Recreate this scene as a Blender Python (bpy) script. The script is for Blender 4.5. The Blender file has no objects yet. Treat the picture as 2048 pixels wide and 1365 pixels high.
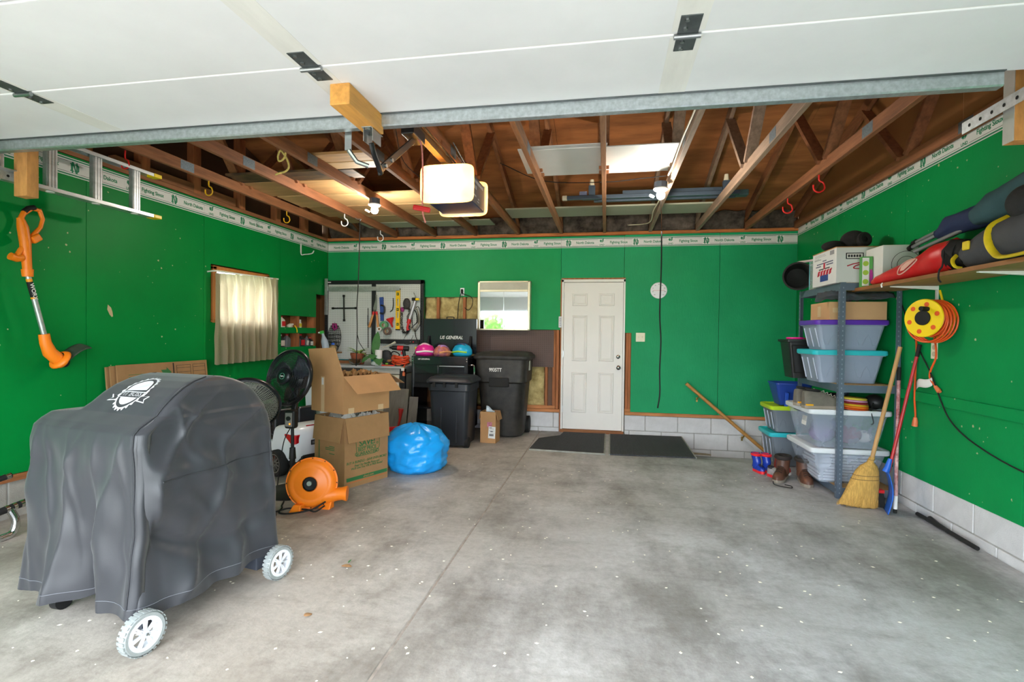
import bpy, bmesh, math, random
from mathutils import Vector, Matrix, Euler
random.seed(7)
C = bpy.context.scene.collection
sc = bpy.context.scene
PI = math.pi
R = math.radians
# ---------------------------------------------------------------- camera
YAW, PITCH, ROLL = 0.1802, -0.0139, 0.0117
fw = Vector((-math.sin(YAW) * math.cos(PITCH), math.cos(YAW) * math.cos(PITCH), math.sin(PITCH)))
rt = Vector((math.cos(YAW), math.sin(YAW), 0))
up = rt.cross(fw)
r2 = rt * math.cos(ROLL) + up * math.sin(ROLL)
u2 = -rt * math.sin(ROLL) + up * math.cos(ROLL)
cam_d = bpy.data.cameras.new('camera')
cam_d.sensor_width = 36
cam_d.lens = 36 * 1030.86 / 2048
cam_d.clip_start = 0.05
cam = bpy.data.objects.new('camera', cam_d)
m3 = Matrix((r2, u2, -fw)).transposed().to_4x4()
m3.translation = Vector((0, 0, 1.3))
cam.matrix_world = m3
C.objects.link(cam)
sc.camera = cam
# ---------------------------------------------------------------- sky and exposure
SKY = 12.0
BULB = 900
LENS = 1100
sc.view_settings.view_transform = 'Standard'
sc.view_settings.look = 'None'
sc.view_settings.gamma = 1
sc.view_settings.exposure = 0.0
sc.view_settings.use_curve_mapping = False
world = bpy.data.worlds.new('sky')
sc.world = world
world.use_nodes = True
bgn = world.node_tree.nodes['Background']
bgn.inputs[0].default_value = (0.86, 0.94, 1.0, 1)
bgn.inputs[1].default_value = SKY
sun_d = bpy.data.lights.new('sun', 'SUN')
sun_d.energy = 14
sun_d.angle = R(3)
sun_d.color = (1.0, 0.94, 0.84)
sun = bpy.data.objects.new('sun', sun_d)
sun.rotation_euler = Vector((1.0, -0.35, -0.62)).to_track_quat('-Z', 'Y').to_euler()
C.objects.link(sun)
sc.cycles.max_bounces = 8
sc.cycles.diffuse_bounces = 5
sc.cycles.transparent_max_bounces = 16

# ---------------------------------------------------------------- helpers
def lin(c):
    return c / 12.92 if c <= 0.04045 else ((c + 0.055) / 1.055) ** 2.4
def col(h):
    if isinstance(h, str):
        return tuple(lin(int(h[i:i + 2], 16) / 255) for i in (0, 2, 4)) + (1,)
    return tuple(h) + (1,) if len(h) == 3 else h
MATS = {}
def mat(name, h='808080', rough=0.6, metal=0.0, var=0.12, scale=6.0, stretch=(1, 1, 1), bump=0.0, bscale=80.0, bstretch=None,
        spec=0.5, trans=0.0, alpha=1.0, emis=None, estr=0.0, coat=0.0, sheen=0.0, second=None, wave=None, ior=1.45, detail=4):
    if name in MATS:
        return MATS[name]
    m = bpy.data.materials.new(name)
    m.use_nodes = True
    nt = m.node_tree
    b = nt.nodes['Principled BSDF']
    c = col(h)
    tc = nt.nodes.new('ShaderNodeTexCoord')
    mp = nt.nodes.new('ShaderNodeMapping')
    mp.inputs['Scale'].default_value = stretch
    nt.links.new(tc.outputs['Object'], mp.inputs['Vector'])
    nz = nt.nodes.new('ShaderNodeTexNoise')
    nz.inputs['Scale'].default_value = scale
    nz.inputs['Detail'].default_value = detail
    nz.inputs['Roughness'].default_value = 0.62
    nt.links.new(mp.outputs[0], nz.inputs['Vector'])
    rmp = nt.nodes.new('ShaderNodeValToRGB')
    e = rmp.color_ramp.elements
    d = col(second) if second else tuple(min(1, x * (1 + var)) for x in c[:3]) + (1,)
    e[0].position, e[1].position = 0.3, 0.7
    e[0].color = tuple(x * (1 - var) for x in c[:3]) + (1,)
    e[1].color = d
    nt.links.new(nz.outputs['Fac'], rmp.inputs[0])
    out = rmp.outputs[0]
    if wave:
        wv = nt.nodes.new('ShaderNodeTexWave')
        wv.inputs['Scale'].default_value = wave[0]
        wv.inputs['Distortion'].default_value = wave[1]
        wv.inputs['Detail'].default_value = 3
        wv.bands_direction = wave[3]
        nt.links.new(mp.outputs[0], wv.inputs['Vector'])
        mx = nt.nodes.new('ShaderNodeMix')
        mx.data_type = 'RGBA'
        mx.blend_type = 'MULTIPLY'
        mx.inputs[0].default_value = wave[2]
        nt.links.new(out, mx.inputs[6])
        nt.links.new(wv.outputs['Color'], mx.inputs[7])
        out = mx.outputs[2]
    nt.links.new(out, b.inputs['Base Color'])
    b.inputs['Roughness'].default_value = rough
    b.inputs['Metallic'].default_value = metal
    b.inputs['Specular IOR Level'].default_value = spec
    b.inputs['Transmission Weight'].default_value = trans
    b.inputs['IOR'].default_value = ior
    b.inputs['Alpha'].default_value = alpha
    b.inputs['Coat Weight'].default_value = coat
    b.inputs['Sheen Weight'].default_value = sheen
    if emis:
        b.inputs['Emission Color'].default_value = col(emis)
        b.inputs['Emission Strength'].default_value = estr
    if bump:
        mp2 = nt.nodes.new('ShaderNodeMapping')
        mp2.inputs['Scale'].default_value = bstretch or stretch
        nt.links.new(tc.outputs['Object'], mp2.inputs['Vector'])
        n2 = nt.nodes.new('ShaderNodeTexNoise')
        n2.inputs['Scale'].default_value = bscale
        n2.inputs['Detail'].default_value = 5
        nt.links.new(mp2.outputs[0], n2.inputs['Vector'])
        bp = nt.nodes.new('ShaderNodeBump')
        bp.inputs['Strength'].default_value = min(1, bump)
        bp.inputs['Distance'].default_value = 0.01
        nt.links.new(n2.outputs['Fac'], bp.inputs['Height'])
        nt.links.new(bp.outputs[0], b.inputs['Normal'])
    MATS[name] = m
    return m

class MB:
    """collects shapes and links them as one mesh object"""
    def __init__(s):
        s.v, s.f = [], []
    def add(s, v, f):
        k = len(s.v)
        s.v += [tuple(p) for p in v]
        s.f += [tuple(i + k for i in q) for q in f]
        return s
    def box(s, x0, x1, y0, y1, z0, z1, M=None):
        v = [Vector(p) for p in ((x0, y0, z0), (x1, y0, z0), (x1, y1, z0), (x0, y1, z0), (x0, y0, z1), (x1, y0, z1), (x1, y1, z1), (x0, y1, z1))]
        if M:
            v = [M @ p for p in v]
        return s.add(v, [(0, 3, 2, 1), (4, 5, 6, 7), (0, 1, 5, 4), (1, 2, 6, 5), (2, 3, 7, 6), (3, 0, 4, 7)])
    def hexa(s, b, t):
        return s.add(list(b) + list(t), [(0, 3, 2, 1), (4, 5, 6, 7), (0, 1, 5, 4), (1, 2, 6, 5), (2, 3, 7, 6), (3, 0, 4, 7)])
    def bar(s, a, b, w, h, upv=(0, 0, 1)):
        a, b = Vector(a), Vector(b)
        d = (b - a).normalized()
        u = Vector(upv)
        sx = d.cross(u)
        if sx.length < 1e-4:
            sx = d.cross(Vector((1, 0, 0)))
        sx.normalize()
        u = sx.cross(d)
        q = [(-w / 2, -h / 2), (w / 2, -h / 2), (w / 2, h / 2), (-w / 2, h / 2)]
        return s.hexa([a + sx * i + u * j for i, j in q], [b + sx * i + u * j for i, j in q])
    def rings(s, rs, capa=True, capb=True, close=True):
        n = len(rs[0])
        k = [p for r in rs for p in r]
        f = []
        for i in range(len(rs) - 1):
            for j in range(n if close else n - 1):
                a, b = i * n + j, i * n + (j + 1) % n
                f.append((a, b, b + n, a + n))
        if capa:
            f.append(tuple(range(n - 1, -1, -1)))
        if capb:
            f.append(tuple(range((len(rs) - 1) * n, len(rs) * n)))
        return s.add(k, f)
    def tube(s, pts, r, n=8, closed=False, flat=1.0):
        pts = [Vector(p) for p in pts]
        if len(pts) >= 4 and not closed and not isinstance(r, (list, tuple)) and r >= .003 and len(pts) < 30:
            q = [pts[0] * 2 - pts[1]] + pts + [pts[-1] * 2 - pts[-2]]
            out = []
            for i in range(1, len(q) - 2):
                for k in range(5):
                    t = k / 5
                    out.append(0.5 * (2 * q[i] + (q[i + 1] - q[i - 1]) * t + (2 * q[i - 1] - 5 * q[i] + 4 * q[i + 1] - q[i + 2]) * t * t + (3 * q[i] - q[i - 1] - 3 * q[i + 1] + q[i + 2]) * t ** 3))
            pts = out + [pts[-1]]
        rs = []
        pn = None
        m = len(pts)
        for i, p in enumerate(pts):
            if closed:
                d = pts[(i + 1) % m] - pts[i - 1]
            else:
                d = pts[min(i + 1, m - 1)] - pts[max(i - 1, 0)]
            d.normalize()
            if pn is None:
                pn = d.orthogonal().normalized()
            pn = (pn - d * pn.dot(d))
            if pn.length < 1e-6:
                pn = d.orthogonal()
            pn.normalize()
            bn = d.cross(pn)
            rr = r[i] if isinstance(r, (list, tuple)) else r
            rs.append([p + (pn * math.cos(2 * PI * j / n) + bn * math.sin(2 * PI * j / n) * flat) * rr for j in range(n)])
        if closed:
            rs.append(rs[0])
        return s.rings(rs, not closed, not closed)
    def cyl(s, a, b, r0, r1=None, n=20):
        return s.tube([a, b], [r0, r0 if r1 is None else r1], n)
    def lathe(s, prof, n=24, M=None, capa=False, capb=False):
        rs = []
        for r, z in prof:
            ring = [Vector((r * math.cos(2 * PI * j / n), r * math.sin(2 * PI * j / n), z)) for j in range(n)]
            rs.append([M @ p for p in ring] if M else ring)
        return s.rings(rs, capa, capb)
    def ell(s, c, r, n=16, m=10, M=None):
        rs = []
        for i in range(1, m):
            t = PI * i / m
            ring = [Vector((c[0] + r[0] * math.sin(t) * math.cos(2 * PI * j / n), c[1] + r[1] * math.sin(t) * math.sin(2 * PI * j / n), c[2] - r[2] * math.cos(t))) for j in range(n)]
            rs.append([M @ p for p in ring] if M else ring)
        return s.rings(rs)
    def poly(s, pts, nrm, d):
        """a flat outline given thickness d along nrm"""
        pts = [Vector(p) for p in pts]
        q = [p + Vector(nrm) * d for p in pts]
        return s.rings([pts, q])
    def grid(s, fn, nu, nv):
        v = [fn(i / nu, j / nv) for j in range(nv + 1) for i in range(nu + 1)]
        f = [(j * (nu + 1) + i, j * (nu + 1) + i + 1, (j + 1) * (nu + 1) + i + 1, (j + 1) * (nu + 1) + i) for j in range(nv) for i in range(nu)]
        return s.add(v, f)
    def mesh(s, name, m, smooth=False, ang=40):
        me = bpy.data.meshes.new(name)
        me.from_pydata(s.v, [], s.f)
        bm = bmesh.new()
        bm.from_mesh(me)
        bmesh.ops.recalc_face_normals(bm, faces=bm.faces)
        bm.to_mesh(me)
        bm.free()
        if smooth:
            me.polygons.foreach_set('use_smooth', [True] * len(me.polygons))
            me.set_sharp_from_angle(angle=R(ang))
        if m:
            me.materials.append(m)
        return me
    def build(s, name, m, parent=None, smooth=False, bevel=0, seg=2, solid=0, subsurf=0, ang=40, loc=None, rot=None):
        o = bpy.data.objects.new(name, s.mesh(name, m, smooth, ang))
        C.objects.link(o)
        if parent:
            o.parent = parent
        if loc:
            o.location = loc
        if rot:
            o.rotation_euler = rot
        if solid:
            md = o.modifiers.new('solid', 'SOLIDIFY')
            md.thickness = solid
            md.offset = 0
        if subsurf:
            md = o.modifiers.new('sub', 'SUBSURF')
            md.levels = md.render_levels = subsurf
        if bevel:
            md = o.modifiers.new('bevel', 'BEVEL')
            md.width = bevel
            md.segments = seg
            md.limit_method = 'ANGLE'
            md.angle_limit = R(35)
        return o
def tag(o, label=None, cat=None, group=None, kind=None):
    if label:
        o['label'] = label
    if cat:
        o['category'] = cat
    if group:
        o['group'] = group
    if kind:
        o['kind'] = kind
    return o
def thing(name, label, cat, loc=(0, 0, 0), rz=0, group=None, rot=None):
    o = bpy.data.objects.new(name, None)
    o.empty_display_size = 0.05
    C.objects.link(o)
    o.location = loc
    o.rotation_euler = rot if rot else (0, 0, rz)
    return tag(o, label, cat, group)
def inst(me, name, parent=None, loc=(0, 0, 0), rot=(0, 0, 0), scale=None):
    o = bpy.data.objects.new(name, me)
    C.objects.link(o)
    o.parent = parent
    o.location = loc
    o.rotation_euler = rot
    if scale:
        o.scale = scale
    return o
def copy_tree(o, parent=None, loc=None, rot=None, label=None):
    c = o.copy()
    C.objects.link(c)
    c.parent = parent
    if loc is not None:
        c.location = loc
    if rot is not None:
        c.rotation_euler = rot
    if label:
        c['label'] = label
    for ch in list(o.children):
        copy_tree(ch, c)
    return c
TXT = {}
def text_mesh(body, size, m, bold=0.0, shear=0.0, width=1.0, ext=0.0004, align='CENTER'):
    k = (body, size, m.name, bold, shear, width, align)
    if k in TXT:
        return TXT[k]
    cu = bpy.data.curves.new('lettering', 'FONT')
    cu.body = body
    cu.size = size
    cu.extrude = ext
    cu.offset = bold * size
    cu.shear = shear
    cu.align_x = align
    cu.align_y = 'CENTER'
    cu.resolution_u = 3
    cu.space_line = 0.85
    o = bpy.data.objects.new('lettering', cu)
    C.objects.link(o)
    dg = bpy.context.evaluated_depsgraph_get()
    me = bpy.data.meshes.new_from_object(o.evaluated_get(dg))
    bpy.data.objects.remove(o)
    bpy.data.curves.remove(cu)
    me.transform(Matrix.Scale(width, 4, (1, 0, 0)))
    me.materials.clear()
    me.materials.append(m)
    TXT[k] = me
    return me
def text(parent, body, size, m, loc, rot=(R(90), 0, 0), name='lettering', **k):
    return inst(text_mesh(body, size, m, **k), name, parent, loc, rot)
FRONT = (R(90), 0, 0)          # lettering that faces -y
EAST = (R(90), 0, R(90))       # faces +x
WEST = (R(90), 0, R(-90))      # faces -x
def bars(parent, org, ax, nrm, rows, m, name='printed_line', t=0.0006):
    """rows of small printed marks too blurred to read: (height, start, end, thickness)"""
    o, ax, nrm = Vector(org), Vector(ax).normalized(), Vector(nrm).normalized()
    Z = nrm.cross(ax) if nrm.cross(ax).z > 0 else -nrm.cross(ax)
    for z, a, b, hh in rows:
        p = o + Z * z
        MB().hexa([p + ax * a, p + ax * b, p + ax * b + nrm * t, p + ax * a + nrm * t], [p + ax * a + Z * hh, p + ax * b + Z * hh, p + ax * b + Z * hh + nrm * t, p + ax * a + Z * hh + nrm * t]).build(name, m, parent)
def noise(x, y, z=0.0):
    from mathutils import noise as nn
    return nn.noise(Vector((x, y, z)))
XL, XR, YB = -3.9755, 2.3033, 6.878
def floor_z(x, y):
    if x > 0.93 and y > 5.65:
        return -0.235 * min(1, (y - 5.65) / 1.228) * min(1, (x - 0.93) / 0.02)
    return 0.0
# ---------------------------------------------------------------- materials
def green_mat(name, h, grain=False, chips=0.0):
    m = mat(name, h, 0.45, spec=0.14, var=0.1, scale=1.6, bump=0.25 if grain else 0.06, bscale=16 if grain else 60, bstretch=(9, 9, 1.2) if grain else (1, 1, 1), detail=6)
    nt = m.node_tree
    b = nt.nodes['Principled BSDF']
    src = b.inputs['Base Color'].links[0].from_socket
    tc = [n for n in nt.nodes if n.type == 'TEX_COORD'][0]
    if chips:
        vo = nt.nodes.new('ShaderNodeTexVoronoi')
        vo.inputs['Scale'].default_value = 13
        nt.links.new(tc.outputs['Object'], vo.inputs['Vector'])
        nz = nt.nodes.new('ShaderNodeTexNoise')
        nz.inputs['Scale'].default_value = 60
        nt.links.new(tc.outputs['Object'], nz.inputs['Vector'])
        nz2 = nt.nodes.new('ShaderNodeTexNoise')
        nz2.inputs['Scale'].default_value = 2.3
        nt.links.new(tc.outputs['Object'], nz2.inputs['Vector'])
        a = nt.nodes.new('ShaderNodeMath')
        a.operation = 'MULTIPLY_ADD'
        a.inputs[1].default_value = 0.25
        nt.links.new(nz.outputs['Fac'], a.inputs[0])
        nt.links.new(vo.outputs['Distance'], a.inputs[2])
        a2 = nt.nodes.new('ShaderNodeMath')
        a2.operation = 'MULTIPLY_ADD'
        a2.inputs[1].default_value = -0.45
        nt.links.new(nz2.outputs['Fac'], a2.inputs[0])
        nt.links.new(a.outputs[0], a2.inputs[2])
        lt = nt.nodes.new('ShaderNodeMath')
        lt.operation = 'LESS_THAN'
        lt.inputs[1].default_value = chips
        nt.links.new(a2.outputs[0], lt.inputs[0])
        mx = nt.nodes.new('ShaderNodeMix')
        mx.data_type = 'RGBA'
        nt.links.new(lt.outputs[0], mx.inputs[0])
        nt.links.new(src, mx.inputs[6])
        mx.inputs[7].default_value = col('b9b78c')
        nt.links.new(mx.outputs[2], b.inputs['Base Color'])
    return m
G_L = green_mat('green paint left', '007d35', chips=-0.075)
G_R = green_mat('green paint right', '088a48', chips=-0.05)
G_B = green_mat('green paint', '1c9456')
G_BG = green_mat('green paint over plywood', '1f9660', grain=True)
WOODY = mat('framing wood along', '8a5a38', 0.75, var=0.3, scale=5, stretch=(6, 0.6, 6), bump=0.15, bscale=12)
WOODX = mat('framing wood across', '8f5c38', 0.75, var=0.3, scale=5, stretch=(0.6, 6, 6), bump=0.15, bscale=12)
WOODZ = mat('framing wood upright', 'a0623a', 0.75, var=0.3, scale=5, stretch=(6, 6, 0.6), bump=0.15, bscale=12)
SILL = mat('sill wood', 'b9794a', 0.75, var=0.25, scale=6, stretch=(0.6, 2, 6), bump=0.15, bscale=14)
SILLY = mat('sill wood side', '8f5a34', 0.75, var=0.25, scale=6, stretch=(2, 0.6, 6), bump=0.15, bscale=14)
PLY = mat('roof plywood', '9c6236', 0.8, var=0.4, scale=2.2, stretch=(0.6, 3, 3), bump=0.12, bscale=10, detail=8)
PINE = mat('yellow pine', 'd79a4e', 0.6, var=0.25, scale=4, stretch=(6, 0.7, 6), bump=0.1, bscale=12)
PINEX = mat('plank wood', 'b98f5c', 0.7, var=0.3, scale=4, stretch=(0.7, 6, 6), bump=0.1, bscale=12)
HARD = mat('brown hardboard', '6f4a2a', 0.6, var=0.12, scale=2)
GALV = mat('galvanised steel', 'b4bcc0', 0.38, metal=0.75, var=0.16, scale=45, detail=2)
STEEL = mat('steel', 'a2a6a8', 0.35, metal=0.9, var=0.08, scale=20)
ALU = mat('ladder aluminium', 'b9bcbd', 0.4, metal=0.8, var=0.18, scale=8, stretch=(3, .7, 3))
WHITE = mat('white paint', 'e4e3df', 0.5, var=0.04, scale=3)
DOORW = mat('overhead door white', 'e4e4e7', 0.45, var=0.07, scale=1.1, stretch=(1, 1, 1), detail=6)
CREAM = mat('cream door paint', 'e3dfd9', 0.42, var=0.03, scale=2)
BLOCK = mat('concrete block', 'cdcccd', 0.9, var=0.09, scale=7, bump=0.35, bscale=120, detail=6)
BLOCKL = mat('concrete block painted shade', '95928c', 0.9, var=0.16, scale=7, bump=0.35, bscale=120, detail=6)  # block colour darkened, shade of the left wall put into it
MORTAR = mat('mortar', 'a3a19d', 0.95, var=0.12, scale=20, bump=0.3)
BLACK = mat('black plastic', '17181a', 0.45, var=0.2, scale=5)
BLACKM = mat('matt black', '141414', 0.75, var=0.2, scale=8)
RUBBER = mat('black rubber', '1b1b1b', 0.8, var=0.2, scale=10)
CARD = mat('cardboard', 'b08458', 0.8, var=0.08, scale=5, bump=0.05, bscale=30)
CARDD = mat('brown cardboard', '9c774f', 0.8, var=0.1, scale=5, bump=0.05, bscale=30)
CARDE = mat('cardboard edge', 'c9a077', 0.8, var=0.1, scale=40)
PRINTG = mat('green print', '2f6b3c', 0.7, var=0.05)
UNDG = mat('border green print', '1b7d56', 0.6, var=0.05)
INK = mat('black print', '26242a', 0.7, var=0.05)
PAPER = mat('white paper', 'dcdad6', 0.7, var=0.05, scale=8)
ORANGE = mat('orange plastic', 'f4801a', 0.4, var=0.08, scale=4)
RED = mat('red plastic', 'c81f24', 0.45, var=0.1, scale=4)
YELLOW = mat('yellow plastic', 'f0cc10', 0.4, var=0.06, scale=4)
CHROME = mat('chrome', 'd0d2d4', 0.15, metal=1.0, var=0.03)
BRASS = mat('brass', 'b89a58', 0.3, metal=0.9, var=0.06)
# ================================================================ THE SETTING
def struct(o, label):
    o['kind'] = 'structure'
    o['label'] = label
    return o
def sheet(name, axis, pos, th, ca, cz, skip, m, parent=None, bevel=0):
    mb = MB()
    na, nz_ = len(ca), len(cz)
    def P(i, j, d):
        return (ca[i], pos + d, cz[j]) if axis == 'y' else (pos + d, ca[i], cz[j])
    V = [P(i, j, d) for d in (0, th) for j in range(nz_) for i in range(na)]
    ix = lambda i, j, d: d * na * nz_ + j * na + i
    keep = {(i, j) for i in range(na - 1) for j in range(nz_ - 1) if (i, j) not in skip}
    F = []
    for i, j in keep:
        F.append((ix(i, j, 0), ix(i + 1, j, 0), ix(i + 1, j + 1, 0), ix(i, j + 1, 0)))
        F.append((ix(i, j, 1), ix(i, j + 1, 1), ix(i + 1, j + 1, 1), ix(i + 1, j, 1)))
        for (di, dj), (a, b) in {(-1, 0): ((0, 0), (0, 1)), (1, 0): ((1, 0), (1, 1)), (0, -1): ((0, 0), (1, 0)), (0, 1): ((0, 1), (1, 1))}.items():
            if (i + di, j + dj) not in keep:
                p, q = (i + a[0], j + a[1]), (i + b[0], j + b[1])
                F.append((ix(*p, 0), ix(*q, 0), ix(*q, 1), ix(*p, 1)))
    used = sorted({k for f in F for k in f})
    mp = {k: n for n, k in enumerate(used)}
    mb.add([V[k] for k in used], [tuple(mp[k] for k in f) for f in F])
    return mb.build(name, m, parent, bevel=bevel)
# ---- floor
def floor_material():
    m = bpy.data.materials.new('concrete slab')
    m.use_nodes = True
    nt = m.node_tree
    b = nt.nodes['Principled BSDF']
    tc = nt.nodes.new('ShaderNodeTexCoord')
    def nz(scale, st=(1, 1, 1), detail=6, rough=0.6, off=(0, 0, 0)):
        mp = nt.nodes.new('ShaderNodeMapping')
        mp.inputs['Scale'].default_value = st
        mp.inputs['Location'].default_value = off
        nt.links.new(tc.outputs['Object'], mp.inputs[0])
        n = nt.nodes.new('ShaderNodeTexNoise')
        n.inputs['Scale'].default_value = scale
        n.inputs['Detail'].default_value = detail
        n.inputs['Roughness'].default_value = rough
        nt.links.new(mp.outputs[0], n.inputs['Vector'])
        return n.outputs['Fac']
    def ramp(s, a, ca, b_, cb):
        r = nt.nodes.new('ShaderNodeValToRGB')
        e = r.color_ramp.elements
        e[0].position, e[1].position = a, b_
        e[0].color, e[1].color = col(ca), col(cb)
        nt.links.new(s, r.inputs[0])
        return r.outputs[0]
    def mix(f, a, c, mode='MIX'):
        x = nt.nodes.new('ShaderNodeMix')
        x.data_type = 'RGBA'
        x.blend_type = mode
        if isinstance(f, float):
            x.inputs[0].default_value = f
        else:
            nt.links.new(f, x.inputs[0])
        nt.links.new(a, x.inputs[6])
        nt.links.new(c, x.inputs[7])
        return x.outputs[2]
    warm = ramp(nz(0.9), 0.35, 'aba197', 0.68, 'cfc7be')
    cool = ramp(nz(1.3, off=(3, 1, 0)), 0.35, 'b0aeae', 0.68, 'd3d3d8')
    sep = nt.nodes.new('ShaderNodeSeparateXYZ')
    nt.links.new(tc.outputs['Object'], sep.inputs[0])
    mr = nt.nodes.new('ShaderNodeMapRange')
    mr.inputs[1].default_value, mr.inputs[2].default_value = -1.4, 0.9
    nt.links.new(sep.outputs[0], mr.inputs[0])
    base = mix(mr.outputs[0], warm, cool)
    stain = ramp(nz(1.7, st=(1, 0.55, 1), detail=8, rough=0.7, off=(7, 2, 0)), 0.36, '7d756b', 0.54, 'ffffff')
    base = mix(0.55, base, stain, 'MULTIPLY')
    fine = ramp(nz(26, detail=5, rough=0.75), 0.3, 'c4c2be', 0.7, 'ffffff')
    base = mix(0.55, base, fine, 'MULTIPLY')
    blot = ramp(nz(5.5, st=(0.5, 1.4, 1), detail=8, rough=0.75, off=(1, 9, 0)), 0.3, 'a39e95', 0.5, 'ffffff')
    base = mix(0.4, base, blot, 'MULTIPLY')
    nt.links.new(base, b.inputs['Base Color'])
    rr = nt.nodes.new('ShaderNodeMapRange')
    rr.inputs[3].default_value, rr.inputs[4].default_value = 0.42, 0.75
    nt.links.new(nz(2.5, off=(4, 4, 0)), rr.inputs[0])
    nt.links.new(rr.outputs[0], b.inputs['Roughness'])
    bp = nt.nodes.new('ShaderNodeBump')
    bp.inputs['Strength'].default_value = 0.12
    bp.inputs['Distance'].default_value = 0.01
    nt.links.new(nz(70, detail=4), bp.inputs['Height'])
    nt.links.new(bp.outputs[0], b.inputs['Normal'])
    return m
xs = sorted({round(-4.1 + 0.2 * i, 3) for i in range(33)} - {-0.9, 0.9} | {-0.862, -0.857, -0.847, -0.842, 0.93, 0.95})
ys = sorted({round(-0.3 + 0.2 * i, 3) for i in range(37)} | {5.65, 6.95})
mb = MB()
mb.add([(x, y, floor_z(x, y) - (0.005 if x in (-0.857, -0.847) else 0)) for y in ys for x in xs],
       [(j * len(xs) + i, j * len(xs) + i + 1, (j + 1) * len(xs) + i + 1, (j + 1) * len(xs) + i) for j in range(len(ys) - 1) for i in range(len(xs) - 1)])
floor = struct(mb.build('floor', floor_material()), 'worn concrete slab floor of the garage')
JOINT = mat('joint dirt', '9c9188', 0.95, var=0.3, scale=14)
MB().box(-0.858, -0.846, -0.3, 6.86, -0.012, -0.0035).build('joint_filler', JOINT, floor)
DRIVE = mat('driveway concrete', 'b9b4ac', 0.9, var=0.08, scale=2)
struct(MB().box(-5.5, 4, -16, -0.3, -0.3, -0.03).build('driveway', DRIVE), 'pale concrete driveway outside the open garage')
GRASS = mat('lawn grass', '5c7d3a', 0.95, var=0.3, scale=3)
struct(MB().box(-60, 60, -70, 40, -0.6, -0.31).build('lawn', GRASS), 'lawn outside beyond the driveway')
# ---- block courses
blk = {}
def block_mesh(w, h_, along, m):
    k = (round(w, 3), round(h_, 3), along, m.name)
    if k not in blk:
        mb = MB()
        if along == 'x':
            mb.box(-w / 2, w / 2, 0, 0.06, -h_ / 2, h_ / 2)
        else:
            mb.box(0, 0.06, -w / 2, w / 2, -h_ / 2, h_ / 2)
        me = mb.mesh('block', m)
        bm = bmesh.new()
        bm.from_mesh(me)
        bmesh.ops.bevel(bm, geom=bm.edges[:], offset=0.004, segments=1, affect='EDGES')
        bm.to_mesh(me)
        bm.free()
        blk[k] = me
    return blk[k]
def courses(parent, along, pos, a0, a1, top, rows, m, off0=0.0, side=1):
    for r_ in range(rows):
        z1 = top - r_ * 0.2032
        a = a0 - (0.2032 if (r_ % 2) else 0) - off0
        while a < a1:
            s0, s1 = max(a, a0) + 0.005, min(a + 0.4064, a1) - 0.005
            if s1 - s0 > 0.03:
                me = block_mesh(s1 - s0, 0.1932, along, m)
                j = random.uniform(-0.002, 0.002)
                c = (s0 + s1) / 2
                loc = (c, pos + j, z1 - 0.1016) if along == 'x' else (pos + j, c, z1 - 0.1016)
                if along == 'y' and side > 0:
                    loc = (pos - 0.06 + j, c, z1 - 0.1016)
                inst(me, 'block', parent, loc)
            a += 0.4064
# ---- back wall
wb = struct(MB().box(-4.1, -0.6, 6.975, 6.99, 0.25, 2.75).build('wall_back', HARD), 'back wall of green panels over block with exposed framing')
MB().box(0.25, 2.4, 6.975, 6.99, 0.25, 2.75).build('sheathing', HARD, wb)
for a in ((-4.2, 2.5, 6.995, 7.03, 2.55, 2.98), (2.306, 2.45, 6.895, 7.03, -.6, 2.98), (-4.2, -3.99, 6.895, 7.03, -.6, 2.98), (-.66, .31, 6.976, 6.994, -.2, 2.72)):
    MB().box(*a).build('blocking', HARD, wb)  # unseen boxes added to stop light leaks at the corners, eave and door
MB().box(-4.1, -0.6, 6.892, 7.0, -0.4, 0.25).build('mortar', MORTAR, wb)
MB().box(0.25, 2.4, 6.892, 7.0, -0.6, 0.25).build('mortar', MORTAR, wb)
courses(wb, 'x', 6.885, 0.25, 2.302, 0.257, 4, BLOCK, 0.14)
courses(wb, 'x', 6.885, -1.9, -0.605, 0.257, 2, BLOCK, 0.0)
sheet('panel', 'y', YB, 0.012, [-3.974, -2.5, -1.72, -0.602], [0.30, 1.36, 1.80, 2.60], {(1, 0), (1, 1), (2, 0)}, G_B, wb, 0.001)
sheet('panel', 'y', YB - .001, 0.012, [-0.598, 0.221], [2.025, 2.60], set(), G_BG, wb, 0.001)
sheet('panel', 'y', YB, 0.012, [0.225, 0.325, 1.398], [0.30, 1.33, 2.61], {(0, 0)}, G_BG, wb, 0.001)
sheet('panel', 'y', YB - .002, 0.012, [1.402, 2.302], [0.30, 2.62], set(), G_BG, wb, 0.001)
for a, b in ((-3.97, -0.6), (0.25, 2.3)):
    MB().box(a, b, 6.872, 6.97, 0.257, 0.298).build('sill_plate', SILL, wb, bevel=0.003)
MB().box(-3.97, 2.3, 6.85, 6.99, 2.605, 2.645).build('top_plate', mat('top plate wood', 'b06a36', 0.8, var=0.35, scale=5, stretch=(0.7, 6, 6), bump=0.2, bscale=14), wb, bevel=0.003)
for x0, x1, z0, z1 in ((-2.33, -2.29, 0.3, 1.82), (-1.95, -1.91, 0.3, 1.82), (-0.80, -0.765, 0.3, 0.9), (-0.70, -0.66, 0.3, 1.37), (-0.655, -0.615, 0.3, 1.37), (0.255, 0.288, 0.3, 1.335), (0.29, 0.323, 0.3, 1.335), (-3.5, -3.46, .3, 2.6), (1.0, 1.04, .3, 2.6)):
    MB().box(x0, x1, 6.892, 6.974, z0, z1).build('stud', WOODZ, wb, bevel=0.003)
MB().box(-1.06, -0.66, 6.888, 6.972, 0.30, 0.34).build('bottom_plate', SILL, wb, bevel=0.003)
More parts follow.
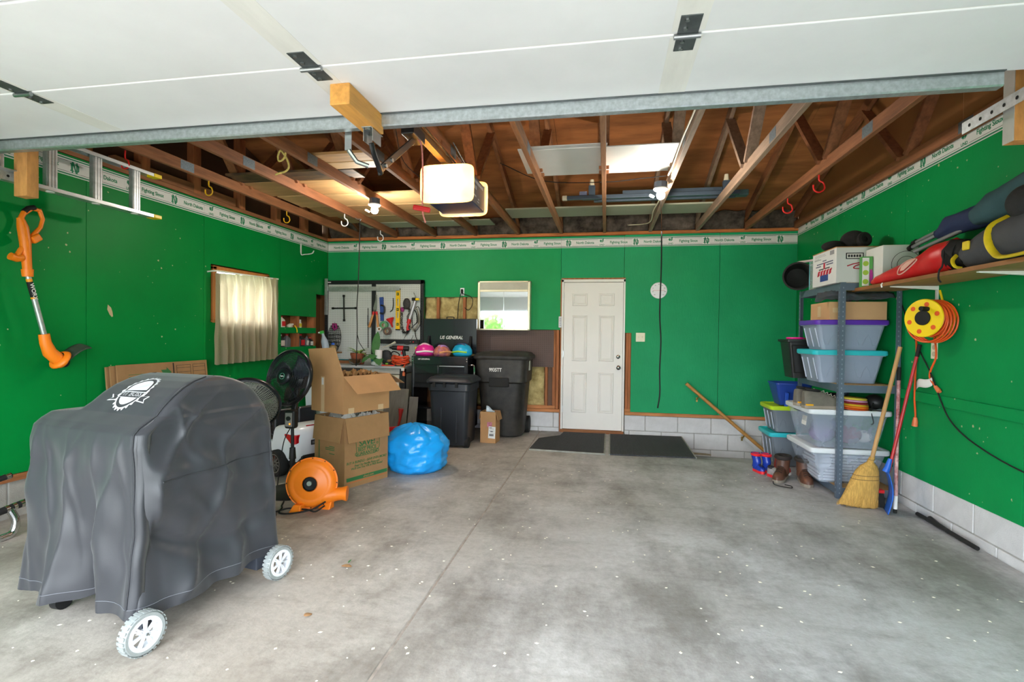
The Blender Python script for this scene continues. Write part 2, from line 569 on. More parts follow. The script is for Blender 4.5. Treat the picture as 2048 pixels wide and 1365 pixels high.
MB().box(0.25, 0.325, 6.888, 6.972, 0.30, 0.335).build('bottom_plate', SILL, wb, bevel=0.003)
FIBER = mat('yellow fibreglass', 'b79a5a', 1.0, var=0.45, scale=9, bump=1.0, bscale=24, detail=8, second='d8c48a')
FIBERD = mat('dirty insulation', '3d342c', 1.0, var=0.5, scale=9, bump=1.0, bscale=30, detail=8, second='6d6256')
def batt(x0, x1, z0, z1, y, m, parent, amp=0.02, seed=0.0):
    return MB().grid(lambda u, v: (x0 + (x1 - x0) * u, y - amp * (0.5 + noise(u * (x1 - x0) * 9 + seed, v * (z1 - z0) * 9, seed)), z0 + (z1 - z0) * v), max(4, int((x1 - x0) * 30)), max(4, int((z1 - z0) * 30))).build('insulation_batt', m, parent, smooth=True, solid=0.01, ang=180)
for i, (a, b, c_, d) in enumerate(((-2.5, -2.335, .9, 1.82), (-2.285, -1.955, .9, 1.82), (-1.905, -1.74, .9, 1.82), (-1.74, -0.81, 0.32, 0.9))):
    batt(a, b, c_, d, 6.945, FIBER, wb, 0.04, i * 3.1)
MB().box(-0.763, -0.703, 6.93, 6.97, 0.34, 0.86).build('backing_strip', mat('dark brown board', '6b5140', 0.8), wb)
# brown pegboard, with its rows of holes
PEGB = mat('brown pegboard', '5a4640', 0.6, var=0.12, scale=3)
pb = MB().box(-1.742, -0.685, 6.872, 6.877, 0.86, 1.352).build('brown_pegboard', PEGB, wb)
HOLE = mat('hole dark', '0c0a09', 0.9)
mb = MB()
for i in range(41):
    for j in range(19):
        x, z = -1.725 + i * 0.0254, 0.88 + j * 0.0254
        mb.box(x - 0.003, x + 0.003, 6.8712, 6.8722, z - 0.003, z + 0.003)
tag(mb.build('peg_holes', HOLE, pb), kind='stuff')
# ---- eave insulation between the trusses on the back wall
TX = [-3.5, -2.92, -2.35, -1.77, -1.18, -0.6, -0.037, 0.54, 1.117, 1.70, 2.27]
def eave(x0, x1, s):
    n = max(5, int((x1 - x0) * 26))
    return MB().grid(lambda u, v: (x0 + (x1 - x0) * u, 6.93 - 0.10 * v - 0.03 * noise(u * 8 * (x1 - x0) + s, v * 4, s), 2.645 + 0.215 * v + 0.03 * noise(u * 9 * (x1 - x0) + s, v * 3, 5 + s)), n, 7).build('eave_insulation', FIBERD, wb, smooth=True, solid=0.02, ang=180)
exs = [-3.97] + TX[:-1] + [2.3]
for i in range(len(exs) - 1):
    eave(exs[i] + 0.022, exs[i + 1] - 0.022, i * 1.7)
# ---- left wall
wl = struct(sheet('wall_left', 'x', -4.12, 0.015, [-0.15, 4.68, 5.52, 7.0], [-0.1, 1.42, 1.94, 2.75], {(1, 1)}, HARD), 'green panelled left wall with a curtained window')
MB().box(-4.1, -3.995, -0.15, 7.0, -0.2, 0.25).build('mortar', MORTAR, wl)
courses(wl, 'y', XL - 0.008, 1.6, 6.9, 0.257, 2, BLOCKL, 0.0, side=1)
PLW = [0.30, 2.60]
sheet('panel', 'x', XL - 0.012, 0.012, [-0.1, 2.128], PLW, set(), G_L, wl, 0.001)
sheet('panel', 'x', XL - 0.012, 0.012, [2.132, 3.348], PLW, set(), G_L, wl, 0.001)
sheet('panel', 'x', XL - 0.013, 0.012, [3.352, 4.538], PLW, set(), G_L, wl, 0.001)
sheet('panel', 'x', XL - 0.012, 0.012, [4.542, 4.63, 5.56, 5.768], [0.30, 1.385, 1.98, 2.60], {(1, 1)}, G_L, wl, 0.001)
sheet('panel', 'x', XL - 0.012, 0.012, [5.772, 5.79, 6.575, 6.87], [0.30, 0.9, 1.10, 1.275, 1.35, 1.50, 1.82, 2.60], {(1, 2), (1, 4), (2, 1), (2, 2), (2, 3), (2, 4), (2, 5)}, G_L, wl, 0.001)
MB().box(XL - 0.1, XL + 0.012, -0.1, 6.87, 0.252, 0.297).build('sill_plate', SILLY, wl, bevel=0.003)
for y in (4.58, 5.58, 5.75, 6.18, 6.57):
    MB().box(-4.10, XL - 0.013, y - 0.019, y + 0.019, 0.3, 2.6).build('stud', WOODZ, wl)
MB().box(-4.10, XL - 0.013, 5.77, 6.56, 1.325, 1.345).build('niche_shelf', WOODY, wl)
MB().box(-4.10, XL - 0.013, 5.77, 6.56, 1.075, 1.095).build('niche_shelf', WOODY, wl)
MB().box(-4.10, XL + 0.002, -0.1, 6.87, 2.605, 2.645).build('top_plate', WOODY, wl, bevel=0.003)
MB().box(-4.06, XL - 0.01, 3.6, 5.0, 2.65, 2.735).build('loose_board', WOODY, wl, bevel=0.003)
# scuff where the paint has torn off
sc_pts = [(1.50, 3.525), (1.475, 3.553), (1.44, 3.565), (1.405, 3.57), (1.40, 3.558), (1.42, 3.54), (1.46, 3.52)]
MB().poly([(XL + 0.0003, y, z) for z, y in sc_pts], (1, 0, 0), 0.0006).build('torn_patch', mat('torn paper', 'c0ac86', .9), wl)
# ---- right wall
wr = struct(MB().box(2.42, 2.435, -0.15, 7.0, 0.25, 2.75).build('wall_right', HARD), 'green panelled right wall above a block base')
MB().box(2.318, 2.435, -0.15, 7.0, -0.6, 0.25).build('mortar', MORTAR, wr)
courses(wr, 'y', XR + 0.008 + 0.06, 1.8, 6.88, 0.262, 4, BLOCK, 0.1, side=1)
for b_ in list(wr.children):
    if b_.name.startswith('block') and b_.location.z < -0.15 and b_.location.y < 5.3:
        bpy.data.objects.remove(b_)
for a, b in ((-0.1, 2.128), (2.132, 3.338), (3.342, 4.553), (4.557, 5.755), (5.759, 6.876)):
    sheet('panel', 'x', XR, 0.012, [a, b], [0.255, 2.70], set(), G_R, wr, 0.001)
MB().box(XR - 0.018, XR, 1.9, 4.553, 0.832, 0.905).build('wall_rail', G_R, wr, bevel=0.003)
# ---- front wall round the overhead door opening
wf = struct(sheet('wall_front', 'y', -0.27, 0.12, [-4.12, -3.38, 1.62, 2.435], [-0.1, 2.16, 2.75], {(1, 0)}, HARD), 'front wall around the open overhead doorway')
# ---- gables, roof and trusses
def zr(y):
    return 2.87 + 0.325 * (6.878 - y) if y > 3.4 else 2.87 + 0.325 * (y + 0.078)
def gable(x, d, name, m, parent, split=()):
    cuts = [-0.078] + list(split) + [6.878]
    for a, b in zip(cuts, cuts[1:]):
        pts = [(x, a + .002, 2.65), (x, b - .002, 2.65), (x, b - .002, zr(b))] + ([(x, 3.4, zr(3.4))] if a < 3.4 < b else []) + [(x, a + .002, zr(a))]
        MB().poly(pts, (1, 0, 0), d).build(name, m, parent)
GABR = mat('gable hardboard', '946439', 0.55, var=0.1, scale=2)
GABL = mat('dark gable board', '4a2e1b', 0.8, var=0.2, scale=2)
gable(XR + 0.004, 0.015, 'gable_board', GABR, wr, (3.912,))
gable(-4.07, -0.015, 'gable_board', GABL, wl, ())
for y in (3.38, 3.9, 4.48, 5.12, 5.76, 6.36):
    MB().box(-4.065, -3.985, y - 0.06, y + 0.03, 2.645, zr(y) - 0.02).build('gable_stud', WOODZ, wl, bevel=0.002)
ceil = None
rowsy = [7.06, 5.89, 4.73, 3.57, 3.4]
for i, (a, b) in enumerate(zip(rowsy, rowsy[1:])):
    x = -4.2 - (1.22 if i % 2 else 0)
    while x < 2.5:
        x0, x1 = max(x, -4.2), min(x + 2.44, 2.5)
        if x1 - x0 > 0.1:
            o = MB().hexa([(x0 + .003, b + .003, zr(b + .003)), (x1, b + .003, zr(b + .003)), (x1, a, zr(a)), (x0 + .003, a, zr(a))],
                          [(x0 + .003, b + .003, zr(b + .003) + .015), (x1, b + .003, zr(b + .003) + .015), (x1, a, zr(a) + .015), (x0 + .003, a, zr(a) + .015)]).build('plywood_sheet' if ceil else 'ceiling', PLY)
            if ceil is None:
                ceil = struct(o, 'plywood roof deck seen between the trusses')
            else:
                o.parent = ceil
        x += 2.44
MB().hexa([(-4.2, -0.5, zr(-.5)), (2.5, -0.5, zr(-.5)), (2.5, 3.4, zr(3.4)), (-4.2, 3.4, zr(3.4))], [(-4.2, -0.5, zr(-.5) + .015), (2.5, -0.5, zr(-.5) + .015), (2.5, 3.4, zr(3.4) + .015), (-4.2, 3.4, zr(3.4) + .015)]).build('front_deck', PLY, ceil)
ROOFT = mat('added roof cover', '4a4644', .9)  # unseen top layer added to stop light leaking between the deck sheets
MB().hexa([(-4.3, 3.38, zr(3.4) + .018), (2.6, 3.38, zr(3.4) + .018), (2.6, 7.2, zr(7.2) + .018), (-4.3, 7.2, zr(7.2) + .018)], [(-4.3, 3.38, zr(3.4) + .04), (2.6, 3.38, zr(3.4) + .04), (2.6, 7.2, zr(7.2) + .04), (-4.3, 7.2, zr(7.2) + .04)]).build('roof_leak_cover', ROOFT, ceil)
MB().hexa([(-4.3, -.6, zr(-.6) + .018), (2.6, -.6, zr(-.6) + .018), (2.6, 3.42, zr(3.38) + .018), (-4.3, 3.42, zr(3.38) + .018)], [(-4.3, -.6, zr(-.6) + .04), (2.6, -.6, zr(-.6) + .04), (2.6, 3.42, zr(3.38) + .04), (-4.3, 3.42, zr(3.38) + .04)]).build('roof_leak_cover', ROOFT, ceil)
PLATE = mat('nail plate', '6d7880', 0.5, metal=0.6, var=0.25, scale=90)
WTRUSS = [mat('truss wood %d' % i, c, 0.75, var=0.28, scale=5, stretch=(6, 0.6, 6), bump=0.15, bscale=12) for i, c in enumerate(('8a5836', '966745', '7c5032', 'a58062', '947a66', '885636'))]
LBL = ['beside the left wall', 'second from the left wall', 'third from the left wall', 'fourth from the left wall', 'carrying the opener rail', 'right of the door opener', 'in the middle of the roof', 'carrying wiring and the right bulb', 'third from the right gable', 'second from the right gable', 'against the right gable']
WSEL = [0, 5, 0, 2, 0, 1, 1, 4, 4, 5, 5]
for i, x in enumerate(TX):
    t = thing('roof_truss', 'wooden roof truss ' + LBL[i], 'truss', (x, 0, 0))
    t['kind'] = 'structure'
    w = WTRUSS[WSEL[i]]
    MB().box(-0.019, 0.019, -0.05, 6.86, 2.632, 2.722).build('bottom_chord', w, t, bevel=0.003)
    d = 0.11
    MB().hexa([(-0.019, 3.38, zr(3.4) - d), (0.019, 3.38, zr(3.4) - d), (0.019, 6.95, zr(6.95) - d), (-0.019, 6.95, zr(6.95) - d)], [(-0.019, 3.38, zr(3.4) - .004), (0.019, 3.38, zr(3.4) - .004), (0.019, 6.95, zr(6.95) - .004), (-0.019, 6.95, zr(6.95) - .004)]).build('top_chord', w, t, bevel=0.003)
    MB().hexa([(-0.019, -0.1, zr(-.1) - d), (0.019, -0.1, zr(-.1) - d), (0.019, 3.38, zr(3.38) - d), (-0.019, 3.38, zr(3.38) - d)], [(-0.019, -0.1, zr(-.1) - .004), (0.019, -0.1, zr(-.1) - .004), (0.019, 3.38, zr(3.38) - .004), (-0.019, 3.38, zr(3.38) - .004)]).build('top_chord', w, t)
    for y0, y1 in ((4.55, 5.15), (4.45, 3.5), (2.3, 3.3), (2.2, 1.6)):
        MB().bar((0, y0, 2.71), (0, y1, zr(y1) - 0.1), 0.036, 0.085, (1, 0, 0)).build('web', w, t, bevel=0.002)
    for sx in (-0.0205, 0.0195):
        MB().box(sx, sx + 0.001, 3.72, 3.86, 2.64, 2.715).build('nail_plate', PLATE, t)
# ---- printed border along the tops of the walls
BORDW = mat('border paper white', 'dcdbd8', 0.55, var=0.03)
def emblem_nd():
    mb = MB()
    def st(p):
        mb.poly([(x, y, 0) for x, y in p], (0, 0, 1), 0.0006)
    st([(-.034, .03), (-.034, .022), (-.028, .022), (-.028, -.022), (-.034, -.022), (-.034, -.03), (-.006, -.03), (-.006, -.022), (-.017, -.022), (-.017, .022), (-.006, .022), (-.006, .03)])
    st([(.0, .03), (.022, .03), (.034, .018), (.034, -.018), (.022, -.03), (.0, -.03), (.0, -.022), (.017, -.022), (.024, -.014), (.024, .014), (.017, .022), (.0, .022)])
    st([(-.022, .042), (-.008, .042), (.012, -.018), (.012, .042), (.022, .042), (.022, -.042), (.008, -.042), (-.012, .018), (-.012, -.042), (-.022, -.042)])
    return mb.mesh('emblem', UNDG)
def emblem_head():
    mb = MB()
    def st(p):
        mb.poly([(x, y, 0) for x, y in p], (0, 0, 1), 0.0006)
    st([(-.026, .012), (-.018, .022), (-.004, .018), (.0, .004), (-.004, -.012), (-.014, -.014), (-.018, -.006), (-.027, -.004), (-.024, .004)])
    for k in range(4):
        z = .034 - k * .011
        st([(.0, z - .012), (.026 - k * .002, z + .004), (.028 - k * .002, z - .004), (.004, z - .018)])
    return mb.mesh('emblem', UNDG)
ND, HEAD = emblem_nd(), emblem_head()
def border(n, axis, pos, a0, a1, zb, zt, centres, per, sgn, rot, label, cuts):
    root = None
    face = 0.002
    cs = [a0] + cuts + [a1]
    def bx(mb, a, b, d0, d1, z0, z1):
        if axis == 'y':
            mb.box(a, b, pos - d1, pos - d0, z0, z1)
        elif sgn > 0:
            mb.box(pos + d0, pos + d1, a, b, z0, z1)
        else:
            mb.box(pos - d1, pos - d0, a, b, z0, z1)
        return mb
    for a, b in zip(cs, cs[1:]):
        o = bx(MB(), a + .001, b - .001, 0.0, face, zb, zt).build('border_strip' if root else 'trim_%d' % n, BORDW, root)
        root = root or struct(o, label)
        hh = zt - zb
        for z0, z1, m in ((.045, .12, UNDG), (.88, .955, UNDG), (.195, .215, INK), (.785, .805, INK)):
            bx(MB(), a + .001, b - .001, face, face + .0006, zb + hh * z0, zb + hh * z1).build('stripe', m, root)
    zm = (zb + zt) / 2
    def at(a, d=0.0):
        if axis == 'y':
            return (a, pos - face - .0008 - d, zm)
        return (pos + (face + .0008 + d) * sgn, a, zm)
    dr = sgn
    pad = MB()
    pad.box(-0.047, 0.047, -0.04, 0.04, 0, 0.0005)
    padm = pad.mesh('emblem_ground', BORDW)
    for c in centres:
        for k, (kind, off) in enumerate((('nd', 0), ('North Dakota', .25), ('head', .5), ('Fighting Sioux', .75))):
            a = c + dr * off * per
            if not a0 + 0.06 < a < a1 - 0.06:
                continue
            if kind == 'nd':
                inst(padm, 'emblem_ground', root, at(a), rot)
                inst(ND, 'emblem', root, at(a, .0008), rot)
            elif kind == 'head':
                inst(padm, 'emblem_ground', root, at(a), rot)
                p = at(a, .0008)
                inst(HEAD, 'emblem', root, (p[0], p[1], p[2] + 0.016), rot)
                text(root, 'UND', 0.03, UNDG, (p[0], p[1], p[2] - 0.031), rot, bold=0.02)
            else:
                text(root, kind, 0.046, UNDG, at(a), rot, bold=0.022, width=0.88)
border(1, 'x', XL, 1.0, 6.874, 2.447, 2.584, [6.918 - 0.915 * k for k in range(8)], 0.915, 1, EAST, 'white and green printed border along the top of the left wall', [4.54, 5.77])
border(2, 'y', YB - .003, -3.97, 2.30, 2.449, 2.574, [-3.98 + 0.8687 * k for k in range(8)], 0.8687, 1, FRONT, 'white and green printed border along the top of the back wall', [-0.6, 0.223, 1.40])
border(3, 'x', XR, 2.2, 6.87, 2.548, 2.683, [7.04 - 0.902 * k for k in range(7)], 0.902, -1, WEST, 'white and green printed border along the top of the right wall', [4.555, 5.757])
# ---- window with frame, glass and blind rail
WINW = mat('window wood', 'b06f38', 0.55, var=0.2, scale=4, stretch=(4, 4, .8))
w1 = thing('window_1', 'small wooden window behind the pleated curtain', 'window', (XL, 4.65, 1.40))
w1['kind'] = 'structure'
for a in ((-.1, .012, 0, .05, 0, .56), (-.1, .012, .85, .9, 0, .56), (-.1, .012, 0, .9, .53, .565), (-.1, .02, 0, .9, -.02, .015)):
    MB().box(*a).build('window_frame', WINW, w1, bevel=0.003)
MB().box(-.085, -.06, .435, .465, .015, .53).build('sash_bar', WINW, w1)
GLASS = mat('window glass', 'f4f8f8', 0.02, trans=1.0, var=0.0)
MB().box(-.075, -.071, .05, .435, .015, .53).build('pane', GLASS, w1)
MB().box(-.075, -.071, .465, .85, .015, .53).build('pane', GLASS, w1)
# ---- service door
d1 = thing('door_1', 'cream six-panel service door in the back wall', 'door', (-0.17, 6.878, 0.045))
d1['kind'] = 'structure'
MB().box(-0.386, 0.386, 0.0, 0.045, 0, 1.945).build('door_leaf', CREAM, d1, bevel=0.002)
MB().box(-0.386, 0.386, 0.05, 0.09, 0, 1.945).build('door_backing', BLACKM, d1)
for sx in (-1, 1):
    for z0, z1 in ((0.22, 0.755), (0.905, 1.51), (1.635, 1.80)):
        xa, xb = sorted((sx * 0.075, sx * 0.275))
        mb = MB()
        for q in ((xa, xb, z0, z0 + .022), (xa, xb, z1 - .022, z1), (xa, xa + .022, z0, z1), (xb - .022, xb, z0, z1)):
            mb.box(q[0], q[1], -0.007, 0.002, q[2], q[3])
        o = MB()
        rs = []
        for s, y in ((0, 0.001), (0.008, -0.008), (0.018, -0.008), (0.026, -0.001), (0.042, -0.006)):
            rs.append([Vector((xa + s, y, z0 + s)), Vector((xb - s, y, z0 + s)), Vector((xb - s, y, z1 - s)), Vector((xa + s, y, z1 - s))])
        o.rings(rs, False, True).build('door_panel', CREAM, d1)
for a in ((-0.415, -0.389, -.012, .09, -.01, 1.99), (0.389, 0.412, -.012, .09, -.01, 1.99), (-0.415, 0.412, -.012, .09, 1.95, 1.985)):
    MB().box(*a).build('door_jamb', CREAM, d1, bevel=0.002)
for a in ((-0.432, -0.417, .0, .09, -.045, 1.99), (-0.42, 0.415, -.004, .09, 1.987, 2.005)):
    MB().box(*a).build('raw_trim', WOODZ, d1, bevel=0.002)
MB().box(-0.415, 0.41, -0.03, 0.09, -0.05, -0.004).build('threshold', WOODX, d1, bevel=0.004)
YM = Matrix.Rotation(R(90), 4, 'X')
kn = MB().lathe([(0.028, 0), (0.028, .006), (.012, .01), (.012, .035), (.026, .045), (.028, .06), (.02, .068), (0.0, .07)], 20, YM).build('door_knob', CHROME, d1, smooth=True, loc=(0.335, 0, 0.83))
MB().lathe([(0.026, 0), (0.026, .008), (.02, .014), (0, .016)], 20, YM).build('deadbolt', CHROME, d1, smooth=True, loc=(0.33, 0, 0.97))
for z in (0.22, 0.95, 1.72):
    MB().box(-0.391, -0.384, -0.012, 0.0, z, z + 0.09).build('hinge', STEEL, d1)
# ---- open overhead door
d2 = thing('door_2', 'white overhead garage door raised under the trusses', 'garage door', (0, 0, 2.35))
d2['kind'] = 'structure'
STILE = mat('door stile', 'e1dfdb', 0.47, var=0.06, scale=3, stretch=(6, 1, 1))
for a, b in ((1.885, 2.34), (1.36, 1.875), (0.84, 1.35)):
    s_ = MB().box(-3.46, 1.66, a, b, 0, 0.042).build('door_section', DOORW, d2, bevel=0.004)
    for xx in (-2.57, -1.165, 0.263):
        MB().box(xx - .055, xx + .055, a + .012, b - .012, -0.0012, 0.0).build('stile', STILE, s_)
MB().hexa([(-3.46, .83, 0), (1.66, .83, 0), (1.66, .36, -.10), (-3.46, .36, -.10)], [(-3.46, .83, .042), (1.66, .83, .042), (1.66, .35, -.06), (-3.46, .35, -.06)]).build('door_section', DOORW, d2)
MB().hexa([(-3.46, .35, -.11), (1.66, .35, -.11), (1.66, .10, -.46), (-3.46, .10, -.46)], [(-3.46, .33, -.08), (1.66, .33, -.08), (1.66, .07, -.44), (-3.46, .07, -.44)]).build('door_section', DOORW, d2)
MB().box(-3.46, 1.66, 1.872, 1.888, 0.005, 0.04).build('section_joint', WHITE, d2)
HNG = mat('hinge steel', '5d6264', 0.5, metal=0.6, var=0.2, scale=20)
mb = MB()
y0 = 2.335
pr_ = [(y0, 0.006), (y0, -0.052), (y0 + .006, -0.058), (y0 + .042, -0.058), (y0 + .048, -.052), (y0 + .048, .03), (y0 + .045, .03), (y0 + .045, -.05), (y0 + .04, -.055), (y0 + .008, -.055), (y0 + .003, -.05), (y0 + .003, .006)]
mb.rings([[Vector((x, a, b)) for a, b in pr_] for x in (-3.45, 1.515)])
mb.build('strut', GALV, d2, smooth=True, ang=30)
MB().box(-3.45, 1.515, 2.322, 2.338, -0.004, -0.0005).build('strut_gap_shade', HNG, d2)  # dark strip standing in for the shadow gap between door and strut
HNG = mat('hinge steel', '5d6264', 0.5, metal=0.6, var=0.2, scale=20)
for x in (-2.57, -1.165, 0.263, 1.5):
    hg = MB().box(x - .035, x + .035, 1.77, 1.985, -0.004, 0.0)
    hg = hg.build('hinge', HNG, d2, bevel=0.001)
    MB().cyl((x - .045, 1.88, -0.01), (x + .045, 1.88, -0.01), 0.009, n=10).build('hinge_pin', STEEL, hg, smooth=True)
    for yy in (1.79, 1.84, 1.92, 1.965):
        MB().cyl((x - .012, yy, -0.004), (x - .012, yy, -0.01), 0.008, n=6).build('bolt', STEEL, hg)
blkw = MB().box(-1.165, -1.075, 2.02, 2.36, -0.09, 0.0).build('wood_block', PINE, d2, bevel=0.004)
brk = MB()
for sx in (-1.135, -1.09):
    brk.box(sx - .002, sx + .002, 2.27, 2.36, -0.15, -0.09)
brk.box(-1.137, -1.088, 2.25, 2.38, -0.094, -0.09)
brk.build('arm_bracket', STEEL, d2, bevel=0.001)
for yy in (2.265, 2.345):
    MB().cyl((-1.112, yy, -0.094), (-1.112, yy, -0.104), 0.012, n=6).build('bolt', STEEL, d2)
MB().box(-1.30, -1.265, 2.40, 2.404, -0.14, 0.02).build('lock_strap', STEEL, d2)
MB().tube([(-1.28, 2.40, -0.14), (-1.25, 2.43, -0.19), (-1.2, 2.46, -0.205)], 0.012, 8).build('roller_arm', STEEL, d2, smooth=True)
# ================================================================ UNDER THE ROOF
NAVY = mat('opener navy', '1f2a52', 0.4, var=0.1)
DKGREY = mat('dark grey enamel', '3a3f48', 0.45, var=0.1)
GLOW = mat('lamp lens', 'f3e6cc', 0.4, var=0)
_nt = GLOW.node_tree
_tr = _nt.nodes.new('ShaderNodeBsdfTranslucent')
_tr.inputs[0].default_value = col('fff0d4')
_ms = _nt.nodes.new('ShaderNodeMixShader')
_ms.inputs[0].default_value = .7
_nt.links.new(_nt.nodes['Principled BSDF'].outputs[0], _ms.inputs[1])
_nt.links.new(_tr.outputs[0], _ms.inputs[2])
_nt.links.new(_ms.outputs[0], _nt.nodes['Material Output'].inputs[0])
LAMPB = mat('opener lamp bulb', 'ffffff', .4, emis='ffb860', estr=LENS, var=0)
LENSR = mat('lens rim', 'e6dfce', 0.4, var=0.02, trans=0.0)
op = thing('garage_door_opener', 'navy garage door opener with a lit lens hanging under the trusses', 'door opener', (-1.12, 3.5, 2.24))
MB().box(-0.165, 0.17, 0.03, 0.42, 0.0, 0.2).build('housing', NAVY, op, bevel=0.008)
MB().box(0.1705, 0.173, 0.04, 0.41, 0.005, 0.195).build('side_label', DKGREY, op)
bars(op, (.173, 0, 0), (0, 1, 0), (1, 0, 0), [(.155, .07 + .034 * k, .097 + .034 * k, .022) for k in range(9)] + [(.11, .07 + .04 * k, .1 + .04 * k, .026) for k in range(3)] + [(.055, .08, .17, .012), (.03, .2, .26, .008), (.05, .22, .26, .01)], mat('pale print', '9aa0a8', .5))
def lens(y0, y1, m, name):
    rs = []
    for t, s in ((0, 1.0), (0.25, 1.04), (0.6, 1.0), (0.85, .9), (1, .72)):
        y = y0 + (y1 - y0) * t
        ring = []
        for k in range(28):
            a = 2 * PI * k / 28
            c_, s_ = math.cos(a), math.sin(a)
            e = 0.28
            ring.append(Vector((0.19 * s * math.copysign(abs(c_) ** e, c_), y, 0.115 + 0.13 * s * math.copysign(abs(s_) ** e, s_))))
        rs.append(ring)
    o = MB().rings(rs, False, True).build(name, m, op, smooth=True, ang=60)
    ym = y0 + (y1 - y0) * .3
    MB().ell((0.0, ym, 0.125), (.03, .014, .03), 14, 8).build('lamp_bulb', LAMPB, o, smooth=True, ang=180)
    return o
lens(0.03, -0.04, GLOW, 'front_lens')
lens(0.42, 0.49, GLOW, 'rear_lens')
MB().box(-0.172, 0.177, 0.026, 0.036, -0.006, 0.215).build('lens_rim', LENSR, op, bevel=0.004)
MB().box(-0.172, 0.177, 0.414, 0.424, -0.006, 0.206).build('lens_rim', LENSR, op, bevel=0.004)
RAILM = mat('opener rail', '6a5436', 0.45, metal=0.6, var=0.3, scale=12)
rl = MB().box(-0.07, -0.02, -3.3, 0.3, 0.285, 0.335).build('rail', RAILM, op, bevel=0.004)
for sx in (-0.085, -0.005):
    MB().tube([(sx, -3.2, 0.33), (sx, 0.25, 0.33)], 0.006, 6).build('chain', BLACKM, rl)
MB().box(-0.085, -0.005, -0.62, -0.42, 0.23, 0.3).build('trolley', BLACK, op, bevel=0.006)
MB().tube([(0.01, -1.2, -0.04), (0.01, -1.17, -0.08), (0.0, -1.1, -0.115), (-0.02, -1.02, -0.13)], 0.014, 10, flat=.5).build('curved_arm', BLACK, op, smooth=True)
arm = MB().bar((-0.02, -1.06, -0.13), (-0.045, -0.5, 0.24), 0.008, 0.04).build('straight_arm', BLACK, op, bevel=0.002)
for k in (.15, .3):
    p = Vector((-0.02, -1.06, -0.13)).lerp(Vector((-0.045, -0.5, 0.24)), k)
    MB().cyl(p + Vector((0.004, 0, 0)), p + Vector((0.014, 0, 0)), 0.011, n=6).build('bolt', STEEL, arm)
strapm = mat('perforated strap', '8f979b', 0.4, metal=0.7, var=0.15, scale=30)
for a, b in (((0.15, 0.12, 0.2), (0.03, 0.06, 0.42)), ((0.15, 0.34, 0.2), (-0.02, 0.3, 0.42)), ((-0.15, 0.2, 0.2), (-0.05, 0.2, 0.42))):
    s_ = MB().bar(a, b, 0.004, 0.032, (0, 1, 0)).build('hanger_strap', strapm, op)
    for k in range(6):
        p = Vector(a).lerp(Vector(b), (k + .5) / 6)
        MB().cyl(p + Vector((-.004, 0, 0)), p + Vector((.004, 0, 0)), 0.006, n=8).build('strap_hole', HOLE, s_)
ROPE = mat('red rope', 'c77a74', 0.8, var=0.3, scale=60)
MB().tube([(-0.03, -0.52, 0.24), (0.0, -0.5, 0.2), (0.01, -0.5, 0.0), (0.01, -0.5, -0.19), (0.03, -0.5, -0.27)], 0.005, 6).build('release_rope', ROPE, op, smooth=True)
MB().bar((-0.05, -0.5, -0.172), (0.06, -0.5, -0.195), 0.024, 0.032).build('release_handle', RED, op, bevel=0.008)
MB().tube([(-.2, .05, .2), (-.25, .3, .22), (-.4, .2, .35), (-.3, -.2, .45), (-.2, -.5, .48)], 0.003, 6).build('cable', BLACKM, op, smooth=True)
# bulbs
BULBM = mat('lit bulb', 'ffffff', 0.4, emis='fff6e8', estr=BULB, var=0)
HOLDER = mat('lamp holder', 'd8d6d0', 0.4, var=0.03)
for x, y, z, lab in ((-2.285, 4.82, 2.515, 'lit bulb with side wing on the truss above the pegboard'), (0.45, 4.64, 2.515, 'lit bulb with side wing on the wired truss before the service door')):
    b_ = thing('ceiling_bulb', lab, 'light bulb', (x, y, z), 0, 'lit bulbs on the trusses')
    MB().lathe([(0.05, .06), (.055, .065), (.055, .115), (0, .115)], 8, capa=True).build('junction_box', mat('blue box', '3b4450', .5), b_)
    MB().lathe([(0.018, .02), (0.06, .05), (.062, .06), (0, .06)], 24, capa=True).build('lamp_holder', HOLDER, b_, smooth=True)
    MB().ell((0, 0, 0), (.036, .036, .036), 16, 10).build('bulb', BULBM, b_, smooth=True, ang=180)
    MB().box(-0.085, -0.045, -0.012, 0.012, -0.045, -0.03, Matrix.Rotation(R(28), 4, 'Y')).build('side_wing', BULBM, b_, bevel=0.003)
# boards laid over the truss chords
SHEETW = mat('white wall board', 'd3d2ce', 0.45, var=0.03)
ZT = 2.7235
def board(name, label, x0, x1, y0, y1, t, m, z=ZT, rz=0, group='boards laid over the trusses'):
    o = MB().box(-(x1 - x0) / 2, (x1 - x0) / 2, -(y1 - y0) / 2, (y1 - y0) / 2, 0, t).build(name, m, None, bevel=0.002)
    o.location = ((x0 + x1) / 2, (y0 + y1) / 2, z)
    o.rotation_euler = (0, 0, rz)
    return tag(o, label, 'board', group)
board('wall_board', 'large white board lying over the trusses, lower of two', -0.62, 0.515, 3.98, 4.63, 0.008, SHEETW)
board('wall_board', 'smaller white board lying on the large white board', -0.62, -0.01, 3.93, 4.60, 0.008, SHEETW, ZT + .0085)
board('white_strip', 'narrow white strip beside the white boards overhead', -0.70, -0.655, 3.95, 4.55, 0.01, SHEETW, rz=0.02)
GRP = mat('grey green plank', '9a9a84', 0.6, var=0.06, scale=3)
board('plank', 'long grey-green plank across the trusses near the back wall', -1.16, 1.13, 5.83, 6.26, 0.018, GRP)
DPLY = mat('stained plywood', '8a6a44', 0.7, var=0.5, scale=5, stretch=(1, 3, 1), second='2a221c', detail=2)
B1 = mat('tan plank', 'b38d5e', 0.65, var=0.18, scale=2.2, stretch=(.6, 4, 4))
B2 = mat('pale plank', 'c3a06e', 0.65, var=0.15, scale=2.2, stretch=(.6, 4, 4))
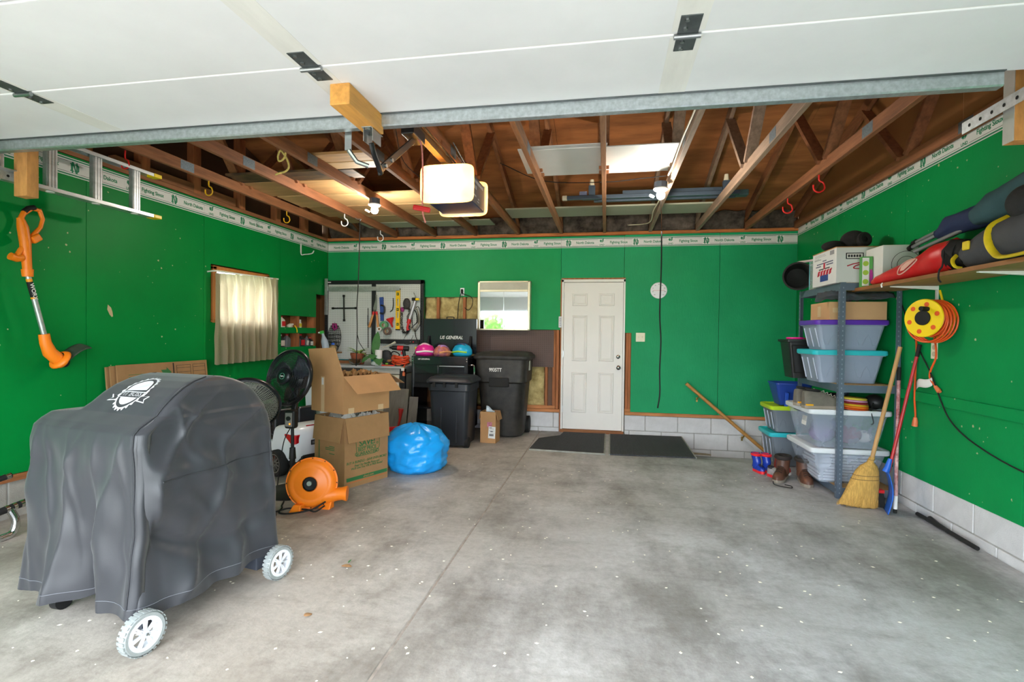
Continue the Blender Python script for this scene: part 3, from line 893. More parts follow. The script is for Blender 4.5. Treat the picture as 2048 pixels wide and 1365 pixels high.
B3 = mat('grey tan plank', '9d8258', 0.65, var=0.15, scale=2.2, stretch=(.6, 4, 4))
for nm, x0, x1, y0, y1, t, m, lab in (('plank', -3.46, -2.2, 4.20, 4.44, .02, DPLY, 'black-stained plywood plank at the front of the overhead boards'), ('plank', -3.55, -2.37, 4.46, 4.92, .015, B1, 'wide tan plank behind the black-stained plywood overhead'),
                                  ('plank', -3.45, -1.87, 4.95, 5.40, .016, B2, 'pale plank overhead, just behind the gap in the boards'), ('plank', -3.4, -1.85, 5.42, 5.90, .016, B1, 'tan plank overhead, third from the back wall'),
                                  ('plank', -3.3, -1.70, 5.92, 6.28, .016, B3, 'brownish plank overhead, second from the back wall'), ('plank', -3.2, -1.45, 6.31, 6.62, .016, GRP, 'grey-green plank overhead, nearest the back wall on the left'),
                                  ('board_offcut', -2.40, -1.80, 3.82, 4.0, .022, PINEX, 'front one of two pale offcuts overhead by the opener arm'), ('board_offcut', -2.38, -1.84, 4.02, 4.18, .022, B2, 'rear one of two pale offcuts overhead by the opener arm'),
                                  ('board_offcut', -1.96, -1.62, 5.55, 6.1, .03, PINEX, 'short thick offcut behind the opener, on top of planks')):
    board(nm, lab, x0, x1, y0, y1, t, m, ZT + (0.017 if 'on top' in lab else 0))
MB()
o = MB().box(-.19, .19, -.05, .05, 0, .012).build('board_offcut', SHEETW, None)
o.location = (-3.6, 4.95, ZT)
o.rotation_euler = (0, 0, R(80))
tag(o, 'small white offcut overhead by the left gable', 'board', 'boards laid over the trusses')
# blue-grey folding frame stored overhead
FR = mat('blue grey tube', '45525e', 0.45, metal=0.3, var=0.12, scale=6)
TIP = mat('cream cap', 'd8cfb2', 0.5)
f_ = thing('folding_frame', 'blue-grey folded tube frame with cream caps stored overhead', 'frame', (0.45, 5.6, ZT))
for yy, z, x0, x1 in ((-0.05, 0.035, -0.88, 0.86), (0.03, 0.05, -0.72, 0.9), (0.1, 0.04, -0.6, 0.85), (0.0, 0.085, -0.3, 0.7)):
    MB().box(x0, x1, yy - .024, yy + .024, z - .02, z + .02).build('tube', FR, f_, bevel=0.005)
for x in (-0.62, 0.74):
    MB().box(x - .035, x + .035, -0.03, 0.03, 0.05, 0.17).build('upright', FR, f_, bevel=0.005)
    MB().cyl((x, 0, .17), (x, 0, .235), 0.028, 0.02, 12).build('cap', TIP, f_, smooth=True)
MB().box(-0.93, -0.88, -0.075, -0.025, 0.012, 0.058).build('cap', TIP, f_, bevel=0.004)
MB().box(-.75, -.67, -.06, 0.0, .06, .1).build('clamp', mat('lilac grey', '7d85a0', .5), f_, bevel=.004)
MB().box(.84, .96, .0, .1, .02, .08).build('end_bracket', mat('teal grey', '3f5a58', .5), f_, bevel=.01)
# hooks
def hook(x, y, z, m, label, s=1.0, rz=0, colr='hook'):
    pts = [(0, 0, 0.03), (0, 0, -0.02), (0.02, 0, -0.035), (0.028, 0, -0.06)] + [(0.028 * math.cos(t) if t < PI else -0.028, 0, -0.06 - 0.026 * math.sin(t)) for t in [i * PI / 8 for i in range(1, 9)]] + [(-0.028, 0, -0.045)]
    pts = [Vector(p) * s for p in pts]
    o = MB().tube(pts, 0.0045 * s, 8).build('screw_hook', m, None, smooth=True, ang=180)
    o.location = (x, y, z)
    o.rotation_euler = (0, 0, rz)
    return tag(o, label, 'hook', 'screw hooks under the trusses')
YH, RH, WH = mat('yellow vinyl', 'd9a41a', .4), mat('red vinyl', 'd8241f', .4), mat('white vinyl', 'd5d3d3', .4)
hook(-3.5, 4.05, 2.615, YH, 'yellow screw hook under the truss by the left wall, nearer one', 1.3)
hook(-3.5, 5.19, 2.615, YH, 'yellow screw hook under the truss by the left wall, farther one', 1.3)
hook(-3.6, 3.33, 2.62, RH, 'red screw hook above the ladder', 1.2)
hook(1.70, 4.62, 2.62, RH, 'red screw hook under the right truss, nearer the overhead door', 1.5)
hook(1.70, 5.36, 2.62, RH, 'red screw hook under the right truss, nearer the back wall', 1.5)
hook(-2.92, 5.40, 2.615, WH, 'white screw hook left of the lit bulb', 1.4)
hook(-2.92, 6.34, 2.615, WH, 'white screw hook right of the black cord', 1.4)
bk = thing('ladder_bracket', 'white wire wall hook below the border near the left rear corner', 'hook', (XL, 6.2, 2.32))
MB().tube([(0.006, 0, .13), (0.006, 0, 0.0), (0.06, .0, -.005), (0.16, 0.0, 0.005), (0.19, 0, .04)], 0.007, 8).build('wire', WH, bk, smooth=True)
MB().box(0, .005, -.012, .012, .02, .14).build('plate', WH, bk)
# rope hanging from the third truss
YR = mat('yellow rope', 'c9b565', 0.8, var=0.25, scale=60)
o = MB().tube([(.03, 0, .1), (.035, 0, .02), (.02, 0, -.03), (-.02, 0, -.05), (-.03, .0, -.01), (-.01, 0, .03), (.02, 0, 0), (.05, 0, -.05), (.06, 0, -.1), (.03, 0, -.13), (-.02, 0, -.14), (-.05, 0, -.15)], 0.007, 8).build('yellow_rope', YR, None, smooth=True, ang=180)
o.location = (-2.42, 3.52, 2.63)
tag(o, 'knotted yellow rope hanging from a truss left of the opener', 'rope')
# ladder along the left wall
ld = thing('ladder', 'aluminium ladder with yellow end caps hung along the left wall', 'ladder', (-3.6, 1.0, 2.2))
for z in (0.0, 0.345):
    s = 1 if z == 0 else -1
    r_ = MB()
    r_.box(-.036, .036, 0, 2.55, z - .003, z + .003)
    r_.box(-.036, -.031, 0, 2.55, min(z, z + .022 * s), max(z, z + .022 * s))
    r_.box(.031, .036, 0, 2.55, min(z, z + .022 * s), max(z, z + .022 * s))
    r_.build('side_rail', ALU, ld, bevel=0.001)
    MB().box(-.04, .04, 2.55, 2.62, min(z - .005 * s, z + .024 * s), max(z - .005 * s, z + .024 * s)).build('end_cap', YELLOW, ld, bevel=0.004)
for k in range(8):
    y = 2.41 - 0.308 * k
    rg_ = MB().box(-.02, .02, y - .034, y + .034, -.002, .347).build('step', ALU, ld, bevel=.006)
    for q in (-.02, 0, .02):
        MB().box(.02, .0225, y + q - .004, y + q + .004, .002, .343).build('tread_rib', ALU, rg_)
    MB().cyl((0, y, -.0031), (0, y, -.007), 0.024, n=14).build('rung_end', WHITE, ld)
# track hangers either side of the overhead door
def angle_iron(name, label, x, y0, y1, z, rz=0):
    t = thing(name, label, 'door track', (x, 0, z))
    MB().box(-.03, .03, y0, y1, 0, .003).build('flange', GALV, t)
    MB().box(-.03, -.027, y0, y1, -.05, 0).build('web_plate', GALV, t)
    for k in range(10):
        MB().cyl((-.031, y1 - .05 - k * .07, -.025), (-.0265, y1 - .05 - k * .07, -.025), .008, n=8).build('slot', HOLE, t)
    return t
angle_iron('door_track', 'galvanised door track end by the right wall', 1.66, 0.2, 2.77, 2.31)
angle_iron('door_track', 'galvanised door track end by the left ladder', -3.33, 0.2, 2.5, 2.19)
hb = thing('track_hanger_board', 'hanging wooden board carrying the right door track', 'board', (1.745, 2.59, 2.15))
MB().box(-.045, .3, -.035, .03, 0, .6).build('board', mat('orange stained wood', 'c98a4e', .7, var=.3, scale=6, stretch=(3, 3, 1)), hb, bevel=.003)
MB().box(-.0475, -.0455, -.034, .029, .001, .599).build('painted_edge', mat('grey primer', 'b3b0aa', .7), hb)
hb = thing('track_hanger_board', 'short wooden post carrying the left door track', 'board', (-3.28, 2.42, 2.05))
MB().box(-.045, .045, -.035, .03, 0, .6).build('board', mat('orange stained wood 2', 'b9834a', .7, var=.3, scale=6, stretch=(3, 3, 1)), hb, bevel=.003)
# wiring
WIREC = mat('cream cable', 'c9bfa4', .5)
o = MB().tube([(0.51, 2.6, 2.70), (0.508, 3.2, 2.66), (0.512, 3.8, 2.69), (0.508, 4.3, 2.66), (0.50, 4.55, 2.66)], 0.008, 6).build('house_cable', WIREC, None, smooth=True, ang=180)
tag(o, 'cream cable stapled along the truss to the right bulb', 'cable')
o = MB().tube([(0.51, 4.75, 2.66), (0.50, 5.3, 2.64), (0.49, 5.8, 2.66), (0.50, 6.3, 2.65), (0.42, 6.6, 2.68), (0.25, 6.72, 2.70)], 0.007, 6).build('house_cable', WIREC, None, smooth=True, ang=180)
tag(o, 'cream cable running from the right bulb to the back wall', 'cable')
o = MB().tube([(-1.0, 4.75, 2.9), (-.6, 4.9, 2.76), (-.03, 5.0, 2.755), (.3, 5.0, 2.775), (.52, 4.9, 2.76)], 0.004, 6).build('thin_wire', BLACKM, None, smooth=True, ang=180)
tag(o, 'thin dark wire sagging between the middle trusses', 'wire')
# pull cords
def cord(name, label, pts, r=0.006, m=BLACKM, knot=None):
    t = thing(name, label, 'cord', pts[0])
    b0 = Vector(pts[0])
    MB().tube([Vector(p) - b0 for p in pts], r, 6).build('cord', m, t, smooth=True, ang=180)
    return t, b0
t, b0 = cord('pull_cord', 'long black pull cord hanging before the green wall', [(.46, 4.62, 2.2), (.462, 4.62, 1.9), (.455, 4.62, 1.5), (.468, 4.62, 1.25), (.462, 4.62, 1.0), (.466, 4.62, .8), (.45, 4.62, .67)])
MB().tube([(0, 0, 0), (-.004, 0, .15), (-.01, .01, .29)], .0035, 6).build('chain', CHROME, t, smooth=True)
t, b0 = cord('pull_cord', 'long black pull cord hanging before the pegboard', [(-2.845, 5.62, 2.6), (-2.85, 5.62, 2.3), (-2.86, 5.62, 1.9), (-2.875, 5.62, 1.6), (-2.87, 5.62, 1.3), (-2.88, 5.62, .9)])
MB().tube([(-.03, 0, -1.3), (.0, 0, -1.42), (.06, .02, -1.52)], .004, 6).build('cord_tail', BLACKM, t, smooth=True)
MB().tube([(0, 0, 0), (0.01, 0, .02), (-.04, 0.0, .022), (-.075, 0, .06)], .005, 6).build('staple', STEEL, t)
# ================================================================ LEFT SIDE
def zto(n, roll=0.0):
    return (Vector(n).to_track_quat('Z', 'Y').to_matrix().to_4x4()) @ Matrix.Rotation(roll, 4, 'Z')
# ---- covered grill
COVER = mat('charcoal cover cloth', '323338', 0.40, var=0.08, scale=3, bump=0.05, bscale=400, sheen=0.15)
gr = thing('covered_grill', 'large grill under a charcoal fabric cover on wheels', 'grill', (-1.86, 1.79, 0), 0)
UL, VE = Vector((-.983, .183, 0)), Vector((.183, .983, 0))
def gp(u, v, z):
    return UL * u + VE * v + Vector((0, 0, z))
LEV = [(.115, -.015, .80, -.03, .74), (.25, -.005, .795, -.02, .735), (.45, .0, .79, -.01, .73), (.65, .01, .785, 0, .72), (.80, .02, .78, .0, .71), (.86, .025, .78, .01, .70), (.885, .03, .775, .035, .69), (.91, .03, .77, .075, .68),
       (.925, .035, .60, .10, .67), (.96, .037, .565, .128, .645), (1.0, .04, .555, .17, .61), (1.035, .047, .545, .22, .565), (1.06, .055, .535, .275, .51), (1.075, .065, .525, .33, .455), (1.08, .08, .51, .375, .41)]
def lev(t):
    t = max(0, min(len(LEV) - 1.0001, t))
    i = int(t)
    f = t - i
    return [a + (b - a) * f for a, b in zip(LEV[i], LEV[i + 1])]
NP = 340
def rr(s, u0, u1, v0, v1, r):
    """point on a rounded rectangle, s in 0..1, from the front right corner along the front"""
    L = [(u1 - u0), (v1 - v0)]
    per = 2 * (L[0] + L[1])
    d = s * per
    if d < L[0]:
        p, n = (u0 + d, v0), (0, -1)
        k, e = d, L[0]
    elif d < L[0] + L[1]:
        p, n = (u1, v0 + d - L[0]), (1, 0)
        k, e = d - L[0], L[1]
    elif d < 2 * L[0] + L[1]:
        p, n = (u1 - (d - L[0] - L[1]), v1), (0, 1)
        k, e = d - L[0] - L[1], L[0]
    else:
        p, n = (u0, v1 - (d - 2 * L[0] - L[1])), (-1, 0)
        k, e = d - 2 * L[0] - L[1], L[1]
    q = min(k, e - k)
    ins = (r - math.sqrt(max(0, r * r - (r - q) ** 2))) if q < r else 0
    return p[0] - n[0] * ins, p[1] - n[1] * ins, n, per
rs = []
NL = 120
for i in range(NL + 1):
    t = (len(LEV) - 1) * (i / NL) ** 0.9
    z, u0, u1, v0, v1 = lev(t)
    k = max(0, min(1, (0.9 - z) / 0.78))
    ring = []
    for j in range(NP):
        s = j / NP
        r0 = min(0.05, (v1 - v0) / 2.2)
        u, v, n, per = rr(s, u0, u1, v0, v1, r0)
        Lu, Lv = u1 - u0, v1 - v0
        q_ = min(abs(u - u0), abs(u1 - u)) if n[0] == 0 else min(abs(v - v0), abs(v1 - v))
        cw = min(1, max(0, q_ - .012) / .07)
        cw = cw * cw * (3 - 2 * cw)
        rdg = lambda t: (1 - abs(math.sin(t))) ** 3
        a = 0.018 * k ** 1.3 * math.sin(s * per * 26 + 2.2 * math.sin(z * 3)) + 0.022 * k * noise(u * 5, v * 5, z * 3)
        a += (0.011 * min(1, k * 3 + .25)) * noise(u * 11 + 3, v * 11, z * 8)
        b0 = a
        a = 0.0
        if n[0] == -1:
            wob = 1.3 * noise(v * 3.2, z * 3.2, 7)
            km = min(1, max(0, (1.03 - z) / .12))
            a += km * (0.016 * rdg(v * 8.5 - z * 6.0 + wob) + 0.012 * rdg(v * 7 + z * 8 + wob * 1.4 + 1) * min(1, max(0, (z - .35) / .2)) + .010 * rdg(z * 13 + 2.5 * v + wob) * min(1, max(0, (z - .5) / .1)))
        else:
            wob = 1.2 * noise(u * 3, z * 2.6, 9)
            a += min(1, max(0, (.88 - z) / .15)) * (0.016 * rdg(u * 11 + z * 2.2 + wob) + .008 * rdg(u * 19 - z * 3 + wob))
        if n == (-1, 0) and z < 0.9:
            a += 0.02 * math.sin((v * 7 + z * 6)) * math.sin(z * 7 + .6) * min(1, k * 3) + 0.012 * noise(v * 9, z * 9, 4) * min(1, 3 * k)
            q = z - (0.30 + 1.1 * (v - 0.42) ** 2)
            a -= 0.035 * math.exp(-(q / 0.04) ** 2) * (1 if .05 < v < .72 else 0)
        if n == (0, -1):
            a -= 0.12 * math.exp(-((u - 0.30) / 0.045) ** 2) * max(0, min(1, (.75 - z) / .6)) ** 1.2
            a += 0.03 * math.exp(-((u - 0.50) / 0.1) ** 2) * k
            a += 0.012 * math.sin(u * 16 - z * 5) * min(1, k * 2)
        a = b0 + a * cw
        dz = 0
        if i == 0:
            dz = 0.02 * noise(s * 18, 1, 0) + (0.035 * math.exp(-((u - 0.30) / 0.06) ** 2) if n == (0, -1) else 0)
        ring.append(gp(u + n[0] * a, v + n[1] * a, z + dz))
    rs.append(ring)
cv = MB().rings(rs, False, True).build('cover', COVER, gr, smooth=True, ang=180)
# seams and hem stitching
def prof(zz, side):
    for a, b in zip(LEV, LEV[1:]):
        if a[0] <= zz <= b[0]:
            f = (zz - a[0]) / (b[0] - a[0])
            return [p + (q - p) * f for p, q in zip(a, b)]
    return LEV[-1]
SEAM = mat('seam thread', '2f3034', 0.7)
def on_cover(i, j, off=.002):
    q = rs[i][j % NP]
    ux = rs[i][(j + 1) % NP] - rs[i][(j - 1) % NP]
    uz = rs[min(NL, i + 1)][j % NP] - rs[max(0, i - 1)][j % NP]
    n = ux.cross(uz).normalized()
    c_ = gp(.39, .36, q.z)
    if n.dot(q - c_) < 0:
        n = -n
    return q + n * off
MB().tube([on_cover(i, 4) for i in range(2, NL - 6)], .0035, 6).build('seam', SEAM, cv, smooth=True)
i0 = min(range(NL), key=lambda i: abs(rs[i][NP - 40].z - .66))
MB().tube([on_cover(i0, j) for j in range(int(NP * .765), NP - 8)], .003, 6).build('seam', SEAM, cv, smooth=True)
STI = mat('hem stitching', '6f7178', .7)
MB().tube([on_cover(2, j, .0008) for j in range(0, NP)], .0012, 5, closed=True).build('hem_stitch', STI, cv, smooth=True)
# printed badge: toothed oval with a ribbon, laid on the curve of the lid
BADGE = mat('badge print', 'd8d9dc', 0.5, var=0.03)
fp = [(a[3], a[0]) for a in LEV[8:]]
def onlid(x, y, off=0.0035):
    u = 0.315 - x
    d = 0.125 + y
    for (va, za), (vb, zb) in zip(fp, fp[1:]):
        L = math.hypot(vb - va, zb - za)
        if d <= L or (vb, zb) == fp[-1]:
            f = max(0, min(1.2, d / L))
            nv, nz_ = -(zb - za) / L, (vb - va) / L
            return gp(u, va + (vb - va) * f + nv * off, za + (zb - za) * f + nz_ * off)
        d -= L
def lid_poly(outline, name, m, parent, inner=None, off=0.0035):
    mb = MB()
    if inner:
        n = len(outline)
        mb.add([onlid(x, y, off) for x, y in outline] + [onlid(x, y, off) for x, y in inner], [(i, (i + 1) % n, n + (i + 1) % n, n + i) for i in range(n)])
    else:
        n = len(outline)
        mb.add([onlid(x, y, off) for x, y in outline], [tuple(range(n))])
    return mb.build(name, m, parent)
N_ = 96
oval = lambda r, k=1.0: [(0.078 * r * math.cos(2 * PI * i / N_), 0.105 * r * math.sin(2 * PI * i / N_)) for i in range(N_)]
teeth = [(0.078 * (1.1 if i % 4 < 2 else 1.0) * math.cos(2 * PI * i / N_), 0.105 * (1.1 if i % 4 < 2 else 1.0) * math.sin(2 * PI * i / N_)) for i in range(N_)]
lid_poly(teeth, 'badge_teeth', BADGE, cv, oval(0.93))
lid_poly([(0.078 * .78 * math.cos(t), 0.105 * .78 * math.sin(t)) for t in [2 * PI * i / 48 for i in range(48)] if math.sin(t) > 0.0] , 'badge_field', BADGE, cv)
lid_poly([(0.078 * .78 * math.cos(t), 0.105 * .78 * math.sin(t)) for t in [2 * PI * i / 48 for i in range(48)] if math.sin(t) < -0.42], 'badge_field', BADGE, cv)
rib = [(-.12, -.03), (-.075, -.032), (-.075, -.004), (.09, -.004), (.09, -.03), (.13, -.028), (.115, -.05), (.13, -.068), (.07, -.06), (.07, -.042), (-.07, -.042), (-.07, -.062), (-.12, -.068), (-.1, -.05)]
inn = [(x * .93, -.034 + (y + .034) * .8) for x, y in rib]
lid_poly(rib, 'badge_ribbon', BADGE, cv, inn, 0.0045)
me = text_mesh('PIT BOSS', 0.036, BADGE, bold=0.02, width=0.95).copy()
for v in me.vertices:
    v.co = onlid(v.co.x, v.co.y - 0.022, 0.0055)
inst(me, 'lettering', cv)
# undercarriage
LEGM = mat('grill leg paint', '3b3f49', 0.4, var=0.06)
def rotg(mb, name, m, **k):
    o = mb.build(name, m, gr, **k)
    o.rotation_euler = (0, 0, math.atan2(-.183, .983))
    return o
# local frame here: x to the right (against UL), y towards the back
for x0, x1, y0, y1 in ((-.13, -.02, .02, .1), (-.13, -.02, .60, .68), (-.72, -.62, .04, .12), (-.72, -.62, .6, .68)):
    rotg(MB().box(x0, x1, y0, y1, 0.05, 0.30), 'leg', LEGM, bevel=0.006)
rotg(MB().box(-.72, -.03, .05, .65, .20, .235), 'bottom_shelf', LEGM, bevel=.004)
TYRE = mat('clear tyre', 'aeb4b4', 0.3, var=0.12, scale=30, trans=0.35)
HUBW = mat('white wheel hub', 'e2e4ea', 0.35, var=0.02)
XM = Matrix.Rotation(R(90), 4, 'Y')
def wheel(x, y):
    rg = Matrix.Rotation(math.atan2(-.183, .983), 4, 'Z')
    w = MB().lathe([(.06, -.018), (.078, -.02), (.086, -.01), (.086, .01), (.078, .02), (.06, .018)], 40, XM).build('wheel', TYRE, gr, smooth=True, ang=50)
    w.location = rg @ Vector((x, y, .086))
    w.rotation_euler = (0, 0, math.atan2(-.183, .983))
    for k in range(28):
        a = 2 * PI * k / 28
        MB().box(-.019, .019, -.006, .006, .0835, .0868, Matrix.Rotation(a, 4, 'X')).build('tread', TYRE, w)
    MB().lathe([(.062, -.016), (.066, -.02), (.066, .02), (.062, .02), (.052, .021), (.052, -.016)], 40, XM).build('rim', HUBW, w, smooth=True, ang=50)
    for k in range(7):
        a = 2 * PI * k / 7
        for d in (-.1, .1):
            MB().box(.012, .019, -.0035, .0035, .01, .056, Matrix.Rotation(a + d, 4, 'X')).build('spoke', HUBW, w)
    MB().cyl((0.0, 0, 0), (.024, 0, 0), .017, .012, 16).build('hub', HUBW, w, smooth=True)
    MB().cyl((0.024, 0, 0), (.03, 0, 0), .006, n=6).build('axle_nut', STEEL, w)
wheel(0.06, -0.03)
wheel(0.065, 0.66)
for x, y in ((-.63, .06), (-.67, .62)):
    rg = Matrix.Rotation(math.atan2(-.183, .983), 4, 'Z')
    c_ = MB().cyl((-.018, 0, 0), (.018, 0, 0), .042, n=22).build('caster', BLACK, gr, smooth=True)
    c_.location = rg @ Vector((x, y, .043))
    MB().box(-.026, .026, -.03, .03, .045, .075).build('fork', BLACKM, c_, bevel=.006)
# ---- pedestal fans
FANB = mat('fan black plastic', '16181d', 0.28, var=0.15, scale=6)
FANR = mat('fan wire', '2a2c30', 0.3, metal=0.4, var=0.1)
WIREG = mat('fan wire pale', '8e9088', 0.35, metal=0.4, var=0.1)
def fan(name, label, base, pole_top, head, nrm, rad, wire, nring, nrad, badge, panel):
    t = thing(name, label, 'fan', base, 0, 'black pedestal fans')
    MB().lathe([(0.215, 0), (.22, .01), (.2, .025), (.06, .045), (.03, .06), (0, .06)], 36, capa=True).build('base', BLACK, t, smooth=True, ang=50)
    d = Vector(pole_top) - Vector(base)
    mid = d * 0.55
    MB().cyl((0, 0, .05), mid, .021, n=14).build('lower_pole', BLACK, t, smooth=True)
    MB().cyl(mid - Vector((0, 0, .03)), mid + Vector((0, 0, .06)), .028, .022, 14).build('collar', BLACK, t, smooth=True)
    MB().cyl(mid, d, .013, n=12).build('upper_pole', FANB, t, smooth=True)
    hc = Vector(head) - Vector(base)
    M = Matrix.Translation(hc) @ zto(nrm)
    if panel:
        pn = MB().box(-.045, .045, -.04, .03, -.03, .12).build('control_panel', BLACK, t, bevel=.02, seg=3)
        pn.location = d + Vector((0, -.01, .0))
        MB().box(-.03, .03, -.043, -.039, -.01, .1).build('dial_plate', mat('grey dial', '8b8a86', .4), pn, bevel=.015)
        MB().lathe([(.018, 0), (.018, .008), (0, .008)], 18, Matrix.Translation((0, -.043, .055)) @ YM).build('dial', BLACK, pn, smooth=True)
        MB().cyl((0.012, -.045, .012), (0.012, -.047, .012), .006, n=10).build('indicator', mat('amber light', 'ff9020', .4, emis='ff8010', estr=3, var=0), pn)
    MB().bar(d, hc - Vector(nrm).normalized() * .1, .04, .05).build('neck', BLACK, t, bevel=.008)
    MB().lathe([(0, -.2), (.05, -.19), (.075, -.15), (.08, -.07), (.06, -.045), (0, -.045)], 24, M).build('motor', FANB, t, smooth=True)
    MB().lathe([(rad, -.022), (rad + .012, -.014), (rad + .012, .012), (rad, .02), (rad - .008, .01), (rad - .008, -.012)], 64, M).build('rim', FANB, t, smooth=True, ang=60)
    for sgn, nm in ((1, 'front_guard'), (-1, 'rear_guard')):
        mb = MB()
        dep = 0.055 if sgn > 0 else 0.085
        wr_ = .0014 if badge else .0021
        cap = rad * .3
        def zz(r_):
            f = (r_ - cap) / (rad - cap)
            return sgn * dep * (1 - f ** 2.4) + (0.006 * sgn)
        for k in range(nrad):
            a = 2 * PI * k / nrad
            pts = []
            for q in range(6):
                r_ = cap * .9 + (rad - cap * .9) * q / 5
                aa = a + 0.35 * (1 - q / 5)
                pts.append(M @ Vector((r_ * math.cos(aa), r_ * math.sin(aa), zz(max(cap, r_)))))
            mb.tube(pts, wr_, 4)
        for k in range(nring):
            r_ = cap + (rad - cap) * (k + .5) / nring
            mb.tube([M @ Vector((r_ * math.cos(2 * PI * j / 48), r_ * math.sin(2 * PI * j / 48), zz(r_) + .0015 * sgn)) for j in range(48)], wr_, 4, closed=True)
        tag(mb.build(nm, wire, t, smooth=True, ang=180), kind='stuff')
        if sgn > 0 or not badge:
            pass
    cap = rad * .3
    hb_ = MB().lathe([(cap, .055), (cap * .96, .066), (cap * .7, .072), (0, .074)], 36, M).build('hub_cap', FANB if badge else BLACK, t, smooth=True, ang=60)
    if badge:
        gm = mat('badge green', '4f8a70', .4)
        MB().lathe([(.026, .0745), (.026, .0775), (.022, .0775), (.022, .0745)], 28, M).build('badge_ring', gm, hb_, smooth=True)
        MB().tube([M @ Vector((x, .004 * math.sin(x * 420), .0765)) for x in [-.016 + .004 * q for q in range(9)]], .0022, 5).build('badge_mark', PAPER, hb_)
    for k in range(3):
        a0 = 2 * PI * k / 3 + .4
        def bl(u, v):
            r_ = .03 + (rad - .055) * u
            a = a0 + (v - .5) * (1.15 - .2 * u) + .35 * u
            return M @ Vector((r_ * math.cos(a), r_ * math.sin(a), -.012 + .05 * (v - .5)))
        MB().grid(bl, 8, 8).build('blade', mat('fan blade', '2b2f38', .25, var=.1), t, smooth=True, solid=.003, ang=180)
    MB().tube([d + Vector((0, .0, 0)), d + Vector((-.05, -.03, -.12)), d * .5 + Vector((-.07, -.05, 0)), d * .12 + Vector((-.1, -.05, 0))], .004, 6).build('power_cord', BLACKM, t, smooth=True)
    return t
fan('pedestal_fan', 'black pedestal fan with a shiny round badge beside the open carton', (-2.47, 3.76, 0), (-2.475, 3.76, .55), (-2.52, 3.78, .925), (-.20, -.95, .22), .22, FANR, 9, 84, True, True)
fan('pedestal_fan', 'black pedestal fan with pale wire rings, half hidden by the grill', (-2.44, 3.13, 0), (-2.52, 3.25, .56), (-2.50, 3.28, .775), (.42, -.8, -.42), .20, WIREG, 17, 60, False, False)
# ---- orange blower
bl_ = thing('air_blower', 'orange inflatable-toy air blower standing on the floor before the carton', 'blower', (-2.115, 3.46, 0))
BM = Matrix.Translation((0, 0, .185)) @ zto((.28, -.93, .12))
RB = .185
MB().lathe([(0, -.07), (RB * .8, -.07), (RB * .93, -.05), (RB * .95, -.006), (RB, -.006), (RB, .008), (RB * .95, .008), (RB * .9, .03), (RB * .72, .05), (RB * .66, .047), (RB * .6, .05), (RB * .4, .062), (.055, .066), (.05, .05), (0.0, .045)], 56, BM).build('housing', ORANGE, bl_, smooth=True, ang=50)
MB().lathe([(.05, .067), (.046, .072), (.044, .055), (0, .05)], 32, BM).build('intake', BLACKM, bl_, smooth=True)
MB().lathe([(.017, .05), (.017, .07), (0, .072)], 16, BM @ Matrix.Translation((-.004, .004, 0))).build('shaft', mat('shaft grey', '8d9a90', .5), bl_, smooth=True)
for k in range(12):
    a = 2 * PI * k / 12
    MB().cyl(BM @ Vector((RB * .965 * math.cos(a), RB * .965 * math.sin(a), .007)), BM @ Vector((RB * .965 * math.cos(a), RB * .965 * math.sin(a), .011)), .0045, n=8).build('screw', BLACKM, bl_)
od = Vector((.93, .28, -.02))
MB().tube([Vector((.0, 0, .09)), Vector((.0, 0, .09)) + od * .12, Vector((0, 0, .1)) + od * .17, Vector((0, 0, .105)) + od * .22, Vector((0, 0, .105)) + od * .255, Vector((0, 0, .105)) + od * .26], [.06, .06, .05, .046, .055, .055], 28).build('outlet', ORANGE, bl_, smooth=True)
for a, b in (((-.1, -.14), (-.02, -.06)), ((.06, -.02), (.15, .05)), ((-.08, .04), (.0, .1))):
    MB().hexa([(a[0], a[1], 0), (b[0], a[1], 0), (b[0], b[1], 0), (a[0], b[1], 0)], [(a[0] + .02, a[1] + .03, .05), (b[0], a[1] + .03, .05), (b[0], b[1], .05), (a[0] + .02, b[1], .05)]).build('foot', ORANGE, bl_, bevel=.005)
MB().tube([(.12, -.02, .06), (.06, -.1, .025), (-.05, -.17, .012), (-.15, -.17, .008), (-.19, -.08, .012), (-.22, -.04, .01), (-.25, .02, .008), (-.27, .06, .008)], .006, 8).build('power_cord', BLACKM, bl_, smooth=True)
MB().tube([(-.19, -.16, .008), (-.12, -.1, .02), (.02, -.1, .02), (.1, -.12, .02), (.13, -.05, .04)], .006, 8).build('power_cord', BLACKM, bl_, smooth=True)
MB().box(-.245, -.2, -.23, -.2, .0, .025, ).build('plug', mat('navy plug', '1f2b44', .5), bl_, bevel=.004)
o = MB().grid(lambda u, v: (u * .06, v * .045, .003 + .008 * math.sin(u * 5)), 6, 3).build('paper_tag', PAPER, None, solid=.001)
o.location = (-2.36, 3.2, .062)
o.rotation_euler = (R(-15), 0, .4)
tag(o, 'crumpled white paper tag by the blower cord', 'tag')
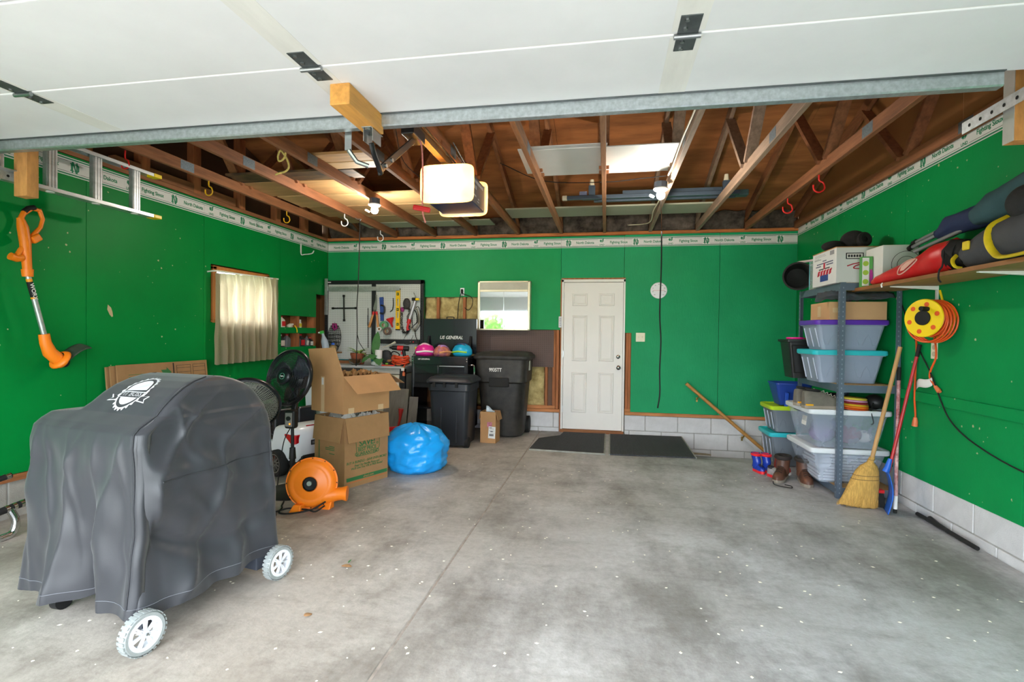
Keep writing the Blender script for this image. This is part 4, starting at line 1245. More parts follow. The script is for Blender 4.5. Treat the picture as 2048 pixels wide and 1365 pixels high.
# ---- moving carton with flaps folded down
NA, NB_ = Vector((.40, .915, 0)), Vector((-.915, .40, 0))
def carton(name, label, corner, wa, wb_, hh, m, th=.006):
    t = thing(name, label, 'box', corner, 0, 'open cardboard cartons')
    a, b, Z = NA * wa, NB_ * wb_, Vector((0, 0, hh))
    O = Vector((0, 0, 0))
    def side(p, q, inward, nm):
        i = inward.normalized() * th
        MB().hexa([p, q, q + i, p + i], [p + Z, q + Z, q + i + Z, p + i + Z]).build(nm, m, t, bevel=.001)
    side(O, a, b, 'side_wall')
    side(O + NB_ * th, b, a, 'side_wall')
    side(b + NA * th, a + b, -b, 'side_wall')
    side(a + NB_ * th, a + b - NB_ * th, -a, 'side_wall')
    MB().hexa([O + NA * th + NB_ * th, a - NA * th + NB_ * th, a + b - NA * th - NB_ * th, b + NA * th - NB_ * th], [p + Vector((0, 0, th)) for p in (O + NA * th + NB_ * th, a - NA * th + NB_ * th, a + b - NA * th - NB_ * th, b + NA * th - NB_ * th)]).build('bottom', m, t)
    return t
mc = carton('moving_carton', 'brown moving carton with green print and folded flaps standing on the floor', (-2.10, 3.91, 0), .47, .40, .585, CARDD)
def flap(t, p0, p1, d, m, n, name='flap', th=.005):
    p0, p1, d = Vector(p0), Vector(p1), Vector(d)
    n = Vector(n).normalized() * th
    ins = (p1 - p0).normalized() * .012
    return MB().hexa([p0, p1, p1 + n, p0 + n], [p0 + d + ins, p1 + d - ins, p1 + d - ins + n, p0 + d + ins + n]).build(name, m, t, bevel=.001)
Z1 = Vector((0, 0, .585))
flap(mc, Z1 - NB_ * .001, Z1 + NA * .47 - NB_ * .001, Vector((0, 0, -.205)) - NB_ * .028, CARDD, -NB_)
flap(mc, Z1 - NA * .001 + NB_ * .01, Z1 + NB_ * .39 - NA * .001, Vector((0, 0, -.2)) - NA * .03, CARDD, -NA)
fr = lambda a, z, off=.002: NA * a - NB_ * off + Vector((0, 0, z))
rotr = (R(90), 0, math.atan2(.915, .40))
text(mc, 'SAVE!', .07, PRINTG, fr(.235, .355), rotr, bold=.02, width=1.0)
text(mc, 'BEST PRICE\nGUARANTEED', .042, PRINTG, fr(.235, .285), rotr, bold=.02, width=.95)
text(mc, 'BUY A BUNDLE\u2014SAVE EVEN MORE!', .03, PRINTG, fr(.235, .205), rotr, bold=.012, shear=.2, width=.9)
text(mc, "Read Our Bundle Prices and\nWe'll Give You 10% in FREE Boxes!", .026, PRINTG, fr(.235, .165), rotr, bold=.012, shear=.2, width=.9)
for p, q in (((.115, .375), (.125, .25)), ((.125, .25), (.32, .25)), ((.32, .25), (.37, .30)), ((.37, .30), (.37, .375)), ((.13, .325), (.31, .325))):
    MB().bar(fr(*p), fr(*q), .004, .0012, NB_).build('printed_line', PRINTG, mc)
MB().lathe([(.011, 0), (.011, .001), (.007, .001), (.007, 0)], 16, Matrix.Translation(fr(.345, .335)) @ Matrix.Rotation(rotr[2], 4, 'Z') @ YM).build('printed_ring', PRINTG, mc)
MB().hexa([fr(.02, .055), fr(.46, .055), fr(.46, .055, .001), fr(.02, .055, .001)], [fr(.02, .085), fr(.46, .085), fr(.46, .085, .001), fr(.02, .085, .001)]).build('printed_band', PRINTG, mc)
MB().hexa([fr(.02, .04), fr(.46, .04), fr(.46, .04, .001), fr(.02, .04, .001)], [fr(.02, .045), fr(.46, .045), fr(.46, .045, .001), fr(.02, .045, .001)]).build('printed_band', mat('orange print', 'c2652e', .7), mc)
text(mc, 'uhaul.com', .028, CARD, fr(.25, .07, .003), rotr, bold=.01)
fl_ = lambda b, z, off=.002: NB_ * b - NA * off + Vector((0, 0, z))
MB().hexa([fl_(.33, .1), fl_(.34, .1), fl_(.34, .1, .001), fl_(.33, .1, .001)], [fl_(.33, .38), fl_(.34, .38), fl_(.34, .38, .001), fl_(.33, .38, .001)]).build('printed_line', PRINTG, mc)
rotl = (R(90), 0, math.atan2(-.40, .915))
for z, n in ((.33, 3), (.27, 1)):
    for k in range(n):
        MB().hexa([fl_(.13, z - k * .014), fl_(.25 - .05 * (k == 0), z - k * .014), fl_(.25 - .05 * (k == 0), z - k * .014, .001), fl_(.13, z - k * .014, .001)], [fl_(.13, z - k * .014 + .006), fl_(.25 - .05 * (k == 0), z - k * .014 + .006), fl_(.25 - .05 * (k == 0), z - k * .014 + .006, .001), fl_(.13, z - k * .014 + .006, .001)]).build('printed_line', PRINTG, mc)
# crumpled paper filling it
CRUM = mat('crumpled packing paper', 'd3cfc8', .8, var=.15, scale=9)
def crumple(u, v):
    p = NA * (.03 + .41 * u) + NB_ * (.03 + .34 * v)
    return p + Vector((0, 0, .56 + .05 * noise(u * 5, v * 5, 1) + .045 * noise(u * 13, v * 13, 2)))
o = MB().grid(crumple, 26, 22).build('packing_paper', CRUM, None)
o.location = (-2.10, 3.91, 0)
tag(o, 'crumpled white packing paper filling the moving carton', 'paper')
# ---- upper carton lying open on top
CU = Vector((-2.10, 3.91, .618)) + NB_ * .02 - NA * 0.0
uc = carton('open_carton', 'tan open carton resting on top of the moving carton', CU, .50, .43, .31, CARD)
Zu = Vector((0, 0, .31))
flap(uc, Zu, Zu + NA * .5, -NB_ * .16 + Vector((0, 0, -.135)), CARD, (0, 0, 1))
flap(uc, Zu + NA * .5, Zu + NA * .5 + NB_ * .42, NA * .2 + Vector((0, 0, -.1)), CARD, (0, 0, 1))
p0, p1 = Zu + Vector((0, 0, 0)), Zu + NB_ * .43
MB().hexa([p0, p1, p1 + NA * .006, p0 + NA * .006], [p0 + Vector((0, 0, .24)) + NB_ * .12, p1 + Vector((0, 0, .22)) + NB_ * .05, p1 + Vector((0, 0, .22)) + NA * .006 + NB_ * .05, p0 + Vector((0, 0, .24)) + NA * .006 + NB_ * .12]).build('flap', CARD, uc, bevel=.001)
TAPE = mat('packing tape', 'c9ab84', .3, var=.05)
for b0_, z0_, z1_ in ((.25, .0, .3),):
    MB().hexa([fl_(b0_, z0_, .0), fl_(b0_ + .045, z0_, .0), fl_(b0_ + .045, z0_, .001), fl_(b0_, z0_, .001)], [fl_(b0_, z1_, .0), fl_(b0_ + .045, z1_, .0), fl_(b0_ + .045, z1_, .001), fl_(b0_, z1_, .001)]).build('tape', TAPE, uc)
MB().hexa([fl_(.26, .23, .001), fl_(.285, .23, .001), fl_(.285, .23, .002), fl_(.26, .23, .002)], [fl_(.26, .29, .001), fl_(.285, .29, .001), fl_(.285, .29, .002), fl_(.26, .29, .002)]).build('label_scrap', PAPER, uc)
for a in (.05, .37):
    MB().hexa([fr(a, 0, 0), fr(a + .06, 0, 0), fr(a + .06, 0, .001), fr(a, 0, .001)], [fr(a, .045, 0), fr(a + .06, .045, 0), fr(a + .06, .045, .001), fr(a, .045, .001)]).build('tape', TAPE, uc)
# brown paper behind the flap
o = MB().grid(lambda u, v: NA * (.1 + .36 * u) + NB_ * (.08 + .3 * v) + Vector((0, 0, .31 + .04 * noise(u * 6, v * 6, 3) + .05 * noise(u * 14, v * 11, 4))), 22, 18).build('kraft_paper', mat('kraft paper', '8f6a3f', .8, var=.3, scale=10), None)
o.location = CU
tag(o, 'crumpled brown kraft paper inside the upper carton', 'paper')
# ---- blue sack
BLUE = mat('blue plastic sack', '1b9cec', 0.25, var=0.12, scale=4, bump=.25, bscale=14)
rs = []
for i in range(26):
    t = i / 25
    z = .44 * (1 - math.cos(PI * min(1, t * 1.0))) / 2 if t < .8 else .44 * (1 - math.cos(PI * t)) / 2
    prof_ = [(0, .205), (.08, .25), (.25, .275), (.5, .285), (.72, .27), (.86, .235), (.95, .15), (1, .05)]
    for (a, ra), (b, rb) in zip(prof_, prof_[1:]):
        if a <= t <= b:
            r_ = ra + (rb - ra) * (t - a) / (b - a)
    ring = []
    for j in range(72):
        a = 2 * PI * j / 72
        d = .03 * noise(math.cos(a) * 2.4, math.sin(a) * 2.4, t * 4) + .014 * noise(math.cos(a) * 7, math.sin(a) * 7, t * 10) + .016 * (1 - abs(math.sin(3 * a + 7 * t + 2 * noise(math.cos(a) * 2, math.sin(a) * 2, t * 3)))) ** 4 + .014 * (1 - abs(math.sin(11 * t - 2 * a + 2 * noise(math.cos(a) * 2, math.sin(a) * 2, 5)))) ** 4
        r2_ = r_ * (1 + .03 * math.sin(2 * a + 1)) + d * (1 if t > .04 else .3)
        ring.append(Vector((r2_ * math.cos(a), r2_ * math.sin(a), .43 * t * (1 - .12 * (1 - t)) + .03 * t * noise(math.cos(a) * 3 + 5, math.sin(a) * 3, 2))))
    rs.append(ring)
o = MB().rings(rs).build('blue_sack', BLUE, None, smooth=True, ang=180)
o.location = (-1.76, 4.65, 0)
tag(o, 'bulging bright blue plastic sack on the concrete', 'sack')
# ---- ride-on toy car
CARW = mat('car white plastic', 'dfe1e4', 0.25, var=.02, coat=.3)
SEAT = mat('car seat black', '1b1d22', .35, var=.15)
car = thing('ride_on_car', 'white ride-on toy car with red tail lights behind the blower', 'toy car', (-2.67, 4.07, 0), math.atan2(.41, -.91))
# local x = heading, y = car's right-hand side seen from behind turned; the side nearest the camera is y = 0 .. far side y = -0.5
W_ = .5
def sect(x, z0, z1, iny=0.0, r=.05):
    q = []
    for (y, z), (cy_, cz_) in zip(((0 - iny, z0), (0 - iny, z1), (-W_ + iny, z1), (-W_ + iny, z0)), ((-1, 1), (-1, -1), (1, -1), (1, 1))):
        pass
    ya, yb = -iny, -W_ + iny
    k = min(r, (z1 - z0) / 2.2)
    for cx_, cz_, s in ((ya - k, z0 + k, 0), (ya - k, z1 - k, 1), (yb + k, z1 - k, 2), (yb + k, z0 + k, 3)):
        for a in (0, 45, 90):
            an = R({0: -90, 1: 0, 2: 90, 3: 180}[s] + a)
            q.append(Vector((x, cx_ + k * math.cos(an), cz_ + k * math.sin(an))))
    return q
MB().rings([sect(0, .16, .40, .05, .06), sect(.02, .13, .43, .025, .06), sect(.07, .12, .45, .01, .06), sect(.22, .13, .455, 0), sect(.30, .13, .44, 0), sect(.34, .13, .30, 0), sect(.78, .13, .30, 0), sect(.82, .13, .42, 0), sect(1.02, .13, .38, .02), sect(1.1, .15, .30, .06)]).build('body', CARW, car, smooth=True, ang=45)
MB().rings([sect(-.012, .13, .2, .08, .03), sect(.05, .1, .2, .02, .03), sect(.12, .11, .16, .02, .02)]).build('rear_bumper', BLACKM, car, smooth=True)
MB().box(.32, .8, -.45, -.05, .28, .33).build('cabin_floor', SEAT, car)
for y in (-.13, -.37):
    st = MB().box(-.11, .11, -.10, .10, 0, .08).build('seat', SEAT, car, bevel=.03, seg=3, loc=(.47, y, .34))
    MB().box(-.135, -.075, -.10, .10, .02, .24).build('seat_back', SEAT, st, bevel=.025, seg=3)
for y0_ in (-.005, -.495):
    s = 1 if y0_ > -.1 else -1
    tl = MB().hexa([(-.008, y0_ - s * .02, .31), (.02, y0_ + s * .006, .30), (.13, y0_ + s * .008, .37), (.02, y0_ - s * .12, .325)], [(-.008, y0_ - s * .02, .385), (.02, y0_ + s * .006, .39), (.13, y0_ + s * .008, .39), (.02, y0_ - s * .14, .39)]).build('tail_light', mat('tail light red', 'c4121c', .2, coat=.5, var=.2, scale=20), car, bevel=.003)
MB().box(-.01, -.004, -.33, -.17, .28, .325).build('number_plate', BLACKM, car, bevel=.004)
MB().box(-.0115, -.0102, -.32, -.18, .29, .316).build('plate_face', mat('grey plate', '6a6a6c', .5), car)
MB().box(.05, .056, -.34, -.16, .435, .452).build('brake_light', mat('brake light red', 'b01622', .3), car)
def car_wheel(x, y, s):
    w = MB().lathe([(.07, -.04), (.11, -.045), (.12, -.03), (.12, .03), (.11, .045), (.07, .04)], 36, Matrix.Rotation(R(90), 4, 'X')).build('wheel', RUBBER, car, smooth=True, ang=45, loc=(x, y, .12))
    MB().lathe([(.07, -.035), (.078, -.042), (.085, -.042), (.085, .042), (.078, .042), (.07, .035)], 36, Matrix.Rotation(R(90), 4, 'X')).build('rim', STEEL, w, smooth=True, ang=45)
    MB().cyl((0, -.01, 0), (0, .01, 0), .075, n=28).build('brake_disc', BLACKM, w)
    for k in range(10):
        MB().box(-.005, .005, s * .03 - .004, s * .03 + .004, .01, .075, Matrix.Rotation(2 * PI * k / 10, 4, 'Y')).build('spoke', STEEL, w)
    for k in range(2):
        MB().box(-.018, .018, s * .012 - .004, s * .012 + .004, .03, .07, Matrix.Rotation(.9 + .35 * k, 4, 'Y')).build('caliper', RED, w)
for x in (.22, .9):
    car_wheel(x, .005, 1)
    car_wheel(x, -.505, -1)
ws = MB().hexa([(.76, -.03, .41), (.78, -.03, .41), (.78, -.47, .41), (.76, -.47, .41)], [(.62, -.06, .6), (.64, -.06, .6), (.64, -.44, .6), (.62, -.44, .6)]).build('windscreen', mat('smoked screen', '5a6068', .1, trans=.7), car, bevel=.004)
for y in (-.045, -.455):
    MB().bar((.77, y, .41), (.63, y, .61), .025, .03).build('screen_pillar', CARW, car, bevel=.006)
MB().poly([(.1, -.5, .44), (.28, -.5, .62), (.55, -.5, .74), (.72, -.5, .60), (.7, -.5, .40), (.4, -.5, .36), (.2, -.5, .38)], (0, -1, 0), .03).build('raised_door', CARW, car, bevel=.008, loc=(-.1, -.02, .06))
MB().lathe([(.075, -.008), (.085, 0), (.075, .008), (.065, 0)], 24, Matrix.Translation((.66, -.13, .47)) @ zto((-.8, 0, .5))).build('steering_wheel', BLACK, car, smooth=True)
# ---- flattened cartons leaning on the left wall behind the grill
for k in range(3):
    t = thing('flattened_carton', 'brown flattened carton leaning on the left wall, ' + ('frontmost of three, with printed boxes' if k == 0 else 'middle of three' if k == 1 else 'rearmost of three'), 'box', (XL + .155 - k * .02, 3.55 + k * .0 - .02 * (k > 0) - .02 * k, 0), 0, 'flattened cartons by the grill')
    M = Matrix.Rotation(R(-5.5), 4, 'Y')
    MB().box(-.014, 0, 0, .96, 0.002, 1.01 - .006 * k, M).build('sheet', CARDD, t, bevel=.001)
    if k == 0:
        S = lambda y0, y1, z0, z1, nm, m: MB().box(.0003, .001, y0, y1, z0, z1, M).build(nm, m, t)
        S(.55, .562, .8, 1.0, 'slot', BLACKM)
        for a, b in ((.59, .75), (.78, .93)):
            for z in (.83, .87, .91, .95, .975):
                S(a, b, z, z + .003, 'printed_line', INK)
            for y in (a, b):
                S(y, y + .003, .83, .978, 'printed_line', INK)
        ar = [(.42, .945), (.48, .945), (.48, .965), (.53, .92), (.48, .875), (.48, .895), (.42, .895), (.435, .92)]
        MB().poly([M @ Vector((.0004, y, z)) for y, z in ar], M @ Vector((1, 0, 0)), .0008).build('printed_arrow', PRINTG, t)
        for z in (.88, .9, .92):
            S(.1, .36, z, z + .004, 'printed_line', PRINTG)
# ---- string trimmer hung on the left wall
tr = thing('string_trimmer', 'orange cordless string trimmer hung head-down on the left wall', 'trimmer', (XL + .105, 2.9, 1.6))
def T(y, z, x=0.0):
    return Vector((x, y - 2.9, z - 1.6))
MB().tube([T(2.815, 2.04), T(2.83, 1.98), T(2.845, 1.88), T(2.852, 1.78), T(2.858, 1.69)], [.02, .032, .032, .028, .026], 16).build('grip_body', ORANGE, tr, smooth=True)
MB().tube([T(2.815, 2.03), T(2.835, 2.075), T(2.885, 2.12), T(2.935, 2.115), T(2.955, 2.06), T(2.94, 2.0), T(2.9, 1.945), T(2.885, 1.91)], [.016, .017, .016, .015, .013, .013, .016, .02], 12).build('loop_handle', ORANGE, tr, smooth=True)
MB().tube([T(2.835, 2.085, .004), T(2.86, 2.112, .004), T(2.9, 2.128, .004)], .0175, 12).build('rubber_grip', BLACKM, tr, smooth=True)
MB().box(-.028, .028, -.03, .035, -.025, .025).build('battery_foot', ORANGE, tr, bevel=.01, rot=(R(38), 0, 0), loc=(0, .0, .315))
MB().tube([T(2.85, 1.87), T(2.815, 1.82), T(2.79, 1.77)], .017, 12).build('aux_arm', ORANGE, tr, smooth=True)
MB().tube([T(2.825, 1.775), T(2.79, 1.765), T(2.755, 1.775)], .025, 14).build('aux_grip', ORANGE, tr, smooth=True)
MB().cyl(T(2.857, 1.70), T(2.86, 1.65), .034, .03, 16).build('collar', ORANGE, tr, smooth=True)
sh = MB().cyl(T(2.86, 1.66), T(2.965, 1.25), .017, n=16).build('shaft', ALU, tr, smooth=True)
MB().cyl(T(2.866, 1.637), T(2.9, 1.503), .0176, n=16).build('decal', mat('orange decal', 'e8961e', .4), sh, smooth=True)
MB().cyl(T(2.871, 1.617), T(2.897, 1.515), .018, n=16).build('decal_band', BLACKM, sh, smooth=True)
o = text(tr, 'WORX', .036, PAPER, (0, 0, 0), bold=.02)
mm = Matrix(((0, 0, 1), (.248, .969, 0), (-.969, .248, 0))).to_4x4()
mm.translation = Vector((.0195, -.017, -.05))
o.matrix_local = mm
MB().tube([T(2.962, 1.26), T(2.972, 1.20), T(3.0, 1.13), T(3.06, 1.075), T(3.09, 1.06)], [.032, .034, .042, .045, .05], 16).build('head', ORANGE, tr, smooth=True)
MB().cyl(T(3.06, 1.07), T(3.115, 1.045), .035, .03, 16).build('spool', BLACKM, tr, smooth=True)
MB().lathe([(.05, 0), (.07, .02), (.075, .03)], 20, Matrix.Translation(T(3.05, 1.09)) @ zto((0, .8, -.6))).build('spool_housing', ORANGE, tr, smooth=True, solid=.004)
MB().grid(lambda u, v: T(3.09 + .17 * u + .01 * math.sin(v * 3), 1.095 + .09 * math.sin(u * 1.6) - .03 * v + .0 * u, -.05 + .1 * v), 10, 8).build('guard', mat('grassy guard', '3c4a3c', .7, var=.3, scale=12), tr, smooth=True, solid=.006)
MB().cyl(T(2.945, 2.128), T(2.945, 2.128, -.1), .004, n=8).build('nail', STEEL, tr)
# ---- pleated curtain
CLOTH = mat('curtain cloth', 'a89c86', 0.9, var=.18, scale=60, stretch=(1, 1, 6), detail=2)
nt = CLOTH.node_tree
pb_ = nt.nodes['Principled BSDF']
tl_ = nt.nodes.new('ShaderNodeBsdfTranslucent')
tl_.inputs[0].default_value = col('e6d9be')
ms = nt.nodes.new('ShaderNodeMixShader')
ms.inputs[0].default_value = .6
nt.links.new(pb_.outputs[0], ms.inputs[1])
nt.links.new(tl_.outputs[0], ms.inputs[2])
nt.links.new(ms.outputs[0], nt.nodes['Material Output'].inputs[0])
ct = thing('curtain', 'beige woven pleated curtain glowing before the left window', 'curtain', (XL + .09, 4.58, 0))
def cloth(u, v):
    y = u * 1.02
    z = .95 + .93 * v + .02 * u + .035 * u * v
    k = u * 13.0 * 2 * PI / 1.0
    fl = (1 - .55 * max(0, (v - .86) / .14))
    x = .040 * math.sin(k * .77 + .5 * math.sin(u * 9)) * fl + .014 * math.sin(k * 1.9 + 1) * fl * (1 - .3 * v) + .012 * noise(u * 9, v * 4, 2)
    if v > .88:
        x += .006 * math.sin(k * 3)
    return (x, y + .012 * noise(u * 6, v * 5, 7), z)
MB().grid(cloth, 220, 40).build('cloth', CLOTH, ct, smooth=True, ang=180)
MB().tube([(-.085, .0, 1.895), (0.0, -.0, 1.9), (.0, .2, 1.905), (0, 1.02, 1.925)], .008, 8).build('curtain_rod', WHITE, ct, smooth=True)
# ---- bottles in the wall niche
def bottle(label, y, z, rad, hh, m, capm, lab=None, x=XL - .05, neck=.35, depth=.8, rx=0, name='bottle', capr=.4):
    t = thing(name, label, 'bottle', (x, y, z), 0, 'bottles in the wall niche', rot=(rx, 0, 0))
    mb = MB()
    rs = []
    for r_, zz in ((.9, 0), (1, .02), (1, .6), (.85, .7), (neck, .84), (neck, .9)):
        ring = []
        for j in range(20):
            a = 2 * PI * j / 20
            c_, s_ = math.cos(a), math.sin(a)
            e = .6
            ring.append(Vector((rad * depth * r_ * math.copysign(abs(c_) ** e, c_), rad * r_ * math.copysign(abs(s_) ** e, s_), hh * zz)))
        rs.append(ring)
    mb.rings(rs).build('bottle_body', m, t, smooth=True, ang=50)
    MB().cyl((0, 0, hh * .9), (0, 0, hh), rad * capr, n=14).build('cap', capm, t, smooth=True)
    if lab:
        MB().box(rad * depth, rad * depth + .001, -rad * .7, rad * .7, hh * .12, hh * .55).build('label_patch', lab, t)
    return t
OIL = mat('black oil bottle', '1a1b1e', .3, var=.1)
JUG = mat('white jug', 'd6d2c4', .4, var=.05)
GRYB = mat('grey bottle', '5c6064', .35, var=.1)
bottle('cream spray jug with a red cap on the upper niche shelf', 5.86, 1.346, .05, .145, JUG, RED, RED)
bottle('white jug lying on the upper niche shelf', 6.0, 1.352, .028, .12, JUG, WHITE, None, rx=R(-70))
bottle('white can with a yellow foot on the upper niche shelf', 6.23, 1.346, .042, .11, WHITE, WHITE, mat('yellow label', 'd9c832', .5), neck=.9, capr=.85, name='can')
bottle('black oil jug with a white cap, lower niche shelf, left end', 5.84, 1.097, .055, .16, OIL, WHITE, mat('red white label', 'c7bdb8', .5))
bottle('grey oil jug with a red cap, lower niche shelf', 5.98, 1.097, .05, .165, GRYB, RED, None)
bottle('black oil jug with a red label, lower niche shelf', 6.27, 1.097, .06, .165, OIL, RED, RED)
bottle('leaning grey bottle on the lower niche shelf', 6.40, 1.097, .035, .15, GRYB, BLACK, PAPER, rx=R(-14))
bottle('short black bottle with a red cap, lower niche shelf, right end', 6.5, 1.097, .045, .12, OIL, RED, PAPER)
MB()
o = MB().tube([(0, 0, .02), (.012, .01, .0), (.014, .03, -.03), (.014, .035, -.07)], .007, 8).build('yellow_strap', YELLOW, None, smooth=True)
o.location = (XL + .002, 6.07, 1.355)
tag(o, 'yellow strap dangling over the green niche ledge', 'strap')
# ---- dark accessory at the left edge of the view
BK = thing('handlebar_rack', 'black and chrome bar with bright segments by the left wall', 'bar', (-3.62, 2.62, 0))
a, b = Vector((.0, -.25, .16)), Vector((.0, .16, .205))
bar_ = MB().cyl(a, b, .022, n=14).build('bar', BLACKM, BK, smooth=True)
for k in range(6):
    p = a.lerp(b, .45 + .1 * k)
    d = (b - a).normalized()
    MB().cyl(p - d * .010, p + d * .010, .0235, n=14).build('bright_segment', CHROME, bar_, smooth=True)
a, b = Vector((-.1, -.3, .32)), Vector((-.1, .03, .36))
bar_ = MB().cyl(a, b, .018, n=14).build('bar', BLACKM, BK, smooth=True)
MB().cyl(a.lerp(b, .9), a.lerp(b, .98), .0195, n=14).build('bright_segment', CHROME, bar_, smooth=True)
MB().tube([(.0, -.05, .18), (.02, -.03, .1), (.02, -.05, .03), (.02, -.12, .02)], .022, 10).build('pedal_arm', CHROME, BK, smooth=True)
MB().tube([(-.1, -.28, .33), (-.05, -.3, .2), (0, -.25, .16)], .02, 10).build('frame_tube', BLACKM, BK, smooth=True)
MB().tube([(0, -.25, .16), (.03, -.3, .08), (.03, -.3, 0.0)], .02, 10).build('frame_tube', BLACKM, BK, smooth=True)
MB().tube([(-.1, -.28, .33), (-.14, -.3, .15), (-.14, -.3, 0.0)], .02, 10).build('frame_tube', BLACKM, BK, smooth=True)
# ================================================================ BACK WALL AND WORK CORNER
def rring(w, d, z, r, n=5, cx=0.0, cy=0.0):
    q = []
    r = min(r, w / 2.01, d / 2.01)
    for sx, sy, a0 in ((1, -1, -90), (1, 1, 0), (-1, 1, 90), (-1, -1, 180)):
        for k in range(n + 1):
            a = R(a0 + 90 * k / n)
            q.append(Vector((cx + sx * (w / 2 - r) + r * math.cos(a), cy + sy * (d / 2 - r) + r * math.sin(a), z)))
    return q
# ---- mirror cabinet
mcab = thing('mirror_cabinet', 'gold-edged bathroom cabinet with two sliding mirrors on the back wall', 'cabinet', (-1.35, 6.877, 1.355))
GOLD = mat('gold white frame', 'e6dcc0', .3, metal=.3, var=.05)
MIRR = mat('mirror glass', 'e8ecec', .03, metal=1.0, var=.0)
MB().box(-.345, .345, -.11, 0, 0, .64).build('case', WHITE, mcab, bevel=.004)
MB().box(-.33, .33, -.125, -.108, .535, .63).build('valance', mat('putty enamel', 'b9b5a4', .4), mcab)
for a in ((-.355, -.325, -.13, 0, -.005, .65), (.325, .355, -.13, 0, -.005, .65), (-.355, .355, -.13, 0, .63, .65), (-.355, .355, -.13, 0, -.008, .012), (-.325, .325, -.128, -.108, .505, .535)):
    MB().box(*a).build('frame', GOLD, mcab, bevel=.004)
MB().box(-.325, .01, -.1165, -.1135, .012, .505).build('mirror_pane', MIRR, mcab)
MB().box(.0, .325, -.1225, -.1195, .012, .505).build('mirror_pane', MIRR, mcab)
MB().box(-.002, .004, -.124, -.112, .012, .505).build('pane_edge', CHROME, mcab)
# ---- thermometer, switch, strip, outlet
th = thing('wall_thermometer', 'round white dial thermometer on the green back wall', 'thermometer', (.66, 6.878, 1.88))
MB().lathe([(.103, 0), (.105, .012), (.1, .018), (.098, .012), (0, .012)], 40, YM).build('dial', mat('white dial', 'e2e3e8', .4, var=.02), th, smooth=True)
MB().box(-.075, .075, -.0145, -.0135, -.0015, .0015).build('needle', RED, th)
for k in range(9):
    a = R(225 - k * 33.75)
    text(th, str(-40 + k * 20), .018, INK, (.078 * math.cos(a), -.0135, .078 * math.sin(a)), FRONT)
sw = thing('light_switch', 'ivory double light switch plate right of the door', 'switch', (.44, 6.877, 1.275))
IVORY = mat('ivory plastic', 'e2dcc0', .4, var=.02)
MB().box(-.058, .058, -.006, 0, -.058, .058).build('plate', IVORY, sw, bevel=.003)
for x in (-.023, .023):
    MB().box(x - .005, x + .005, -.016, -.005, -.006, .012).build('toggle', IVORY, sw, bevel=.002)
rs_ = thing('keypad', 'narrow white keypad strip on the door frame', 'keypad', (-.60, 6.866, 1.465))
MB().box(-.022, .022, -.012, 0, -.075, .075).build('case', mat('keypad white', 'd9d9dc', .4), rs_, bevel=.008)
for k in range(5):
    MB().box(-.012, .012, -.0135, -.0118, -.055 + k * .024, -.04 + k * .024).build('button', mat('grey button', 'a2a6ac', .5), rs_, bevel=.002)
ol = thing('wall_outlet', 'metal outlet with black cord above the bare insulation', 'outlet', (-1.955, 6.872, 1.87))
MB().box(-.03, .03, -.006, 0, -.055, .055).build('plate', STEEL, ol, bevel=.002)
MB().box(-.012, .012, -.04, -.006, -.02, .035).build('plug', BLACKM, ol, bevel=.004)
MB().tube([(0, -.04, -.0), (-.03, -.05, -.12), (-.05, -.03, -.25), (-.06, -.02, -.45)], .006, 6).build('cord', BLACKM, ol, smooth=True)
MB().tube([(.0, -.03, -.02), (.14, -.03, -.08), (.15, -.03, -.18), (.1, -.03, -.25), (.04, -.02, -.22)], .005, 6).build('cord', BLACKM, ol, smooth=True)
# ---- rubber mats by the door
def mat_mat():
    m = mat('ribbed rubber mat', '3a3b3e', .85, var=.12, scale=30)
    nt = m.node_tree
    wv = nt.nodes.new('ShaderNodeTexWave')
    wv.inputs['Scale'].default_value = 22
    wv.bands_direction = 'X'
    tc = [n for n in nt.nodes if n.type == 'TEX_COORD'][0]
    nt.links.new(tc.outputs['Object'], wv.inputs[0])
    bp = nt.nodes.new('ShaderNodeBump')
    bp.inputs['Strength'].default_value = .6
    bp.inputs['Distance'].default_value = .004
    nt.links.new(wv.outputs['Fac'], bp.inputs['Height'])
    nt.links.new(bp.outputs[0], nt.nodes['Principled BSDF'].inputs['Normal'])
    return m
RM = mat_mat()
EDGE = mat('worn mat edge', '8f8e86', .9, var=.2, scale=14)
def floor_mat(label, pts, edges):
    t = thing('rubber_mat', label, 'mat', (pts[0][0], pts[0][1], 0), 0, 'rubber mats before the door')
    o = Vector((pts[0][0], pts[0][1], 0))
    MB().poly([Vector((x, y, .002)) - o for x, y in pts], (0, 0, 1), .014).build('mat_sheet', RM, t)
    for a, b in edges:
        a, b = Vector((pts[a][0], pts[a][1], .0085)) - o, Vector((pts[b][0], pts[b][1], .0085)) - o
        MB().bar(a, b, .016, .017).build('worn_edge', EDGE, t, bevel=.003)
floor_mat('dark ribbed rubber mat with a cut corner left of the seam', [(-.83, 5.70), (.0, 5.65), (.01, 6.80), (-.53, 6.80), (-.56, 6.56), (-.80, 6.32)], [(1, 2), (0, 1)])
floor_mat('dark ribbed rubber mat right of the seam before the door', [(.055, 5.65), (.955, 5.70), (.96, 6.84), (.065, 6.80)], [(0, 3), (1, 2)])
o = MB().box(-.16, .16, -.09, .09, 0, .02).build('wood_offcut', mat('grey board', '8a7c66', .8, var=.3, scale=8), None, bevel=.002)
o.location = (1.10, 6.62, floor_z(1.1, 6.62) + .03)
o.rotation_euler = (R(-10), R(4), .2)
tag(o, 'small weathered board on the floor right of the mats', 'board')
